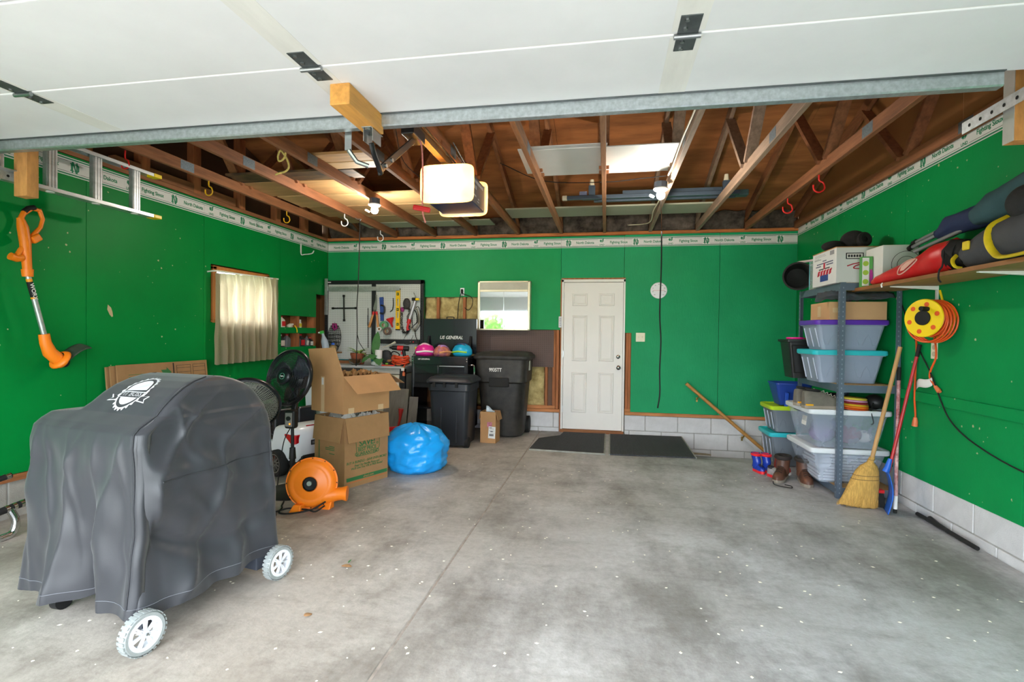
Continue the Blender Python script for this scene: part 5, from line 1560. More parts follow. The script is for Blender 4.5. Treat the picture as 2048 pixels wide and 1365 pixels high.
# ---- handrail leaning on the back wall
hr = thing('handrail', 'round wooden handrail with brass brackets leaning on the back wall', 'handrail', (1.0, 6.76, .70))
RAILW = mat('handrail wood', 'b98548', .5, var=.15, scale=4, stretch=(1, 5, 5))
a, b = Vector((0, 0, 0)), Vector((1.0, -.02, -.86))
MB().cyl(a, b, .021, n=16).build('rail', RAILW, hr, smooth=True)
for k in (.16, .70):
    p = a.lerp(b, k)
    MB().tube([p + Vector((-.005, 0, -.018)), p + Vector((-.02, .02, -.05)), p + Vector((-.02, .05, -.065))], .008, 8).build('bracket', BRASS, hr, smooth=True)
    MB().box(p.x - .03, p.x - .01, p.y + .05, p.y + .056, p.z - .095, p.z - .04).build('bracket_plate', BRASS, hr)
# ---- pegboard bench back
PEGW = mat('white pegboard', 'c3c7c4', .5, var=.03, scale=3)
FRB = mat('black bench frame', '1b1c1f', .45, var=.12, scale=8)
pg = thing('pegboard_rack', 'black framed white pegboard rack standing over the workbench', 'pegboard', (-3.22, 6.8, .82))
MB().box(-.70, -.03, 0, .006, .0, 1.16).build('pegboard_panel', PEGW, pg)
MB().box(.03, .69, 0, .006, .0, 1.16).build('pegboard_panel', PEGW, pg)
for sx0, sx1 in ((-.70, -.03), (.03, .69)):
    mb = MB()
    nx = int((sx1 - sx0) / .0254)
    for i in range(nx):
        for j in range(45):
            x, z = sx0 + .014 + i * .0254, .014 + j * .0254
            mb.add([(x - .0032, -.0006, z - .0032), (x + .0032, -.0006, z - .0032), (x + .0032, -.0006, z + .0032), (x - .0032, -.0006, z + .0032)], [(0, 1, 2, 3)])
    tag(mb.build('peg_holes', HOLE, pg), kind='stuff')
for a in ((-.745, -.70, -.02, .03, -.82, 1.21), (.69, .735, -.02, .03, -.82, 1.21), (-.03, .03, -.02, .02, .0, 1.17), (-.745, .735, -.02, .03, 1.155, 1.21)):
    MB().box(*a).build('frame_post', FRB, pg, bevel=.003)
for x in (-.722, .712):
    mb = MB()
    for k in range(28):
        mb.box(x - .004, x + .004, -.0215, -.0195, .1 + k * .035, .118 + k * .035)
    tag(mb.build('post_slots', HOLE, pg), kind='stuff')
ps = MB().box(.03, .69, -.05, -.005, .325, .385).build('power_strip', FRB, pg, bevel=.003)
MB().box(.60, .615, -.053, -.05, .345, .36).build('switch', mat('red switch', 'd02030', .4), ps)
MB().box(.56, .567, -.053, -.05, .35, .357).build('lamp', WHITE, ps)
MB().box(-.71, -.65, -.0212, -.02, 1.176, 1.192).build('maker_plate', PAPER, pg)
YT = 6.80 - .012
def hung(name, label, cat, x, z, y=YT):
    return thing(name, label, cat, (x, y, z), 0)
t = hung('drywall_square', 'long aluminium T-square laid across the pegboard top', 'square', -3.92, 1.91, 6.752)
MB().box(.0, 1.1, -.002, .002, -.028, .028).build('blade', ALU, t)
MB().box(-.03, .015, -.006, .004, -.37, .145).build('head', ALU, t, bevel=.002)
mb = MB()
for k in range(44):
    mb.box(.02 + k * .0245, .0215 + k * .0245, -.0026, -.002, -.028, -.016)
tag(mb.build('tick_marks', INK, t), kind='stuff')
t = hung('lug_wrench', 'black four-way lug wrench hung on the pegboard', 'wrench', -3.665, 1.635)
for a, b in (((-.19, 0, 0), (.19, 0, .004)), ((-.003, -.014, .19), (.005, -.014, -.185))):
    a, b = Vector(a), Vector(b)
    MB().cyl(a, b, .010, n=10).build('arm', BLACKM, t, smooth=True)
    for p, q in ((a, b), (b, a)):
        MB().cyl(p, p + (q - p).normalized() * .03, .016, n=12).build('socket', BLACKM, t, smooth=True)
# tyre chain bundles
def chain_bundle(label, x, z, hh, w, ym):
    t = hung('tyre_chain', label, 'chain', x, z)
    CH = mat('chain dark steel', '2f3032', .4, metal=.7, var=.3, scale=40)
    for k in range(9):
        u = (k / 8 - .5)
        mb = MB()
        pts = []
        for q in range(14):
            f = q / 13
            pts.append(Vector((u * w * (math.sin(PI * (.15 + .8 * f)) ** .8), -.02 - .03 * math.sin(PI * f) * math.cos(u * 2.6), -hh * f)))
        for p, q in zip(pts, pts[1:]):
            mb.tube([p, (p + q) / 2, q], [.003, .0055, .003], 5)
        tag(mb.build('chain_strand', CH, t), kind='stuff')
    for k in range(5):
        f = .35 + .14 * k
        mb = MB()
        mb.tube([Vector((math.cos(a) * w * .5 * math.sin(PI * (.15 + .8 * f)), -.03 - .02 * math.sin(a), -hh * f + .01 * math.sin(3 * a))) for a in [2 * PI * i / 16 for i in range(16)]], .004, 5, closed=True)
        mb.build('cross_chain', CH, t)
    MB().tube([(-.025, -.02, -.03), (-.02, -.03, .02), (.02, -.03, .02), (.028, -.02, -.04), (0, -.035, -.06)], .018, 10, closed=True).build('rubber_tie', mat('magenta rubber', '8e2468', .5), t, smooth=True)
    MB().tube([(0, .005, .03), (0, -.02, .035), (0, -.03, .05)], .004, 6).build('peg_hook', STEEL, t)
chain_bundle('bundle of dark tyre chain with a magenta tie, hung low left on the pegboard', -3.80, 1.39, .38, .2, 0)
t = hung('tyre_chain', 'looped dark tyre chain with a magenta tie beside the spirit level', 'chain', -2.74, 1.60)
for s in (-.045, .045):
    pass
CH2 = mat('chain dark steel 2', '4a484c', .4, metal=.7, var=.3, scale=40)
loop = [Vector((-.05, -.02, 0)), Vector((-.06, -.02, -.1)), Vector((-.055, -.02, -.22)), Vector((-.02, -.025, -.3)), Vector((.03, -.025, -.3)), Vector((.065, -.02, -.22)), Vector((.07, -.02, -.1)), Vector((.06, -.02, .02)), Vector((.02, -.02, .05)), Vector((-.03, -.02, .04))]
mb = MB()
for i in range(64):
    f = i / 64 * len(loop)
    k = int(f) % len(loop)
    p = loop[k].lerp(loop[(k + 1) % len(loop)], f - int(f))
    mb.lathe([(.018, -.003), (.023, 0), (.018, .003), (.014, 0)], 8, Matrix.Translation(p) @ zto((random.uniform(-1, 1), random.uniform(-.6, .6), 1)))
tag(mb.build('chain_links', CH2, t, smooth=True), kind='stuff')
MB().ell((-.045, -.025, .02), (.03, .018, .035), 12, 8).build('rubber_tie', mat('magenta rubber', '8e2468', .5), t, smooth=True)
# hedge shears
t = hung('hedge_shears', 'hedge shears with wooden handles hung on the pegboard', 'shears', -3.19, 1.58)
HW = mat('shear handle wood', 'c58a52', .5, var=.12, scale=6, stretch=(4, 4, 1))
for s, x1 in ((-1, -.085), (1, .05)):
    MB().cyl((s * .025, -.02, -.02), (x1, -.02, -.21), .015, .019, 12).build('handle', HW, t, smooth=True)
    MB().cyl((s * .02, -.02, .01), (s * .027, -.02, -.035), .017, n=12).build('ferrule', RED, t, smooth=True)
    MB().poly([(s * .018, -.012 - .006 * (s > 0), 0), (s * .03, -.012 - .006 * (s > 0), .06), (.025 + s * .006, -.012 - .006 * (s > 0), .24), (.012 + s * .006, -.012 - .006 * (s > 0), .245), (s * -.002, -.012 - .006 * (s > 0), .06)], (0, -1, 0), .003).build('blade', STEEL, t)
t = hung('hand_saw', 'blue handled pruning saw hung behind the shears', 'saw', -3.10, 1.63)
MB().poly([(-.03, -.005, .16), (.03, -.005, .165), (.04, -.005, -.17), (-.01, -.005, -.17)], (0, -1, 0), .012).build('sheath', mat('blue sheath', '24468c', .5, var=.2, scale=14), t, bevel=.003)
MB().tube([(.0, -.02, .05), (.05, -.03, .03), (.055, -.03, -.04), (.03, -.03, -.07), (-.01, -.03, -.06)], .012, 8).build('handle', BLACK, t, smooth=True)
t = hung('steel_file', 'thin dark rod tool hung at the panel edge', 'tool', -3.30, 1.46)
MB().cyl((0, -.01, .18), (.005, -.01, -.38), .005, n=8).build('rod', BLACKM, t, smooth=True)
MB().box(-.008, .008, -.018, -.004, -.06, .08).build('handle', GRYB, t, bevel=.003)
t = hung('pry_hook', 'slim dark hooked bar hung beside the shears', 'hook bar', -2.935, 1.78)
MB().tube([(.01, -.01, .0), (.012, -.01, -.09), (.0, -.01, -.16), (-.035, -.01, -.19)], .006, 8).build('bar', BLACKM, t, smooth=True)
# level
t = hung('spirit_level', 'yellow spirit level hung upright on the pegboard', 'level', -2.853, 1.335)
LY = mat('level yellow', 'e9bb0c', .4, var=.05)
lv = MB()
zc = [0, .07, .09, .15, .165, .255, .27, .31, .335, .43, .45, .5, .52, .575]
sheet('body', 'y', -.02, .018, [-.03, -.011, .011, .03], zc, {(1, 4), (1, 8)}, LY, t, .001)
for z in (.08, .285, .5):
    v = MB().box(-.017, .017, -.0225, -.02, z - .018, z + .018).build('vial_frame', BLACKM, t, bevel=.004)
    MB().cyl((-.011, -.023, z), (.011, -.023, z), .006, n=10).build('vial', mat('vial green', 'b9d24a', .2), v, smooth=True)
for z in (.0, .565):
    MB().box(-.031, .031, -.0215, 0, z - .004, z + .012).build('end_cap', BLACKM, t)
# funnel, tape rolls
t = hung('funnel', 'red plastic funnel hung on the pegboard', 'funnel', -2.955, 1.455)
MB().lathe([(.055, 0), (.05, -.012), (.014, -.07), (.008, -.13)], 22, Matrix.Translation((0, -.05, .04)) @ Matrix.Rotation(R(-18), 4, 'Y')).build('cone', RED, t, smooth=True, solid=.003)
for nm, lab, x, z, r0, r1, m, yy in (('tape_roll', 'green tape roll hung on the pegboard', -3.05, 1.40, .058, .028, mat('green tape', '4f8f62', .35), 0), ('tape_roll', 'grey and red tape roll hung below the green one', -2.985, 1.318, .056, .03, mat('grey tape', '5a4a46', .4, var=.3, scale=9), -.04), ('tape_roll', 'small white tape roll hung on the pegboard', -3.10, 1.345, .03, .018, mat('white tape', 'd9d9d6', .4), -.03)):
    t = hung(nm, lab, 'tape', x, z)
    MB().lathe([(r1, -.02), (r0, -.02), (r0, .02), (r1, .02), (r1, -.02)], 28, Matrix.Translation((0, -.025 + yy, 0)) @ YM).build('roll', m, t, smooth=True, ang=40)
    MB().lathe([(r1 - .003, -.021), (r1, -.021), (r1, .021), (r1 - .003, .021), (r1 - .003, -.021)], 28, Matrix.Translation((0, -.025 + yy, 0)) @ YM).build('core', CARDE, t, smooth=True, ang=40)
# caulking gun, racket, cables
t = hung('caulking_gun', 'red and silver caulking gun hung at the pegboard right edge', 'caulking gun', -2.64, 1.62)
MB().cyl((-.03, -.04, -.14), (.05, -.04, .12), .022, n=14).build('barrel', mat('silver tube', 'b7b4ba', .3, metal=.4), t, smooth=True)
MB().cyl((-.045, -.04, -.19), (-.03, -.04, -.13), .03, .024, 14).build('handle_block', RED, t, smooth=True)
MB().tube([(-.045, -.04, -.18), (-.06, -.04, -.25), (-.05, -.04, -.29)], [.016, .016, .022], 10).build('trigger', RED, t, smooth=True)
MB().tube([(.05, -.04, .12), (.06, -.05, .18), (.03, -.05, .23)], .006, 6).build('hook', STEEL, t, smooth=True)
t = hung('headlamp', 'yellow and black clip lamp on the pegboard edge', 'lamp', -2.58, 1.76)
MB().cyl((-.05, -.05, 0), (.0, -.05, .0), .022, n=14).build('lamp_head', BLACKM, t, smooth=True)
MB().box(.0, .05, -.065, -.035, -.015, .015).build('lamp_body', YELLOW, t, bevel=.004)
MB().cyl((-.055, -.05, 0), (-.05, -.05, 0), .016, n=14).build('lamp_lens', PAPER, t)
t = hung('racket_net', 'dark mesh scoop hung on the pegboard', 'net', -2.72, 1.70)
MB().ell((0, -.025, 0), (.055, .02, .08), 14, 10).build('mesh_bag', mat('dark mesh', '3a3838', .8, var=.4, scale=60), t, smooth=True)
t = hung('cable_coil', 'tangled black cables hung at the right of the pegboard', 'cable', -2.60, 1.66)
for k in range(7):
    cx_, rx_, rz_ = random.uniform(-.03, .03), random.uniform(.05, .085), random.uniform(.1, .17)
    MB().tube([(cx_ + rx_ * math.sin(a), -.02 - .004 * k, -.17 + rz_ * math.cos(a) + .02 * math.sin(3 * a)) for a in [2 * PI * i / 22 for i in range(22)]], .0045, 6, closed=True).build('cable_loop', BLACKM if k % 3 else mat('beige cable', 'a79f8d', .5), t, smooth=True)
MB().tube([(.0, -.02, -.3), (.02, -.03, -.42), (.06, -.05, -.5), (.05, -.06, -.7)], .005, 6).build('cable_tail', BLACKM, t, smooth=True)
MB().tube([(-.05, -.02, -.3), (-.14, -.03, -.42), (-.16, -.03, -.5), (-.08, -.03, -.52), (-.02, -.03, -.4)], .003, 6).build('cable_tail', BLACKM, t, smooth=True)
# ---- workbench
wbn = thing('workbench', 'grey steel workbench with black legs and cream drawers below the pegboard', 'workbench', (-3.10, 6.42, 0))
TOPG = mat('bench top grey', 'a9aaac', .45, var=.06, scale=4)
CRD = mat('cream drawer', 'c9c4b2', .45, var=.03)
MB().box(-.68, .64, -.33, .34, .845, .875).build('bench_top', TOPG, wbn, bevel=.005)
MB().box(.585, .64, -.335, -.325, .846, .874).build('edge_strip', mat('brass edge', '8f8458', .5), wbn)
dr_ = MB().box(-.60, .555, -.30, .3, .775, .842).build('drawer', mat('grey drawer', 'b3b1ab', .45), wbn, bevel=.004)
MB().box(-.30, .05, -.305, -.298, .795, .838).build('handle_recess', mat('dark handle', '3f3634', .5), dr_)
for z0, z1 in ((.52, .765), (.27, .51), (.06, .26)):
    d_ = MB().box(-.25, .55, -.31, .3, z0, z1).build('drawer', CRD, wbn, bevel=.006)
    MB().box(.1, .22, -.325, -.31, z1 - .06, z1 - .045).build('handle', STEEL, d_)
for x in (-.655, .60):
    for y in (-.3, .3):
        MB().box(x - .03, x + .03, y - .03, y + .03, 0, .845).build('leg', FRB, wbn, bevel=.003)
MB().box(-.655, .60, .27, .3, .1, .15).build('stretcher', FRB, wbn)
ZB = .8755
# plants
t = thing('potted_fern', 'pale green fern in a terracotta pot on the workbench', 'plant', (-3.20, 6.3, ZB))
TERR = mat('terracotta', '8f4a30', .7, var=.15, scale=9)
MB().lathe([(0, 0), (.07, 0), (.075, .01), (.095, .12), (.1, .12), (.1, .15), (.085, .15), (.08, .12), (0, .12)], 28).build('pot', TERR, t, smooth=True, ang=50)
MB().lathe([(.08, .13), (.05, .138), (0, .14)], 18).build('soil', mat('soil', '2b211b', .95), t, smooth=True)
FERN = mat('fern leaf', '7fa04a', .55, var=.25, scale=12)
LEAFM = mat('dark leaf', '3d6b3c', .4, var=.2, scale=9)
def leaf(L, w, m, parent, loc, rz, pitch, curl=.5, name='leaf', lobes=0):
    def f(u, v):
        ww = w * math.sin(PI * min(1, .06 + .94 * u)) ** .7 * (1 + (.35 * math.sin(u * lobes * 2 * PI) if lobes else 0))
        a = pitch - curl * u
        x = L * u * math.cos(pitch - curl * u / 2)
        z = L * u * math.sin(pitch - curl * u / 2)
        return (x, (v - .5) * ww, z - .06 * abs(v - .5) * ww)
    return MB().grid(f, 14 if lobes else 8, 4).build(name, m, parent, smooth=True, loc=loc, rot=(0, 0, rz), ang=180)
for k in range(16):
    leaf(random.uniform(.14, .26), .035, FERN, t, (0, 0, .13), random.uniform(0, 2 * PI), random.uniform(.4, 1.1), random.uniform(.6, 1.3), 'frond', lobes=5)
t = thing('potted_plant', 'broad-leaved green plant beside the fern', 'plant', (-2.93, 6.22, ZB))
MB().lathe([(0, 0), (.04, 0), (.05, .09), (.045, .09), (.04, .07), (0, .07)], 20).build('pot', mat('teal pot', '2f6f70', .5), t, smooth=True, ang=50)
for rz, L, w, p, c_ in ((1.7, .34, .11, 1.35, .3), (.4, .24, .13, -.2, .6), (-.9, .26, .14, .2, 1.3), (2.9, .2, .1, .5, 1.2), (-2.0, .22, .12, .3, 1.4), (-1.3, .2, .13, .7, 1.8)):
    leaf(L, w, LEAFM, t, (0, 0, .12), rz, p, c_)
for k in range(4):
    MB().cyl((0, 0, .06), (random.uniform(-.03, .03), random.uniform(-.03, .03), .16), .004, n=6).build('stem', LEAFM, t, smooth=True)
t = thing('boot_vase', 'white boot-shaped ceramic vase on the workbench', 'vase', (-2.845, 6.15, ZB))
CER = mat('white ceramic', 'dddcda', .25, var=.02)
MB().lathe([(0, 0), (.042, 0), (.045, .01), (.047, .19), (.05, .2), (.042, .2), (.04, .02)], 24).build('shaft', CER, t, smooth=True, ang=50)
MB().ell((-.055, -.01, .03), (.045, .04, .03), 16, 8).build('toe', CER, t, smooth=True)
t = thing('glass_bowl', 'clear glass bowl before the fern pot', 'bowl', (-3.16, 6.14, ZB))
GLB = mat('clear glass', 'e8efee', .03, trans=1.0, var=0)
MB().lathe([(0, .004), (.04, .004), (.075, .04), (.08, .08), (.076, .08), (.07, .042), (.038, .01), (0, .01)], 24).build('bowl', GLB, t, smooth=True, ang=60)
t = thing('wood_scrap', 'scrap of reddish wood behind the fern', 'wood', (-3.42, 6.45, ZB))
MB().box(-.15, .15, -.03, .03, 0, .04).build('block', WOODX, t, bevel=.003)
MB().box(-.16, .08, -.02, .03, .041, .055).build('teal_strip', mat('teal plastic', '1f6f78', .5), t)
t = thing('cordless_drill', 'black and red cordless drill standing on the workbench', 'drill', (-2.64, 6.52, ZB), .15)
MB().cyl((-.17, 0, .22), (.05, 0, .21), .028, .034, 14).build('motor_body', BLACK, t, smooth=True)
MB().cyl((-.21, 0, .222), (-.165, 0, .22), .012, .022, 12).build('chuck', BLACKM, t, smooth=True)
MB().cyl((-.1, 0, .217), (-.02, 0, .214), .0345, n=14).build('red_band', RED, t, smooth=True)
MB().tube([(-.02, 0, .19), (-.005, 0, .1), (.01, 0, .05)], .022, 10).build('grip', BLACK, t, smooth=True)
MB().box(-.07, .06, -.035, .035, 0, .055).build('battery', BLACK, t, bevel=.008)
MB().box(-.055, -.035, -.01, .01, .13, .17).build('trigger', RED, t, bevel=.004)
t = thing('clear_bottle', 'clear bottle with a yellow cap beside the drill', 'bottle', (-2.47, 6.5, ZB))
MB().lathe([(0, 0), (.045, 0), (.048, .02), (.048, .13), (.02, .18), (.018, .2), (0, .2)], 20).build('bottle_body', mat('clear plastic', 'c9d2d6', .1, trans=.8, var=.03), t, smooth=True, ang=50)
MB().cyl((0, 0, .2), (0, 0, .235), .022, n=14).build('cap', YELLOW, t, smooth=True)
t = thing('extension_cord', 'orange-red extension cord heaped on the workbench corner', 'cord', (-2.56, 6.2, ZB))
OC = mat('orange cord', 'd94a22', .45, var=.08)
for k in range(9):
    rx_, ry_ = random.uniform(.07, .12), random.uniform(.05, .09)
    ph = random.uniform(0, 6)
    MB().tube([(rx_ * math.cos(a), ry_ * math.sin(a) - .02, .012 + .012 * k + .025 * math.sin(a + ph) ** 2) for a in [2 * PI * i / 26 for i in range(26)]], .0065, 6, closed=True).build('cord_loop', OC, t, smooth=True)
MB().tube([(.08, -.05, .03), (.095, -.13, .01), (.09, -.155, -.03), (.1, -.155, -.07)], .0065, 6).build('cord_tail', OC, t, smooth=True)
MB().box(.085, .115, -.168, -.142, -.115, -.07).build('plug', mat('orange plug', 'e0764a', .5), t, bevel=.005)
MB().box(.07, .11, -.17, -.166, -.05, -.01).build('paper_tag', PAPER, t)
for nm, lab, x, y, w, d, hh, m in (('red_tray', 'flat red tool at the front of the workbench', -2.70, 6.13, .17, .05, .014, RED), ('battery_charger', 'black battery charger at the workbench front edge', -2.555, 6.125, .1, .05, .035, BLACK), ('battery_pack', 'small black battery with a green mark on the workbench', -2.76, 6.24, .07, .06, .045, BLACK), ('parts_box', 'black parts box behind the orange cord', -2.70, 6.42, .16, .1, .05, BLACKM), ('small_carton', 'small tan carton at the back of the workbench', -2.80, 6.48, .11, .09, .06, CARD)):
    t = thing(nm, lab, 'tool' if 'carton' not in nm else 'box', (x, y, ZB))
    MB().box(-w / 2, w / 2, -d / 2, d / 2, 0, hh).build('body', m, t, bevel=.004)
    MB().box(-w / 4, w / 4, -d / 2 - .001, -d / 2, hh * .3, hh * .7).build('marking', mat('green mark', '7fbf3a', .4) if 'green' in lab else mat('orange mark', 'b8762c', .5), t)
t = thing('dark_bag', 'slumped dark grey bag against the pegboard', 'bag', (-2.92, 6.55, ZB))
MB().ell((0, 0, .09), (.09, .06, .1), 16, 10).build('bag_body', mat('charcoal cloth', '33353b', .7, var=.2, scale=10), t, smooth=True)
MB().tube([(.06, -.02, .12), (.12, -.03, .17), (.2, -.03, .13), (.16, -.04, .06)], .008, 6).build('strap', BLACKM, t, smooth=True)
t = thing('wooden_spoon', 'pale wooden stick leaning above the vase', 'stick', (-2.93, 6.45, ZB + .22))
MB().tube([(0, 0, 0), (.1, .02, .04), (.17, .03, .075)], [.006, .008, .016], 8).build('stick', mat('pale stick', 'c9c2b0', .6), t, smooth=True)
# spray bottle and jugs at the end of the niche, standing on a small shelf board
o = MB().box(-.13, .13, -.12, .12, 0, .02).build('corner_shelf', CARDD, None)
o.location = (-3.80, 6.62, 1.0)
tag(o, 'small brown shelf in the left rear corner', 'shelf')
t = thing('spray_bottle', 'tilted clear spray bottle with a green trigger in the left corner', 'spray bottle', (-3.80, 6.56, 1.02), 0, rot=(0, R(-14), 0))
MB().lathe([(0, 0), (.045, 0), (.047, .02), (.047, .15), (.02, .23), (.018, .26), (0, .26)], 18).build('bottle_body', mat('milky plastic', 'b9c6d4', .3, alpha=.75), t, smooth=True, ang=50)
MB().box(-.035, .02, -.014, .014, .26, .30).build('trigger_head', mat('green plastic', '3fae4a', .4), t, bevel=.004)
MB().box(-.06, -.035, -.012, .012, .275, .295).build('nozzle', WHITE, t, bevel=.003)
t = thing('oil_jug', 'amber oil jug with a blue cap in the left corner', 'bottle', (-3.72, 6.58, 1.02))
MB().lathe([(0, 0), (.05, 0), (.05, .08), (.02, .1), (0, .1)], 16).build('jug_body', mat('amber plastic', '8f7a4e', .3), t, smooth=True, ang=50)
MB().cyl((0, 0, .1), (0, 0, .125), .022, n=12).build('cap', mat('blue cap', '2a5fd0', .4), t, smooth=True)
# ---- tool cart
tcart = thing('tool_cart', 'black rolling tool cart with its lid propped open', 'tool cart', (-2.01, 6.33, 0))
TB = mat('tool chest black', '17191f', .22, var=.1, scale=5, coat=.4)
MB().box(-.34, .34, -.24, .24, .62, 1.005).build('cabinet', TB, tcart, bevel=.004)
MB().box(-.36, -.335, -.26, .25, .1, 1.012).build('side_post', TB, tcart, bevel=.003)
MB().box(.335, .36, -.26, .25, .1, 1.012).build('side_post', TB, tcart, bevel=.003)
MB().box(-.335, .335, -.262, -.24, .91, 1.01).build('front_rail', TB, tcart, bevel=.003)
for x0, x1, z0, z1 in ((-.325, -.02, .80, .90), (-.325, -.02, .69, .79), (-.01, .325, .77, .90), (-.01, .325, .64, .76), (-.325, -.02, .63, .68)):
    d_ = MB().box(x0, x1, -.258, -.24, z0, z1).build('drawer', TB, tcart, bevel=.003)
    MB().box(x0 + .01, x1 - .01, -.268, -.256, z1 - .014, z1 - .002).build('pull', STEEL if x0 > -.1 else TB, d_, bevel=.002)
MB().box(-.335, .335, -.25, .24, .10, .125).build('bottom_shelf', TB, tcart, bevel=.003)
MB().box(-.335, .335, -.25, .24, .36, .38).build('middle_shelf', TB, tcart, bevel=.003)
for x in (-.3, .3):
    for y in (-.2, .2):
        MB().cyl((x - .015, y, .045), (x + .015, y, .045), .045, n=16).build('caster', BLACKM, tcart, smooth=True)
ld_ = MB().box(-.385, .345, .22, .245, 1.03, 1.49).build('lid', TB, tcart, bevel=.004)
text(tcart, 'US GENERAL', .06, PAPER, (.0, .218, 1.24), FRONT, shear=.3, bold=.02, width=.92)
text(tcart, 'US GENERAL', .025, PAPER, (-.2, -.2635, .975), FRONT, shear=.3, bold=.02, width=1.1)
MB().tube([(-.06, .225, 1.49), (-.06, .225, 1.51), (.03, .225, 1.51), (.03, .225, 1.49)], .006, 8).build('lid_handle', BLACKM, tcart, smooth=True)
for x in (-.3, .27):
    MB().cyl((x, .12, 1.0), (x, .20, 1.26), .014, n=10).build('gas_strut', BLACKM, tcart, smooth=True)
for x in (-.347, .347):
    for z in (.955, .985):
        MB().cyl((x, -.26, z), (x, -.264, z), .007, n=10).build('screw', CHROME, tcart)
MB().tube([(.36, -.2, .9), (.42, -.2, .9), (.42, -.2, .78), (.36, -.2, .78)], .012, 8).build('push_handle', CHROME, tcart, smooth=True)
# helmets on the cart
def helmet(label, x, y, s, ma, mb_, mc_, rz=0):
    t = thing('child_helmet', label, 'helmet', (x, y, 1.013), rz, 'small helmets on the tool cart')
    MB().lathe([(.098 * s, 0), (.115 * s, .03), (.112 * s, .08 * s), (.085 * s, .13 * s), (.04 * s, .155 * s), (0, .16 * s)], 24, Matrix.Scale(1.15, 4, (1, 0, 0))).build('shell', ma, t, smooth=True, ang=60, solid=.01)
    for k in range(3):
        MB().tube([(-.1 * s + .02 * k, (k - 1) * .045 * s, .09 * s), (-.03 * s, (k - 1) * .05 * s, .155 * s + .004), (.05 * s, (k - 1) * .045 * s, .14 * s + .004), (.1 * s, (k - 1) * .04 * s, .08 * s)], .012 * s, 8).build('vent_stripe', mb_, t, smooth=True)
    MB().tube([(-.11 * s, -.09 * s, .045), (0, -.125 * s, .06), (.11 * s, -.09 * s, .05)], .011, 8).build('trim_band', mc_, t, smooth=True)
    return t
PINKM = mat('hot pink', 'd8288c', .3, var=.08)
helmet('hot pink child helmet with white stripes on the tool cart', -2.25, 6.22, .92, PINKM, mat('pale pink', 'e0b9c4', .4), WHITE, .3)
helmet('purple and orange child helmet in the middle of the tool cart', -2.0, 6.14, .8, mat('purple floral', '8a3f96', .35, var=.5, scale=16, second='e08a58'), mat('lilac', 'b48ac8', .4), mat('peach', 'e09a68', .4), .9)
helmet('bright blue child helmet with a lime band on the tool cart', -1.785, 6.30, .95, mat('sky blue', '1fa4d0', .3, var=.05), mat('navy vent', '23305c', .4), mat('lime', '9ed02a', .4), -.2)
# ---- wheeled bins
BIN = mat('bin charcoal', '23262d', .42, var=.1, scale=4, bump=.05, bscale=120)
BIND = mat('dirty bin black', '1c1c1d', .55, var=.5, scale=6, bump=.08, bscale=60, second='3a3632', detail=7)
sb = thing('wheeled_bin', 'smaller charcoal wheeled bin with a clipped lid', 'bin', (-1.735, 5.80, 0))
MB().rings([rring(.40, .40, .03, .05), rring(.41, .41, .05, .05), rring(.47, .45, .64, .06), rring(.48, .46, .645, .06), rring(.50, .47, .65, .06), rring(.50, .47, .725, .06)]).build('tub', BIN, sb, smooth=True, ang=35)
for x in (-.09, .09):
    MB().box(x - .006, x + .006, -.235, -.205, .06, .63, Matrix.Rotation(R(-2), 4, 'X')).build('rib', BIN, sb, bevel=.003)
ldb = MB().rings([rring(.53, .50, .735, .06), rring(.545, .515, .75, .07), rring(.53, .5, .765, .06), rring(.46, .42, .80, .05), rring(.40, .36, .81, .05)]).build('lid', BIN, sb, smooth=True, ang=35)
MB().box(-.19, -.11, -.19, -.13, .79, .80, ).build('sticker', mat('grey sticker', 'b3b2a8', .5), ldb)
for x in (-.16, -.04, .1):
    MB().box(x - .015, x + .015, -.27, -.25, .69, .745).build('clip', BLACKM, ldb, bevel=.004)
for x in (-.2, .2):
    MB().cyl((x - .02, -.14 if x > 0 else .16, .06), (x + .02, -.14 if x > 0 else .16, .06), .06, n=22).build('wheel', BLACKM, sb, smooth=True)
bb = thing('wheeled_bin', 'large black wheeled bin with a grimy lid and white number', 'bin', (-1.28, 6.54, 0))
MB().rings([rring(.50, .46, .02, .16, 8), rring(.52, .48, .06, .16, 8), rring(.60, .56, .66, .13, 8), rring(.60, .56, .68, .12, 8), rring(.64, .60, .70, .1, 8), rring(.66, .62, .98, .1, 8)]).build('tub', BIND, bb, smooth=True, ang=35)
MB().rings([rring(.70, .62, .975, .1, 8), rring(.72, .64, .99, .1, 8), rring(.72, .64, 1.02, .1, 8), rring(.66, .56, 1.055, .1, 8), rring(.5, .4, 1.075, .1, 8)]).build('lid', BIND, bb, smooth=True, ang=35)
MB().box(-.16, .14, -.2, -.15, 1.066, 1.082).build('lid_handle', BIND, bb, bevel=.006)
MB().box(-.14, .11, -.315, -.28, .64, .755).build('lift_pocket', BLACKM, bb, bevel=.01)
text(bb, '9935TT', .062, PAPER, (-.06, -.3125, .85), FRONT, bold=.025, width=.8)
for x in (-.27, .27):
    MB().cyl((x - .03, .2, .11), (x + .03, .2, .11), .11, n=24).build('wheel', BLACKM, bb, smooth=True)
MB().box(.325, .335, -.1, .0, .84, .96).build('side_sticker', mat('grey sticker', 'b3b2a8', .5), bb)
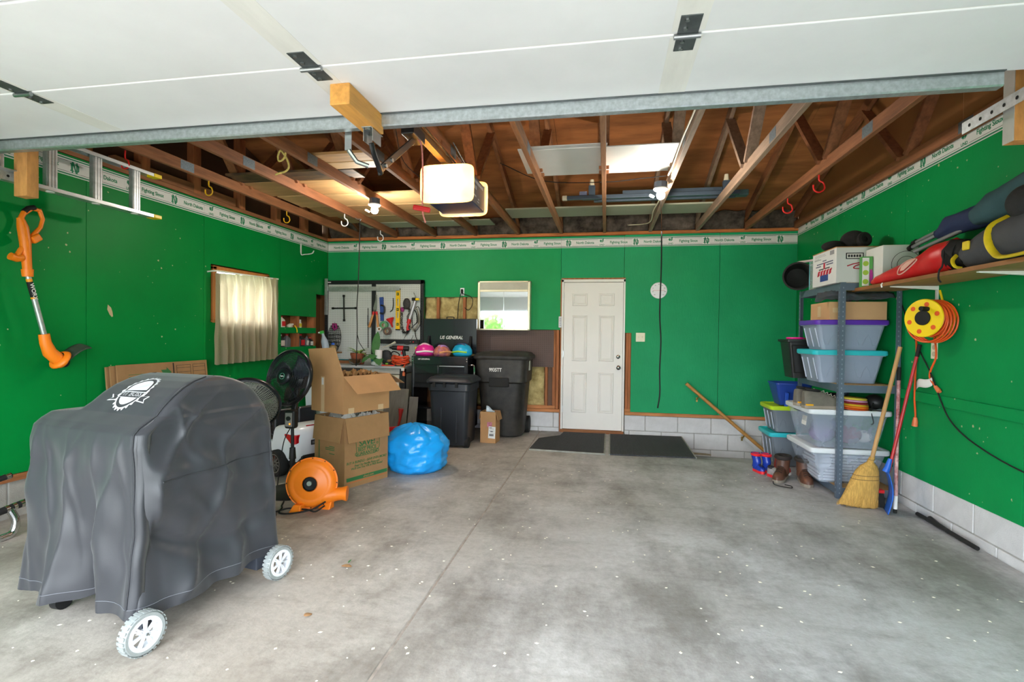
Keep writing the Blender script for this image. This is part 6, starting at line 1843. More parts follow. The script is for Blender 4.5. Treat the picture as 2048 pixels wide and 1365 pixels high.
# ---- small shipping carton with label
sbx = thing('shipping_carton', 'small open shipping carton with a white label between the bins', 'box', (-1.355, 6.04, 0), -.08)
mb = MB()
for a in ((-.095, .095, -.09, -.084), (-.095, .095, .084, .09)):
    MB().box(*a, 0, .37).build('side_wall', CARD, sbx, bevel=.001)
for a in ((-.095, -.089, -.084, .084), (.089, .095, -.084, .084)):
    MB().box(*a, 0, .37).build('side_wall', CARD, sbx, bevel=.001)
MB().box(-.089, .089, -.084, .084, 0, .006).build('bottom', CARD, sbx)
MB().hexa([(.0955, -.085, .37), (.1, -.085, .37), (.1, .085, .37), (.0955, .085, .37)], [(.12, -.085, .27), (.125, -.085, .27), (.125, .085, .27), (.12, .085, .27)]).build('flap', CARD, sbx)
MB().hexa([(-.1, -.085, .37), (-.0955, -.085, .37), (-.0955, .085, .37), (-.1, .085, .37)], [(-.115, -.085, .28), (-.11, -.085, .28), (-.11, .085, .28), (-.115, .085, .28)]).build('flap', CARD, sbx)
MB().box(.0, .085, -.0915, -.0902, .06, .20, Matrix.Rotation(R(3), 4, 'Y')).build('shipping_label', PAPER, sbx)
bars(sbx, (.002, -.0916, .06), (1, 0, 0), (0, -1, 0), [(.12, .015, .05, .006), (.11, .02, .075, .003), (.085, .012, .078, .003), (.075, .03, .06, .008), (.06, .012, .08, .0015)] + [(.025, .014 + .006 * k, .0175 + .006 * k + .001 * (k % 3), .025) for k in range(9)], INK)
MB().box(-.01, .05, -.0912, -.0901, .19, .25).build('red_label', mat('faded red label', 'b06a78', .6, var=.3, scale=40), sbx)
o = MB().grid(lambda u, v: (-.05 + .1 * u, -.02 + .04 * v + .02 * u, .2 + .23 * v - .06 * u * v + .01 * math.sin(u * 6)), 6, 8).build('plastic_mailer', mat('pale mailer', 'b4c0c8', .3, var=.08), None, smooth=True, solid=.006)
o.location = (-1.36, 6.04, 0)
tag(o, 'pale plastic mailer sticking out of the small carton', 'packaging')
# ---- odds and ends between bench and cart
t = thing('red_bucket', 'red plastic bucket behind the moving carton', 'bucket', (-2.10, 4.98, 0))
MB().lathe([(0, .003), (.11, .003), (.12, .01), (.14, .29), (.146, .29), (.146, .31), (.136, .31), (.115, .012), (0, .012)], 30).build('bucket_wall', RED, t, smooth=True, ang=50)
for k, (x, y, w, hh, lab) in enumerate(((-2.52, 5.86, .30, .62, 'grey weathered board leaning on the workbench, wider one'), (-2.31, 5.9, .11, .52, 'grey weathered board leaning on the workbench, narrower one'))):
    o = MB().box(-w / 2, w / 2, -.008, .008, 0, hh).build('leaning_board', mat('grey weathered board', '6a655e', .85, var=.2, scale=6, stretch=(5, 5, 1)), None, bevel=.002)
    o.location = (x, y, .002)
    o.rotation_euler = (R(-8), R(2), .05)
    tag(o, lab, 'board')
t = thing('toy_shovel', 'small red toy scoop hanging before the grey boards', 'toy', (-2.34, 5.6, .02))
MB().tube([(.03, .0, .40), (.02, 0, .3), (.0, 0, .2)], [.03, .016, .012], 10).build('handle', mat('dark red', '9e1c18', .5), t, smooth=True)
MB().box(-.12, .1, -.02, .02, .10, .14).build('cross_bar', mat('dark red', '9e1c18', .5), t, bevel=.005)
MB().box(.02, .1, -.04, .03, .0, .13).build('scoop', mat('dark red', '9e1c18', .5), t, bevel=.01)
t = thing('yellow_sack', 'olive yellow sack slumped behind the blue sack', 'sack', (-2.02, 5.42, 0))
MB().lathe([(0, 0), (.16, 0), (.19, .06), (.17, .18), (.1, .27), (0, .29)], 24).build('sack_body', mat('olive yellow', '8f9a24', .6, var=.15, scale=7, bump=.3, bscale=10), t, smooth=True, ang=180)
# pipe bundle by the car
t = thing('metal_rack', 'dark rack with pale rails between fan and carton', 'rack', (-3.05, 5.35, 0))
for x in (-.12, .12):
    MB().box(x - .015, x + .015, -.015, .015, 0, .75).build('post', BLACKM, t)
for z in (.3, .5, .68):
    MB().box(-.12, .12, -.01, .01, z, z + .03).build('rail', ALU, t)
# ================================================================ RIGHT SIDE
SLATE = mat('slate steel', '5d6a7a', .45, metal=.25, var=.08, scale=6)
CHIP = mat('particle board', 'b08a5a', .8, var=.2, scale=40)
su = thing('shelf_unit', 'slate-blue steel shelf unit with wooden decks in the right rear corner', 'shelf unit', (1.85, 4.55, 0))
SW, SL = .44, .90
for x, y in ((0, 0), (SW, 0), (0, SL), (SW, SL)):
    sx, sy = (1 if x == 0 else -1), (1 if y == 0 else -1)
    p = MB()
    p.box(min(x, x + .038 * sx), max(x, x + .038 * sx), y - .001 * sy - .001, y - .001 * sy + .001, 0, 1.745)
    p.box(x - .001 * sx - .001, x - .001 * sx + .001, min(y, y + .038 * sy), max(y, y + .038 * sy), 0, 1.745)
    pst = p.build('post', SLATE, su)
    mb = MB()
    for k in range(44):
        z = .04 + k * .0385
        if y == 0:
            mb.box(x + sx * .019 - .004, x + sx * .019 + .004, y - .004, y - .0024, z, z + .012)
        if x == 0:
            mb.box(x - .004, x - .0024, y + sy * .019 - .004, y + sy * .019 + .004, z, z + .012)
    if mb.v:
        tag(mb.build('post_slots', mat('slot shade', '7d8a98', .5), pst), kind='stuff')
for z in (.03, .86, 1.68):
    for a in ((0, SW, .001, .003, z, z + .06), (0, SW, SL - .003, SL - .001, z, z + .06), (.001, .003, 0, SL, z, z + .06), (SW - .003, SW - .001, 0, SL, z, z + .06)):
        MB().box(*a).build('beam', SLATE, su)
    MB().box(.006, SW - .006, .006, SL - .006, z + .046, z + .062).build('deck', CHIP, su)
# ---- totes
def tote(label, x, y, z, w, d, hh, bm_, lm_, taper=.06, group='storage totes', lidh=.028, ribs=True, name='storage_tote'):
    """x, y: front left corner of the lid"""
    t = thing(name, label, 'tote', (x + w / 2, y + d / 2, z), 0, group)
    wb_, db_ = w - .05, d - .05
    bt = MB().rings([rring(wb_ - taper * 1.6, db_ - taper, 0, .03), rring(wb_ - taper * 1.5, db_ - taper, .006, .035), rring(wb_, db_, hh - .02, .035), rring(wb_ + .03, db_ + .03, hh - .018, .04), rring(wb_ + .03, db_ + .03, hh, .04)]).build('tub', bm_, t, smooth=True, ang=35)
    L = MB().rings([rring(w - .008, d - .008, hh - .012, .04), rring(w, d, hh - .004, .04), rring(w, d, hh + lidh - .006, .04), rring(w - .01, d - .01, hh + lidh, .04), rring(w - .06, d - .06, hh + lidh, .03), rring(w - .07, d - .07, hh + lidh - .008, .03)]).build('lid', lm_, t, smooth=True, ang=35)
    if ribs:
        for cx_ in (-.13, .13):
            pts = []
            for xx, f in ((-.09, .96), (-.075, .45), (-.06, .22), (-.035, .22), (-.02, .5), (0, .66), (.02, .5), (.035, .22), (.06, .22), (.075, .45), (.09, .96)):
                zz = f * (hh - .03)
                yy = -(db_ - taper * (1 - zz / hh)) / 2 - .001
                pts.append((cx_ + xx * (w / .55), yy, zz))
            MB().tube(pts, .0022, 5).build('embossed_rib', bm_, t, smooth=True)
        for k in range(3):
            yy = -db_ / 3 + k * db_ / 3
            MB().tube([(-(wb_ - taper * 1.5 * (1 - f)) / 2 - .001, yy, f * (hh - .03)) for f in (.12, .5, .95)], .005, 6).build('side_rib', mat('rib highlight', 'aab2c4', .4), t, smooth=True)
    return t
TG = mat('tote grey', '8d98ac', .42, var=.04, scale=3)
TG2 = mat('tote dark grey', '6c747e', .42, var=.04, scale=3)
TURQ = mat('turquoise lid', '2fb9c4', .4, var=.03)
PURP = mat('purple lid', '5a2fa4', .4, var=.03)
LIME = mat('lime lid', 'b4d420', .4, var=.03)
tote('grey tote with a turquoise lid on the middle shelf deck', 1.70, 4.66, .923, .57, .42, .245, TG, TURQ)
tote('grey tote with a purple lid stacked on the turquoise lid', 1.71, 4.66, 1.197, .565, .41, .222, TG, PURP)
CLEAR = mat('frosted clear plastic', 'c9d4e6', .22, var=.03, alpha=.34)
WLID = mat('white tote lid', 'dde0e6', .4, var=.02)
t1 = tote('clear tote with a white lid full of papers on the bottom deck', 1.68, 4.62, .093, .60, .62, .265, CLEAR, WLID, taper=.09, ribs=False)
t2 = tote('clear tote with a white lid holding purple cloth, upper of two', 1.665, 4.62, .388, .625, .62, .29, CLEAR, WLID, taper=.07, ribs=False)
t = thing('paper_stack', 'stack of papers inside the lower clear tote', 'papers', (1.985, 4.9, .104))
for k in range(9):
    MB().box(-.2, .2, -.2, .2, 0, .02).build('paper_bundle', mat('stacked paper', 'c3c6d2', .8, var=.08, scale=12), t, bevel=.003, loc=(random.uniform(-.012, .012), random.uniform(-.012, .012), k * .0245), rot=(0, 0, random.uniform(-.05, .05)))
for k, (x, y, s, c_, lab) in enumerate(((1.84, 4.84, .1, '6d5a8c', 'purple cloth bundle at the left inside the upper clear tote'), (2.04, 4.82, .1, '7c4a62', 'wine cloth bundle in the middle of the upper clear tote'), (2.18, 4.88, .07, 'c9c2c8', 'white cloth bundle at the right inside the upper clear tote'), (1.95, 5.02, .13, '50557c', 'blue cloth bundle at the back inside the upper clear tote'))):
    o = MB().ell((0, 0, 0), (s, s * .9, s * .75), 18, 12).build('cloth_bundle', mat('bundle ' + c_, c_, .9, var=.3, scale=10, bump=.5, bscale=12), None, smooth=True, ang=180)
    o.location = (x, y, .403 + s * .75)
    tag(o, lab, 'cloth')
for t_, z_ in ((t2, 0),):
    MB().box(-.302, -.297, -.06, .1, .265, .315).build('latch', BLACKM, t_, bevel=.006)
    MB().box(-.2925, -.29, -.12, -.02, .12, .2, Matrix.Rotation(R(6.9), 4, 'Y')).build('label_sheet', PAPER, t_)
tote('dark grey tote with a lime lid behind the clear totes', 1.63, 5.52, .345, .52, .40, .235, TG2, LIME, taper=.05, ribs=True)
tote('dark grey tote with a turquoise lid under the lime-lidded one', 1.62, 5.51, .008, .53, .42, .305, TG2, TURQ, taper=.05, ribs=True)
t = thing('blue_basket', 'deep blue open bin standing on the lime lid', 'bin', (1.86, 5.70, .612))
BLB = mat('royal blue plastic', '1f3f94', .4, var=.06)
for sgn in (0,):
    MB().rings([rring(.24, .2, .0, .02), rring(.34, .29, .21, .03), rring(.35, .30, .21, .03), rring(.35, .30, .225, .03), rring(.33, .28, .225, .03), rring(.23, .19, .012, .02)]).build('bin_wall', BLB, t, smooth=True, ang=35)
    for x in (-.08, .06):
        MB().box(x - .012, x + .012, -.16, -.12, .02, .17, Matrix.Rotation(R(13), 4, 'X')).build('rib', mat('bright blue rib', '2a55c4', .4), t, bevel=.003)
t = thing('black_caddy', 'black plastic drawer box behind the grey totes', 'box', (1.80, 5.255, .923))
MB().rings([rring(.20, .22, 0, .02), rring(.28, .26, .33, .02), rring(.32, .28, .335, .02), rring(.32, .28, .355, .02)]).build('case', BLACK, t, smooth=True, ang=35)
MB().tube([(-.085, -.115, .05), (-.115, -.132, .3), (.1, -.132, .3), (.07, -.115, .05)], .008, 6, closed=True).build('front_rib', BLACKM, t, smooth=True)
t = thing('pink_ring', 'flat hot pink disc lying on the black box', 'toy', (1.75, 5.24, 1.281))
MB().lathe([(0, 0), (.075, 0), (.08, .008), (.075, .018), (0, .014)], 28).build('disc', mat('hot pink disc', 'e0208c', .4), t, smooth=True)
t = thing('red_disc', 'flat red disc beside the pink one', 'toy', (1.87, 5.32, 1.281))
MB().lathe([(0, 0), (.055, 0), (.06, .008), (.055, .014), (0, .01)], 28).build('disc', RED, t, smooth=True)
# carton and plastic sheet
t = thing('tan_carton', 'low tan carton on the purple lid', 'box', (2.035, 4.88, 1.448))
MB().box(-.215, .215, -.20, .20, 0, .15).build('carton_body', mat('light cardboard', 'c39a70', .8, var=.06, scale=4), t, bevel=.003)
MB().box(-.2165, -.2152, -.03, .04, .03, .12).build('tape', TAPE, t)
MB().box(-.19, -.15, -.2012, -.2002, .06, .10).build('tape', TAPE, t)
PLS = mat('grey plastic film', '565a60', .12, var=.15, scale=5, alpha=.75)
def film(u, v):
    return (-.3 + .56 * u, -.24 + .1 * v, .03 * math.sin(u * 5 + v) * (1 - u) - .05 * (1 - u) ** 2 * v + .045 * math.sin(PI * v) + .02 * noise(u * 8, v * 6, 1) + .012 * noise(u * 20, v * 12, 2))
o = MB().grid(film, 40, 20).build('plastic_film', PLS, None, smooth=True, solid=.004, ang=180)
o.location = (2.02, 4.86, 1.625)
tag(o, 'rolled grey plastic film above the tan carton', 'plastic film')
# ---- shoes
def shoe(name, label, loc, rz, L, W, mats, shaft=0.0, hgt=.09, group=None, sr=None, rot=None, cuff=None):
    t = thing(name, label, 'boot' if shaft else 'shoe', loc, rz, group, rot=rot)
    um, sm, am = mats
    def wid(f):
        pts = [(0, .55), (.08, .8), (.3, .82), (.5, .86), (.72, 1.0), (.88, .85), (.97, .5), (1, .2)]
        for (a, ra), (b, rb) in zip(pts, pts[1:]):
            if a <= f <= b:
                return W * (ra + (rb - ra) * (f - a) / (b - a))
        return W * .2
    ol = [Vector((wid(k / 14) / 2, L * (k / 14 - .35), 0)) for k in range(15)] + [Vector((-wid(k / 14) / 2, L * (k / 14 - .35), 0)) for k in range(14, -1, -1)]
    MB().rings([ol, [p + Vector((0, 0, .028)) for p in ol]]).build('sole', sm, t, bevel=.004)
    rs = []
    for k in range(15):
        f = k / 14
        w = wid(f) / 2 * .96
        top = [(0, .95), (.1, 1.0), (.35, 1.0), (.5, .88), (.7, .62), (.9, .5), (1, .25)]
        for (a, ra), (b, rb) in zip(top, top[1:]):
            if a <= f <= b:
                hz = hgt * (ra + (rb - ra) * (f - a) / (b - a))
        rs.append([Vector((w * math.copysign(abs(math.cos(a)) ** .7, math.cos(a)), L * (f - .35) * .985, .026 + hz * math.sin(a) ** .8)) for a in [PI * i / 12 for i in range(13)]])
    MB().rings(rs).build('upper', um, t, smooth=True, ang=60)
    if shaft:
        r_ = sr or W * .52
        rr_ = []
        for k in range(7):
            f = k / 6
            rr_.append([Vector((r_ * (.92 + .1 * f) * math.cos(a), -L * .15 + r_ * (1.15 + .05 * f) * math.sin(a) + .012 * math.sin(f * 5), .05 + (shaft - .05) * f)) for a in [2 * PI * i / 20 for i in range(20)]])
        MB().rings(rr_, True, False).build('shaft', um, t, smooth=True, ang=60, solid=.006)
        MB().tube([(r_ * 1.03 * math.cos(a), -L * .15 + r_ * 1.21 * math.sin(a), shaft - .015) for a in [2 * PI * i / 20 for i in range(20)]], cuff or .014, 8, closed=True).build('cuff', am, t, smooth=True)
    else:
        MB().tube([(W * .3 * math.cos(a), -L * .12 + L * .16 * math.sin(a), .028 + hgt * (1.0 - .05 * math.sin(a))) for a in [2 * PI * i / 18 for i in range(18)]], .011, 8, closed=True).build('collar', am, t, smooth=True)
    for k in range(4):
        y = L * (.12 + .09 * k)
        MB().tube([(-W * .25, y, .03 + hgt * (.86 - .11 * k)), (0, y + .012, .04 + hgt * (.88 - .1 * k)), (W * .25, y, .03 + hgt * (.86 - .11 * k))], .003, 5).build('lace', BLACKM if shaft else mat('pale lace', 'b3b0a8', .8), t, smooth=True)
    return t
BRN = mat('brown boot leather', '5a3a2c', .5, var=.3, scale=9, bump=.15, bscale=30)
SOLG = mat('muddy sole', '8a8074', .9, var=.2, scale=14)
DKC = mat('dark cuff', '2b2422', .7)
RBL = mat('rain boot blue', '1c3aa0', .25, var=.05)
RRD = mat('rain boot red', 'd8242e', .35, var=.05)
shoe('rain_boot', 'small blue rain boot with red trim, left of its pair', (1.45, 5.28, 0), R(200), .15, .06, (RBL, RRD, RRD), shaft=.18, hgt=.06, group='small blue rain boots', sr=.034)
shoe('rain_boot', 'small blue rain boot with red trim, right of its pair', (1.535, 5.27, 0), R(196), .15, .06, (RBL, RRD, RRD), shaft=.18, hgt=.06, group='small blue rain boots', sr=.034)
shoe('work_boot', 'brown leather work boot with dangling lace beside the rain boots', (1.60, 5.07, 0), R(150), .30, .105, (BRN, SOLG, DKC), shaft=.21, hgt=.1, group='brown work boots', cuff=.02)
shoe('work_boot', 'brown leather work boot against the bottom tote', (1.765, 5.0, 0), R(172), .30, .105, (BRN, SOLG, DKC), shaft=.21, hgt=.1, group='brown work boots', cuff=.02)
o = MB().tube([(1.49, 4.94, .01), (1.47, 4.86, .006), (1.5, 4.8, .006), (1.58, 4.76, .006), (1.6, 4.82, .006), (1.56, 4.86, .006)], .004, 6).build('boot_lace', BLACKM, None, smooth=True)
tag(o, 'loose black lace lying before the work boots', 'lace')
RDS = mat('red sneaker', 'a03a34', .6, var=.3, scale=12)
shoe('sneaker', 'worn red sneaker behind the work boots', (1.68, 5.36, 0), R(190), .24, .09, (RDS, mat('white sole', 'cfcac4', .6), RDS), hgt=.085)
shoe('sneaker', 'grey and red child sneaker between the boots', (1.535, 5.12, 0), R(205), .14, .065, (mat('grey red sneaker', '8f8a8c', .5, var=.4, scale=16), RRD, INK), hgt=.06)
HK = mat('grey suede', '6a655c', .85, var=.15, scale=14, bump=.1)
HKS = mat('taupe sole', '8f8478', .8, var=.1)
HKY = mat('amber yellow', 'e0a21c', .5)
for lab, loc, rz in (('grey hiking shoe with yellow heel on the clear tote lid, front one', (1.745, 4.69, .706), R(-84)), ('grey hiking shoe with yellow heel on the clear tote lid, rear one', (1.735, 4.86, .706), R(-80))):
    s_ = shoe('hiking_shoe', lab, loc, rz, .33, .11, (HK, HKS, BLACKM), hgt=.125, group='grey hiking shoes')
    MB().box(-.05, .05, -.108, -.05, .026, .04).build('heel_stripe', HKY, s_, bevel=.005)
    MB().ell((0.0, -.088, .125), (.02, .02, .024), 10, 8).build('heel_tab', HKY, s_, smooth=True)
t = thing('mesh_bag', 'dark mesh bag with a green label behind the hiking shoes', 'bag', (1.97, 4.95, .708))
MB().ell((0, 0, .055), (.11, .09, .055), 18, 10).build('bag_body', mat('navy mesh', '20262e', .7, var=.4, scale=70), t, smooth=True)
MB().box(-.1, -.04, -.085, -.06, .05, .1).build('green_label', mat('leaf green label', '5f9a3a', .5), t, bevel=.01)
for k, (c_, lab) in enumerate((('c8501e', 'orange flying disc at the bottom of the disc stack'), ('e07a2a', 'amber flying disc, second from the bottom of the stack'), ('d8b030', 'yellow flying disc in the lower middle of the stack'), ('8a2a34', 'dark red flying disc in the middle of the stack'), ('c890b0', 'pink flying disc near the top of the stack'), ('d8c64a', 'pale yellow flying disc on top of the stack'))):
    t = thing('flying_disc', lab, 'flying disc', (2.045 - .003 * k, 4.73, .706 + k * .017), 0, 'flying discs on the clear tote', rot=(0, R(3), 0))
    MB().lathe([(0, .016), (.085, .016), (.1, .01), (.104, 0), (.098, 0), (.09, .008), (0, .012)], 32).build('disc', mat('disc ' + c_, c_, .35, var=.05), t, smooth=True, ang=50)
t = thing('drawstring_bag', 'black drawstring bag beside the flying discs', 'bag', (2.205, 4.76, .708))
MB().ell((0, 0, .06), (.07, .09, .062), 18, 10).build('bag_body', mat('black nylon', '1d1d20', .45, var=.2, scale=9, bump=.3, bscale=16), t, smooth=True)
MB().tube([(-.04, -.075, .06), (-.08, -.13, .0), (-.07, -.15, -.09), (-.09, -.15, -.11)], .004, 6).build('drawstring', BLACKM, t, smooth=True)
# ---- on top of the shelf unit
ZS = 1.7435
t = thing('white_carton', 'white printed carton on top of the shelf unit', 'box', (1.82, 4.57, ZS))
MB().box(0, .46, 0, .48, 0, .285).build('carton_body', mat('white carton', 'd2d2d2', .6, var=.03, scale=3), t, bevel=.003)
MB().box(-.002, .462, -.002, .482, .285, .291).build('lid_edge', CARD, t)
LB = R(-90)
NVP, RDP = mat('navy print', '27305c', .7), mat('red print', 'b02438', .7)
bars(t, (0, 0, 0), (0, 1, 0), (-1, 0, 0), [(.205, .19 + .02 * k, .205 + .02 * k, .009) for k in range(4)] + [(.185, .06 + .022 * k, .078 + .022 * k, .009) for k in range(15)] + [(.165, .06 + .022 * k, .078 + .022 * k, .009) for k in range(6)] + [(.165, .30 + .022 * k, .318 + .022 * k, .009) for k in range(5)], NVP)
bars(t, (0, 0, 0), (0, 1, 0), (-1, 0, 0), [(.25 + .008 * k, .2 + .01 * k, .43, .002) for k in range(3)] + [(.225, .3, .44, .006), (.235, .34, .44, .004)], mat('grey print', '8a8a90', .7))
for k in range(5):
    y = .34 - .058 * k
    MB().tube([(-.001, y + .02, .085), (-.001, y, .125), (-.001, y - .012, .10), (-.001, y + .012, .092), (-.001, y - .03, .13)], .005, 5).build('print_scrawl', RDP, t)
MB().box(-.0016, -.0006, .15, .31, .035, .09).build('print_block', mat('blue print', '24407c', .7), t)
MB().box(-.0012, -.0004, .12, .34, .137, .146).build('print_bar', INK, t)
MB().box(-.0012, -.0004, .04, .12, .24, .275).build('print_bar', mat('grey print', '8a8a90', .7), t)
MB().ell((-.001, .23, .165), (.001, .02, .03), 10, 8).build('print_flag', mat('red print', 'b02438', .7), t)
MB().box(.07, .2, -.0012, -.0004, .19, .24).build('print_frame', INK, t)
MB().box(.078, .192, -.0018, -.001, .197, .233).build('print_ground', PAPER, t)
bars(t, (0, -.0018, 0), (1, 0, 0), (0, -1, 0), [(.205, .085 + .02 * k, .1 + .02 * k, .02) for k in range(5)], INK)
MB().tube([(.08, -.001, .135), (.12, -.001, .15), (.19, -.001, .165)], .007, 6, flat=.3).build('print_scrawl', RDP, t)
MB().tube([(.19, -.001, .15), (.14, -.001, .135), (.13, -.001, .115), (.19, -.001, .11)], .007, 6, flat=.3).build('print_scrawl', RDP, t)
t = thing('knit_hat', 'black knitted hat heaped on the white carton', 'hat', (1.99, 4.82, ZS + .292))
KN = mat('black knit', '1b1a1b', .95, var=.2, scale=30, bump=.3)
MB().ell((.06, 0, .085), (.1, .1, .088), 20, 12).build('crown', KN, t, smooth=True)
MB().lathe([(.045, -.03), (.06, -.02), (.06, .02), (.045, .03), (.02, .02)], 20, Matrix.Translation((.1, -.085, .08)) @ zto((.3, -1, .1))).build('rolled_brim', KN, t, smooth=True)
MB().ell((-.08, .02, .045), (.1, .08, .047), 18, 10).build('fold', KN, t, smooth=True)
t = thing('glass_tank', 'small glass fish tank beside the white carton', 'fish tank', (1.86, 5.065, ZS))
TKG = mat('tank glass', 'bfe0dc', .03, alpha=.22, var=.02)
for a in ((0, .4, 0, .006, 0, .26), (0, .4, .164, .17, 0, .26), (0, .006, .006, .164, 0, .26), (.394, .4, .006, .164, 0, .26)):
    MB().box(*a).build('pane', TKG, t)
MB().box(0, .4, 0, .17, 0, .006).build('base_pane', TKG, t)
for x, y in ((0, 0), (0, .17), (.4, 0), (.4, .17)):
    MB().box(x - .003, x + .003, y - .003, y + .003, 0, .26).build('glass_edge', mat('teal edge', '6fb3bd', .2), t)
t = thing('black_pot', 'glossy black plant pot lying on its side by the back wall', 'pot', (1.79, 5.32, ZS + .136), 0)
MB().lathe([(.1, .2), (.12, .05), (.13, 0), (.135, -.02), (.12, -.02), (.11, .02), (.09, .15), (0, .16)], 28, zto((.25, .97, 0))).build('pot_wall', BLACKM, t, smooth=True, ang=50)
t = thing('clamp_rail', 'white clamp-on rod lamp high by the right rear corner', 'lamp', (1.88, 5.6, 2.0))
for z in (0, .045):
    MB().tube([(.30, -.5, .02 + z), (.1, -.1, .01 + z), (.0, .0, z), (-.03, .04, z - .03), (-.03, .05, z - .07)], .012 if z else .009, 8).build('rod', mat('pinkish white', 'd6c9cc', .4), t, smooth=True)
MB().box(-.06, .0, .03, .08, -.10, -.03).build('clamp', mat('putty clamp', 'b9b7ae', .5), t, bevel=.006)
# ---- wall shelf with brackets
ws_ = thing('wall_shelf', 'long wooden wall shelf on white brackets above the cord reel', 'shelf', (XR, 0, 1.675))
SHW = mat('shelf wood', '9a7648', .55, var=.15, scale=3, stretch=(5, .8, 5))
MB().box(-.345, -.012, 2.2, 4.60, 0, .02).build('shelf_board', SHW, ws_, bevel=.002)
MB().box(-.352, -.3455, 2.2, 4.60, -.002, .022).build('edge_band', mat('shelf edge', '8a5a30', .5, var=.2, scale=6), ws_)
for y in (4.13, 3.25, 2.4):
    b_ = MB().box(-.008, .0, y - .016, y + .016, -.16, .0).build('bracket', WHITE, ws_, bevel=.003)
    MB().hexa([(-.30, y - .01, -.008), (-.005, y - .014, -.03), (-.005, y + .014, -.03), (-.30, y + .01, -.008)], [(-.30, y - .01, -.001), (-.005, y - .014, -.001), (-.005, y + .014, -.001), (-.30, y + .01, -.001)]).build('bracket_arm', WHITE, b_, bevel=.002)
MB().tube([(-.352, 4.13, .022), (-.36, 4.13, .01), (-.355, 4.13, -.01)], .005, 6).build('white_twine', WHITE, ws_, smooth=True)
ZW = 1.698
t = thing('target_carton', 'white carton with a drawn ring target on the wall shelf', 'box', (2.03, 4.30, ZW), 0)
MB().box(0, .24, 0, .255, 0, .30).build('carton_body', mat('white carton 2', 'd6d6d4', .6, var=.04, scale=4), t, bevel=.003)
for r_ in (.10, .062):
    MB().lathe([(r_, 0), (r_ + .003, 0), (r_ + .003, .001), (r_, .001)], 40, Matrix.Translation((.16, -.0005, .15)) @ YM).build('drawn_ring', INK, t)
MB().ell((.155, -.001, .145), (.012, .001, .012), 10, 6).build('drawn_dot', INK, t)
t = thing('bulb_box', 'narrow green and white light-bulb box at the shelf end', 'box', (1.95, 4.44, ZW), -.1)
MB().box(0, .075, 0, .05, 0, .235).build('box_body', mat('bulb box green', '4f9a4a', .5), t, bevel=.002)
MB().box(.004, .05, -.001, 0, .008, .225).build('white_face', PAPER, t)
for z in (.04, .11, .18):
    MB().lathe([(0, 0), (.02, 0), (.02, .001), (0, .001)], 20, Matrix.Translation((.027, -.001, z)) @ YM).build('green_dot', mat('lime print', '9ab83a', .6), t)
MB().ell((.064, -.001, .08), (.012, .001, .06), 14, 8).build('pink_swoosh', mat('pink print', 'b02a90', .5), t)
t = thing('blue_clip', 'small blue clip tool on the wall above the white carton', 'clip', (XR - .02, 4.62, 1.985))
MB().box(-.02, .015, -.05, .05, 0, .03).build('clip_body', mat('clip blue', '24509c', .5), t, bevel=.006)
MB().box(-.02, .015, -.02, .02, -.05, .0).build('clip_jaw', mat('clip brown', '5a4030', .6), t, bevel=.004)
MB().cyl((.01, 0, .01), (.02, 0, .01), .006, n=8).build('nail', STEEL, t)
# bags on the shelf
def loft(path, rad, m, name, parent, n=22, seed=0, amp=.12, flat=1.0, floor=None):
    rs = []
    K = 22
    for i in range(K + 1):
        f = i / K * (len(path) - 1)
        k = min(int(f), len(path) - 2)
        g = f - k
        g2 = g * g * (3 - 2 * g)
        p = Vector(path[k]).lerp(Vector(path[k + 1]), g)
        ra = [a + (b - a) * g2 for a, b in zip(rad[k], rad[k + 1])]
        d = (Vector(path[k + 1]) - Vector(path[k])).normalized()
        sx = d.cross(Vector((0, 0, 1))).normalized()
        u = sx.cross(d)
        ring = []
        for j in range(n):
            a = 2 * PI * j / n
            q = 1 + amp * noise(math.cos(a) * 1.7 + seed, math.sin(a) * 1.7, f * 1.6 + seed) + amp * .5 * noise(math.cos(a) * 4 + seed, math.sin(a) * 4, f * 4)
            v = p + (sx * math.cos(a) * ra[0] + u * math.sin(a) * ra[1]) * q
            if floor is not None:
                v.z = max(floor, v.z)
            ring.append(v)
        rs.append(ring)
    return MB().rings(rs).build(name, m, parent, smooth=True, ang=180)
REDN = mat('red nylon', 'c81c20', .4, var=.12, scale=5, bump=.35, bscale=8)
t = thing('red_chair_bag', 'bright red drawstring chair bag lying on the wall shelf', 'bag', (2.06, 0, ZW))
loft([(-.075, 4.33, .025), (-.07, 4.24, .035), (-.055, 4.05, .05), (-.02, 3.83, .07), (.0, 3.62, .10), (.0, 3.5, .105)], [(.02, .022), (.04, .035), (.065, .05), (.085, .07), (.095, .10), (.085, .10)], REDN, 'bag_body', t, seed=2, floor=.0)
PRD = mat('pale red print', 'd9a89a', .6)
EM = Matrix.Translation((-.113, 3.82, .082)) @ Matrix.Rotation(R(-90), 4, 'Z') @ Matrix.Rotation(R(78), 4, 'X') @ Matrix.Rotation(R(15), 4, 'Z')
MB().tube([EM @ Vector((.10 * math.cos(a) + .012 * math.sin(a), .034 * math.sin(a) * (1 - .45 * math.cos(a)), 0)) for a in [2 * PI * i / 30 for i in range(30)]], .004, 5, closed=True).build('emblem_outline', PRD, t)
MB().poly([EM @ Vector(p) for p in ((-.06, .02, 0), (.0, .028, 0), (.09, .012, 0), (.05, .0, 0), (-.03, -.02, 0), (-.07, -.012, 0))], EM.to_3x3() @ Vector((0, 0, 1)), .003).build('emblem_field', PRD, t)
loft([(.0, 3.52, .10), (.01, 3.45, .10), (.0, 3.40, .09)], [(.09, .1), (.075, .085), (.05, .06)], BLACKM, 'bag_mouth', t, seed=5, floor=.0)
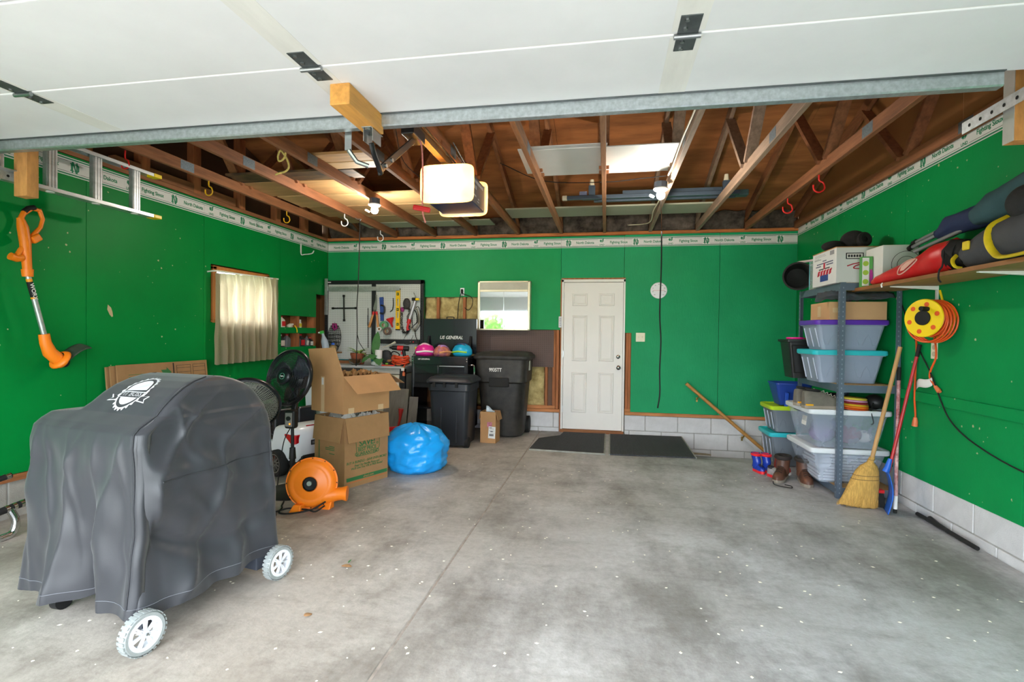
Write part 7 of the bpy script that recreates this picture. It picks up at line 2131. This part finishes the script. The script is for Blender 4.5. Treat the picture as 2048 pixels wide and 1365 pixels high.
MB().tube([(-.085, 3.49, .13), (-.10, 3.47, .07), (-.11, 3.46, .03), (-.125, 3.46, .005), (-.128, 3.46, -.04), (-.12, 3.45, -.065)], .005, 6).build('drawstring', BLACKM, t, smooth=True)
t = thing('folded_chair', 'folded camp chair with grey tubes and navy cloth on the shelf', 'chair', (2.21, 0, ZW))
for a, b in (((.0, 4.25, .30), (.0, 3.0, .46)), ((-.04, 4.22, .26), (-.02, 3.0, .42)), ((-.06, 4.12, .22), (-.03, 3.0, .36))):
    MB().cyl(a, b, .013, n=10).build('tube', mat('chair tube grey', '9a9da2', .35, metal=.5), t, smooth=True)
for a in ((.0, 4.26, .298), (-.04, 4.23, .258)):
    MB().cyl(a, (a[0], a[1] - .04, a[2] + .01), .019, n=12).build('foot_cap', BLACKM, t, smooth=True)
NVY = mat('navy canvas', '1d2c52', .8, var=.15, scale=6, bump=.2, bscale=10)
loft([(-.04, 3.90, .30), (-.03, 3.75, .335), (-.02, 3.5, .34), (-.02, 3.2, .36), (-.02, 2.8, .38)], [(.03, .035), (.055, .07), (.065, .075), (.07, .07), (.07, .07)], NVY, 'canvas', t, seed=9, amp=.2)
t = thing('teal_sleeping_bag', 'rolled teal cloth bundle at the right end of the shelf', 'bundle', (2.16, 0, ZW))
loft([(-.06, 3.42, .31), (-.05, 3.28, .34), (-.04, 3.05, .37), (-.03, 2.6, .40)], [(.05, .05), (.07, .085), (.08, .1), (.08, .1)], mat('teal fleece', '33525a', .95, var=.15, scale=9, bump=.3, bscale=14), 'bundle', t, seed=4)
t = thing('grey_chair_bag', 'dark grey bag tucked behind the red chair bag', 'bag', (2.2, 0, ZW))
loft([(.02, 4.12, .06), (.02, 3.9, .11), (.03, 3.6, .14), (.03, 3.3, .16)], [(.03, .05), (.045, .08), (.045, .09), (.04, .08)], mat('dark grey cloth', '3a3b3f', .8, var=.15, scale=8, bump=.2), 'bag_body', t, seed=7)
t = thing('padded_pack', 'charcoal padded pack with yellow straps at the shelf end', 'bag', (2.08, 0, ZW))
GPK = mat('charcoal canvas', '43444a', .8, var=.1, scale=8, bump=.2, bscale=40)
loft([(.0, 3.42, .05), (.0, 3.36, .08), (.0, 3.15, .12), (0, 2.9, .13), (0, 2.6, .12)], [(.05, .05), (.1, .085), (.115, .12), (.12, .13), (.1, .12)], GPK, 'pack_body', t, seed=11, amp=.06, floor=.0)
YST = mat('yellow webbing', 'd8bc1c', .6, var=.08, scale=30)
MB().tube([(-.06, 3.44, .1), (-.105, 3.41, .06), (-.11, 3.38, .02), (-.08, 3.37, .008)], .011, 8, flat=.5).build('yellow_piping', YST, t, smooth=True)
MB().tube([(-.02, 3.12, .245), (-.09, 3.13, .2), (-.125, 3.1, .12), (-.13, 3.05, .05), (-.15, 2.95, .012), (-.17, 2.7, .012)], .017, 8, flat=.5).build('yellow_strap', YST, t, smooth=True)
MB().box(-.115, -.10, 3.27, 3.32, .1, .15).build('yellow_tab', YST, t, bevel=.006)
t = thing('black_ball', 'black stuff sack on the padded pack', 'bag', (2.03, 2.96, ZW + .235))
MB().ell((0, 0, .05), (.07, .1, .085), 18, 12).build('sack_body', mat('black cloth', '232326', .85, var=.2, scale=10, bump=.3), t, smooth=True)
# ---- cord reel
t = thing('cord_reel', 'yellow cord reel wound with orange extension cord on the right wall', 'cord reel', (2.20, 4.02, 1.44))
AX = Vector((-.90, -.43, .03)).normalized()
RMX = zto(AX)
OCR = mat('reel orange cord', 'e0561e', .45, var=.08)
def flange(z):
    f_ = MB()
    rs = []
    f_.lathe([(.05, -.006), (.128, -.006), (.132, 0), (.128, .006), (.05, .006), (.05, -.006)], 44, Matrix.Identity(4) @ RMX @ Matrix.Translation((0, 0, z)))
    return f_.build('flange', YELLOW, t, smooth=True, ang=40)
f1 = flange(.06)
f2 = flange(-.05)
for k in range(6):
    a = 2 * PI * k / 6 + .3
    M = RMX @ Matrix.Translation((.095 * math.cos(a), .095 * math.sin(a), .0665))
    MB().lathe([(0, 0), (.016, 0), (.016, .001), (0, .001)], 18, M).build('window_hole', OCR, f1)
MB().lathe([(0, -.05), (.085, -.05), (.085, .06), (0, .06)], 30, RMX).build('drum', OCR, t, smooth=True)
for k in range(11):
    z = -.038 + k * .0085
    rr_ = .112 + .012 * math.sin(k * 2.1)
    MB().tube([RMX @ Vector((rr_ * math.cos(a), rr_ * math.sin(a), z + .006 * math.sin(a * 2 + k))) for a in [2 * PI * i / 36 for i in range(36)]], .0062, 6, closed=True).build('cord_turn', OCR, t, smooth=True)
for k in range(4):
    MB().tube([Vector((.02, -.02 + .012 * k, -.02)) + RMX @ Vector((rr_ * 1.12 * math.cos(a), rr_ * 1.18 * math.sin(a), -.01 + .02 * k)) for a in [2 * PI * i / 36 for i in range(36)]], .006, 6, closed=True).build('cord_turn', OCR, t, smooth=True)
MB().lathe([(.05, .055), (.05, .075), (.03, .08), (0, .08)], 24, RMX).build('hub', BLACKM, t, smooth=True)
MB().cyl(RMX @ Vector((.03, .06, .07)), RMX @ Vector((.03, .06, .13)), .016, n=14).build('crank_knob', BLACKM, t, smooth=True)
MB().tube([RMX @ Vector((-.02, .0, -.06)), (.085, .03, .06), (.1, .05, .13), (.1, .08, .2)], .008, 8).build('hanger', YELLOW, t, smooth=True)
W2 = lambda y, z: Vector((XR - .02 - 2.20, y - 4.02, z - 1.44))
MB().tube([RMX @ Vector((-.11, -.03, 0)), W2(4.33, 1.25), W2(4.335, 1.05), W2(4.34, .85), W2(4.325, .74), W2(4.325, .70)], .0062, 8).build('cord_tail', OCR, t, smooth=True)
MB().tube([W2(4.325, .71), W2(4.325, .68), W2(4.33, .645)], [.012, .018, .02], 10).build('socket_end', mat('orange plug', 'e0764a', .5), t, smooth=True)
MB().tube([RMX @ Vector((.03, -.12, 0)), W2(4.10, 1.24), W2(4.10, 1.16), W2(4.15, 1.08), W2(4.16, 1.02), W2(4.09, .96)], .0062, 8).build('cord_tail', OCR, t, smooth=True)
MB().tube([W2(4.095, .965), W2(4.06, .94), W2(4.05, .93)], [.012, .016, .014], 10).build('plug_end', mat('orange plug', 'e0764a', .5), t, smooth=True)
MB().grid(lambda u, v: W2(4.30 - .17 * u, .98 + .05 * u - .06 * v + .01 * math.sin(u * 6)) + Vector((-.01 - .012 * math.sin(u * 4), 0, 0)), 10, 4).build('warning_tag', PAPER, t, smooth=True, solid=.001)
ot = thing('wall_outlet', 'ivory wall outlet below the cord reel', 'outlet', (XR - .001, 4.145, 1.215))
MB().box(-.006, 0, -.036, .036, -.058, .058).build('plate', IVORY, ot, bevel=.003)
for z in (-.024, .024):
    MB().cyl((-.006, 0, z), (-.009, 0, z), .017, n=16).build('socket', mat('brown ivory', 'b9ad90', .5), ot)
o = MB().tube([(XR - .008, 4.62, 1.66), (XR - .01, 4.45, 1.4), (XR - .01, 4.3, 1.2), (XR - .02, 4.14, 1.04), (XR - .026, 4.02, .87), (XR - .026, 3.9, .74), (XR - .012, 3.7, .64), (XR - .01, 3.33, .565), (XR - .01, 2.9, .55), (XR - .01, 1.8, .6), (XR - .01, .3, .7)], .0045, 8).build('black_cable', BLACKM, None, smooth=True)
tag(o, 'black cable drooping along the right wall', 'cable')
# ---- broom, dustpan, red pole
t = thing('corn_broom', 'straw broom with a wooden handle leaning by the shelf unit', 'broom', (1.93, 4.36, 0))
STRAW = mat('broom straw', 'c3984e', .8, var=.3, scale=14, stretch=(10, 10, 1), bump=.6, bscale=30, bstretch=(10, 10, .6))
MB().cyl((.08, .0, .36), (.27, .02, 1.235), .0145, n=12).build('handle', mat('broom handle', 'b58a58', .55, var=.15, scale=5, stretch=(4, 4, 1)), t, smooth=True)
rs = []
for z, cx_, w, d in ((0.0, -.01, .135, .035), (.1, .012, .12, .045), (.2, .035, .10, .05), (.28, .052, .082, .045), (.32, .062, .06, .035), (.35, .072, .024, .022), (.39, .085, .018, .018)):
    rs.append([Vector((cx_ + w * math.cos(a) * (1 + .05 * noise(a * 3, z * 9, 1)), d * math.sin(a), z + (.02 * noise(a * 5, 0, 2) + .01 if z == 0 else 0) + (.03 * math.cos(a) * -.4 if z == 0 else 0))) for a in [2 * PI * i / 36 for i in range(36)]])
MB().rings(rs).build('bristle_head', STRAW, t, smooth=True, ang=50)
for z, cx_, w, d in ((.22, .039, .097, .05), (.25, .045, .09, .048), (.37, .079, .021, .021)):
    MB().tube([(cx_ + w * math.cos(a), d * math.sin(a), z) for a in [2 * PI * i / 28 for i in range(28)]], .003, 5, closed=True).build('stitching', mat('broom cord', '8a6a3c', .8), t, smooth=True)
mb = MB()
for k in range(120):
    a = random.uniform(0, 2 * PI)
    x0, y0 = .02 + .105 * math.cos(a), .044 * math.sin(a)
    mb.tube([(x0, y0, .12), (-.012 + (x0 - .02) * 1.28 + random.uniform(-.012, .012), y0 * .95 + random.uniform(-.008, .008), random.uniform(.0, .02) + .002)], [.0016, .001], 4)
tag(mb.build('straws', STRAW, t), kind='stuff')
t = thing('dustpan', 'blue upright dustpan with a red handle leaning beside the broom', 'dustpan', (2.09, 4.26, 0))
MB().cyl((.0, .02, .30), (.185, .035, 1.2), .0115, n=12).build('handle', mat('red pole paint', 'b3242c', .35, var=.15, scale=12), t, smooth=True)
MB().cyl((.178, .034, 1.165), (.196, .036, 1.255), .0135, n=12).build('grip', BLACKM, t, smooth=True)
DPB = mat('dustpan blue', '1f5fc4', .4, var=.05)
MB().grid(lambda u, v: (-.03 + .07 * u + .0 * v, .0 - .02 * u + .03 * math.sin(PI * u) , .003 + .30 * v - .02 * math.sin(PI * v)) if False else (-.035 + .05 * math.sin(v * PI) * .6 + .04 * u, -.06 + .14 * u, .004 + .30 * v), 8, 12).build('pan', DPB, t, smooth=True, solid=.006)
MB().tube([(-.02, .02, .3), (-.005, .02, .34), (.01, .02, .40)], [.025, .02, .014], 10).build('neck', DPB, t, smooth=True)
t = thing('brush_head', 'black lobby brush on the floor behind the dustpan', 'brush', (2.06, 4.40, 0))
MB().hexa([(-.09, -.03, .004), (.06, -.03, .004), (.06, .03, .004), (-.09, .03, .004)], [(-.04, -.02, .11), (.05, -.02, .11), (.05, .02, .11), (-.04, .02, .11)]).build('bristles', BLACKM, t)
MB().box(-.045, .055, -.024, .024, .11, .135).build('red_cap', RED, t, bevel=.004)
t = thing('red_pole', 'scuffed red and white pole leaning on the right wall', 'pole', (2.135, 4.27, 0))
MB().cyl((0.002, .0, .13), (.055, .10, .98), .0125, n=12).build('shaft', mat('scuffed red paint', 'b0303a', .5, var=.5, scale=24, second='d8b0b0'), t, smooth=True)
MB().cyl((.0, 0.0, .03), (.002, .0, .13), .0135, n=12).build('white_end', WHITE, t, smooth=True)
MB().cyl((.0, 0.0, .0), (.0, .0, .03), .012, n=12).build('tip', BLACKM, t, smooth=True)
MB().cyl((.055, .10, .98), (.061, .112, 1.08), .0145, n=12).build('grip', BLACKM, t, smooth=True)
# ---- black tubes along the right skirting
t = thing('wiper_tubes', 'black plastic tube ends lying along the right wall', 'tube', (2.255, 4.22, 0))
MB().tube([(0, 0, .02), (.0, -.25, .022), (.0, -.62, .018)], .014, 10).build('tube', RUBBER, t, smooth=True)
MB().tube([(-.02, -.18, .045), (-.01, -.25, .03), (.0, -.34, .022)], [.022, .018, .014], 10).build('elbow', BLACK, t, smooth=True)
MB().tube([(.02, -.1, .012), (.02, -.5, .012)], .01, 8).build('tube', RUBBER, t, smooth=True)
# ================================================================ FLOOR LITTER AND OUTSIDE
CH = mat('pale flakes', 'efe9d8', .9, var=.08, scale=30)
mb = MB()
rnd = random.Random(3)
for k in range(430):
    x, y = rnd.uniform(-3.8, 2.2), rnd.uniform(.9, 5.2) ** 1.0
    s = rnd.uniform(.004, .0125)
    a = rnd.uniform(0, PI)
    c_, s_ = math.cos(a) * s, math.sin(a) * s
    mb.add([(x + c_, y + s_, .001), (x - s_ * .7, y + c_ * .7, .001), (x - c_, y - s_, .0015), (x + s_ * .7, y - c_ * .7, .001), (x, y, .004)], [(0, 1, 4), (1, 2, 4), (2, 3, 4), (3, 0, 4)])
o = mb.build('floor_flakes', CH, None)
o['kind'] = 'stuff'
o['label'] = 'tiny pale flakes scattered over the concrete floor'
o['category'] = 'debris'
DL = mat('dead leaf', 'b58a60', .8, var=.2, scale=20)
for x, y, rz, lab in ((-1.42, 2.62, .3, 'curled tan leaf on the floor right of the grill'), (-1.33, 2.12, 1.2, 'smaller brown leaf on the floor nearer the camera')):
    t = thing('dead_leaf', lab, 'leaf', (x, y, .002), rz)
    leaf(.06 if rz < 1 else .04, .035, DL, t, (0, 0, .004), 0, .25, .8, 'leaf_blade')
    if rz < 1:
        leaf(.025, .014, LEAFM, t, (.03, .02, .01), .6, .8, .5, 'green_leaflet')
# trees across the street, seen in the cabinet mirror
for x, y, s, lab in ((-10.6, -34, 1.0, 'leafy green tree across the street'),):
    t = thing('street_tree', lab, 'tree', (x, y, -.3))
    MB().tube([(0, 0, 0), (.05, 0, 1.2), (0, .1, 2.2)], [.14, .11, .07], 8).build('trunk', WOODZ, t, smooth=True)
    mb = MB()
    rr_ = random.Random(5)
    for k in range(900):
        d = Vector((rr_.gauss(0, 1), rr_.gauss(0, 1), rr_.gauss(0, 1))).normalized() * (rr_.random() ** .4)
        p = Vector((d.x * 1.5 * s, d.y * 1.5 * s, 2.3 * s + d.z * 1.3 * s))
        q = Vector((rr_.uniform(-1, 1), rr_.uniform(-1, 1), rr_.uniform(-1, 1))).normalized().orthogonal() * .16
        w = q.cross(d).normalized() * .1
        mb.add([p - q, p + w, p + q, p - w], [(0, 1, 2, 3)])
    tag(mb.build('foliage', mat('tree foliage', '6f9a48', .8, var=.3, scale=3), t), kind='stuff')
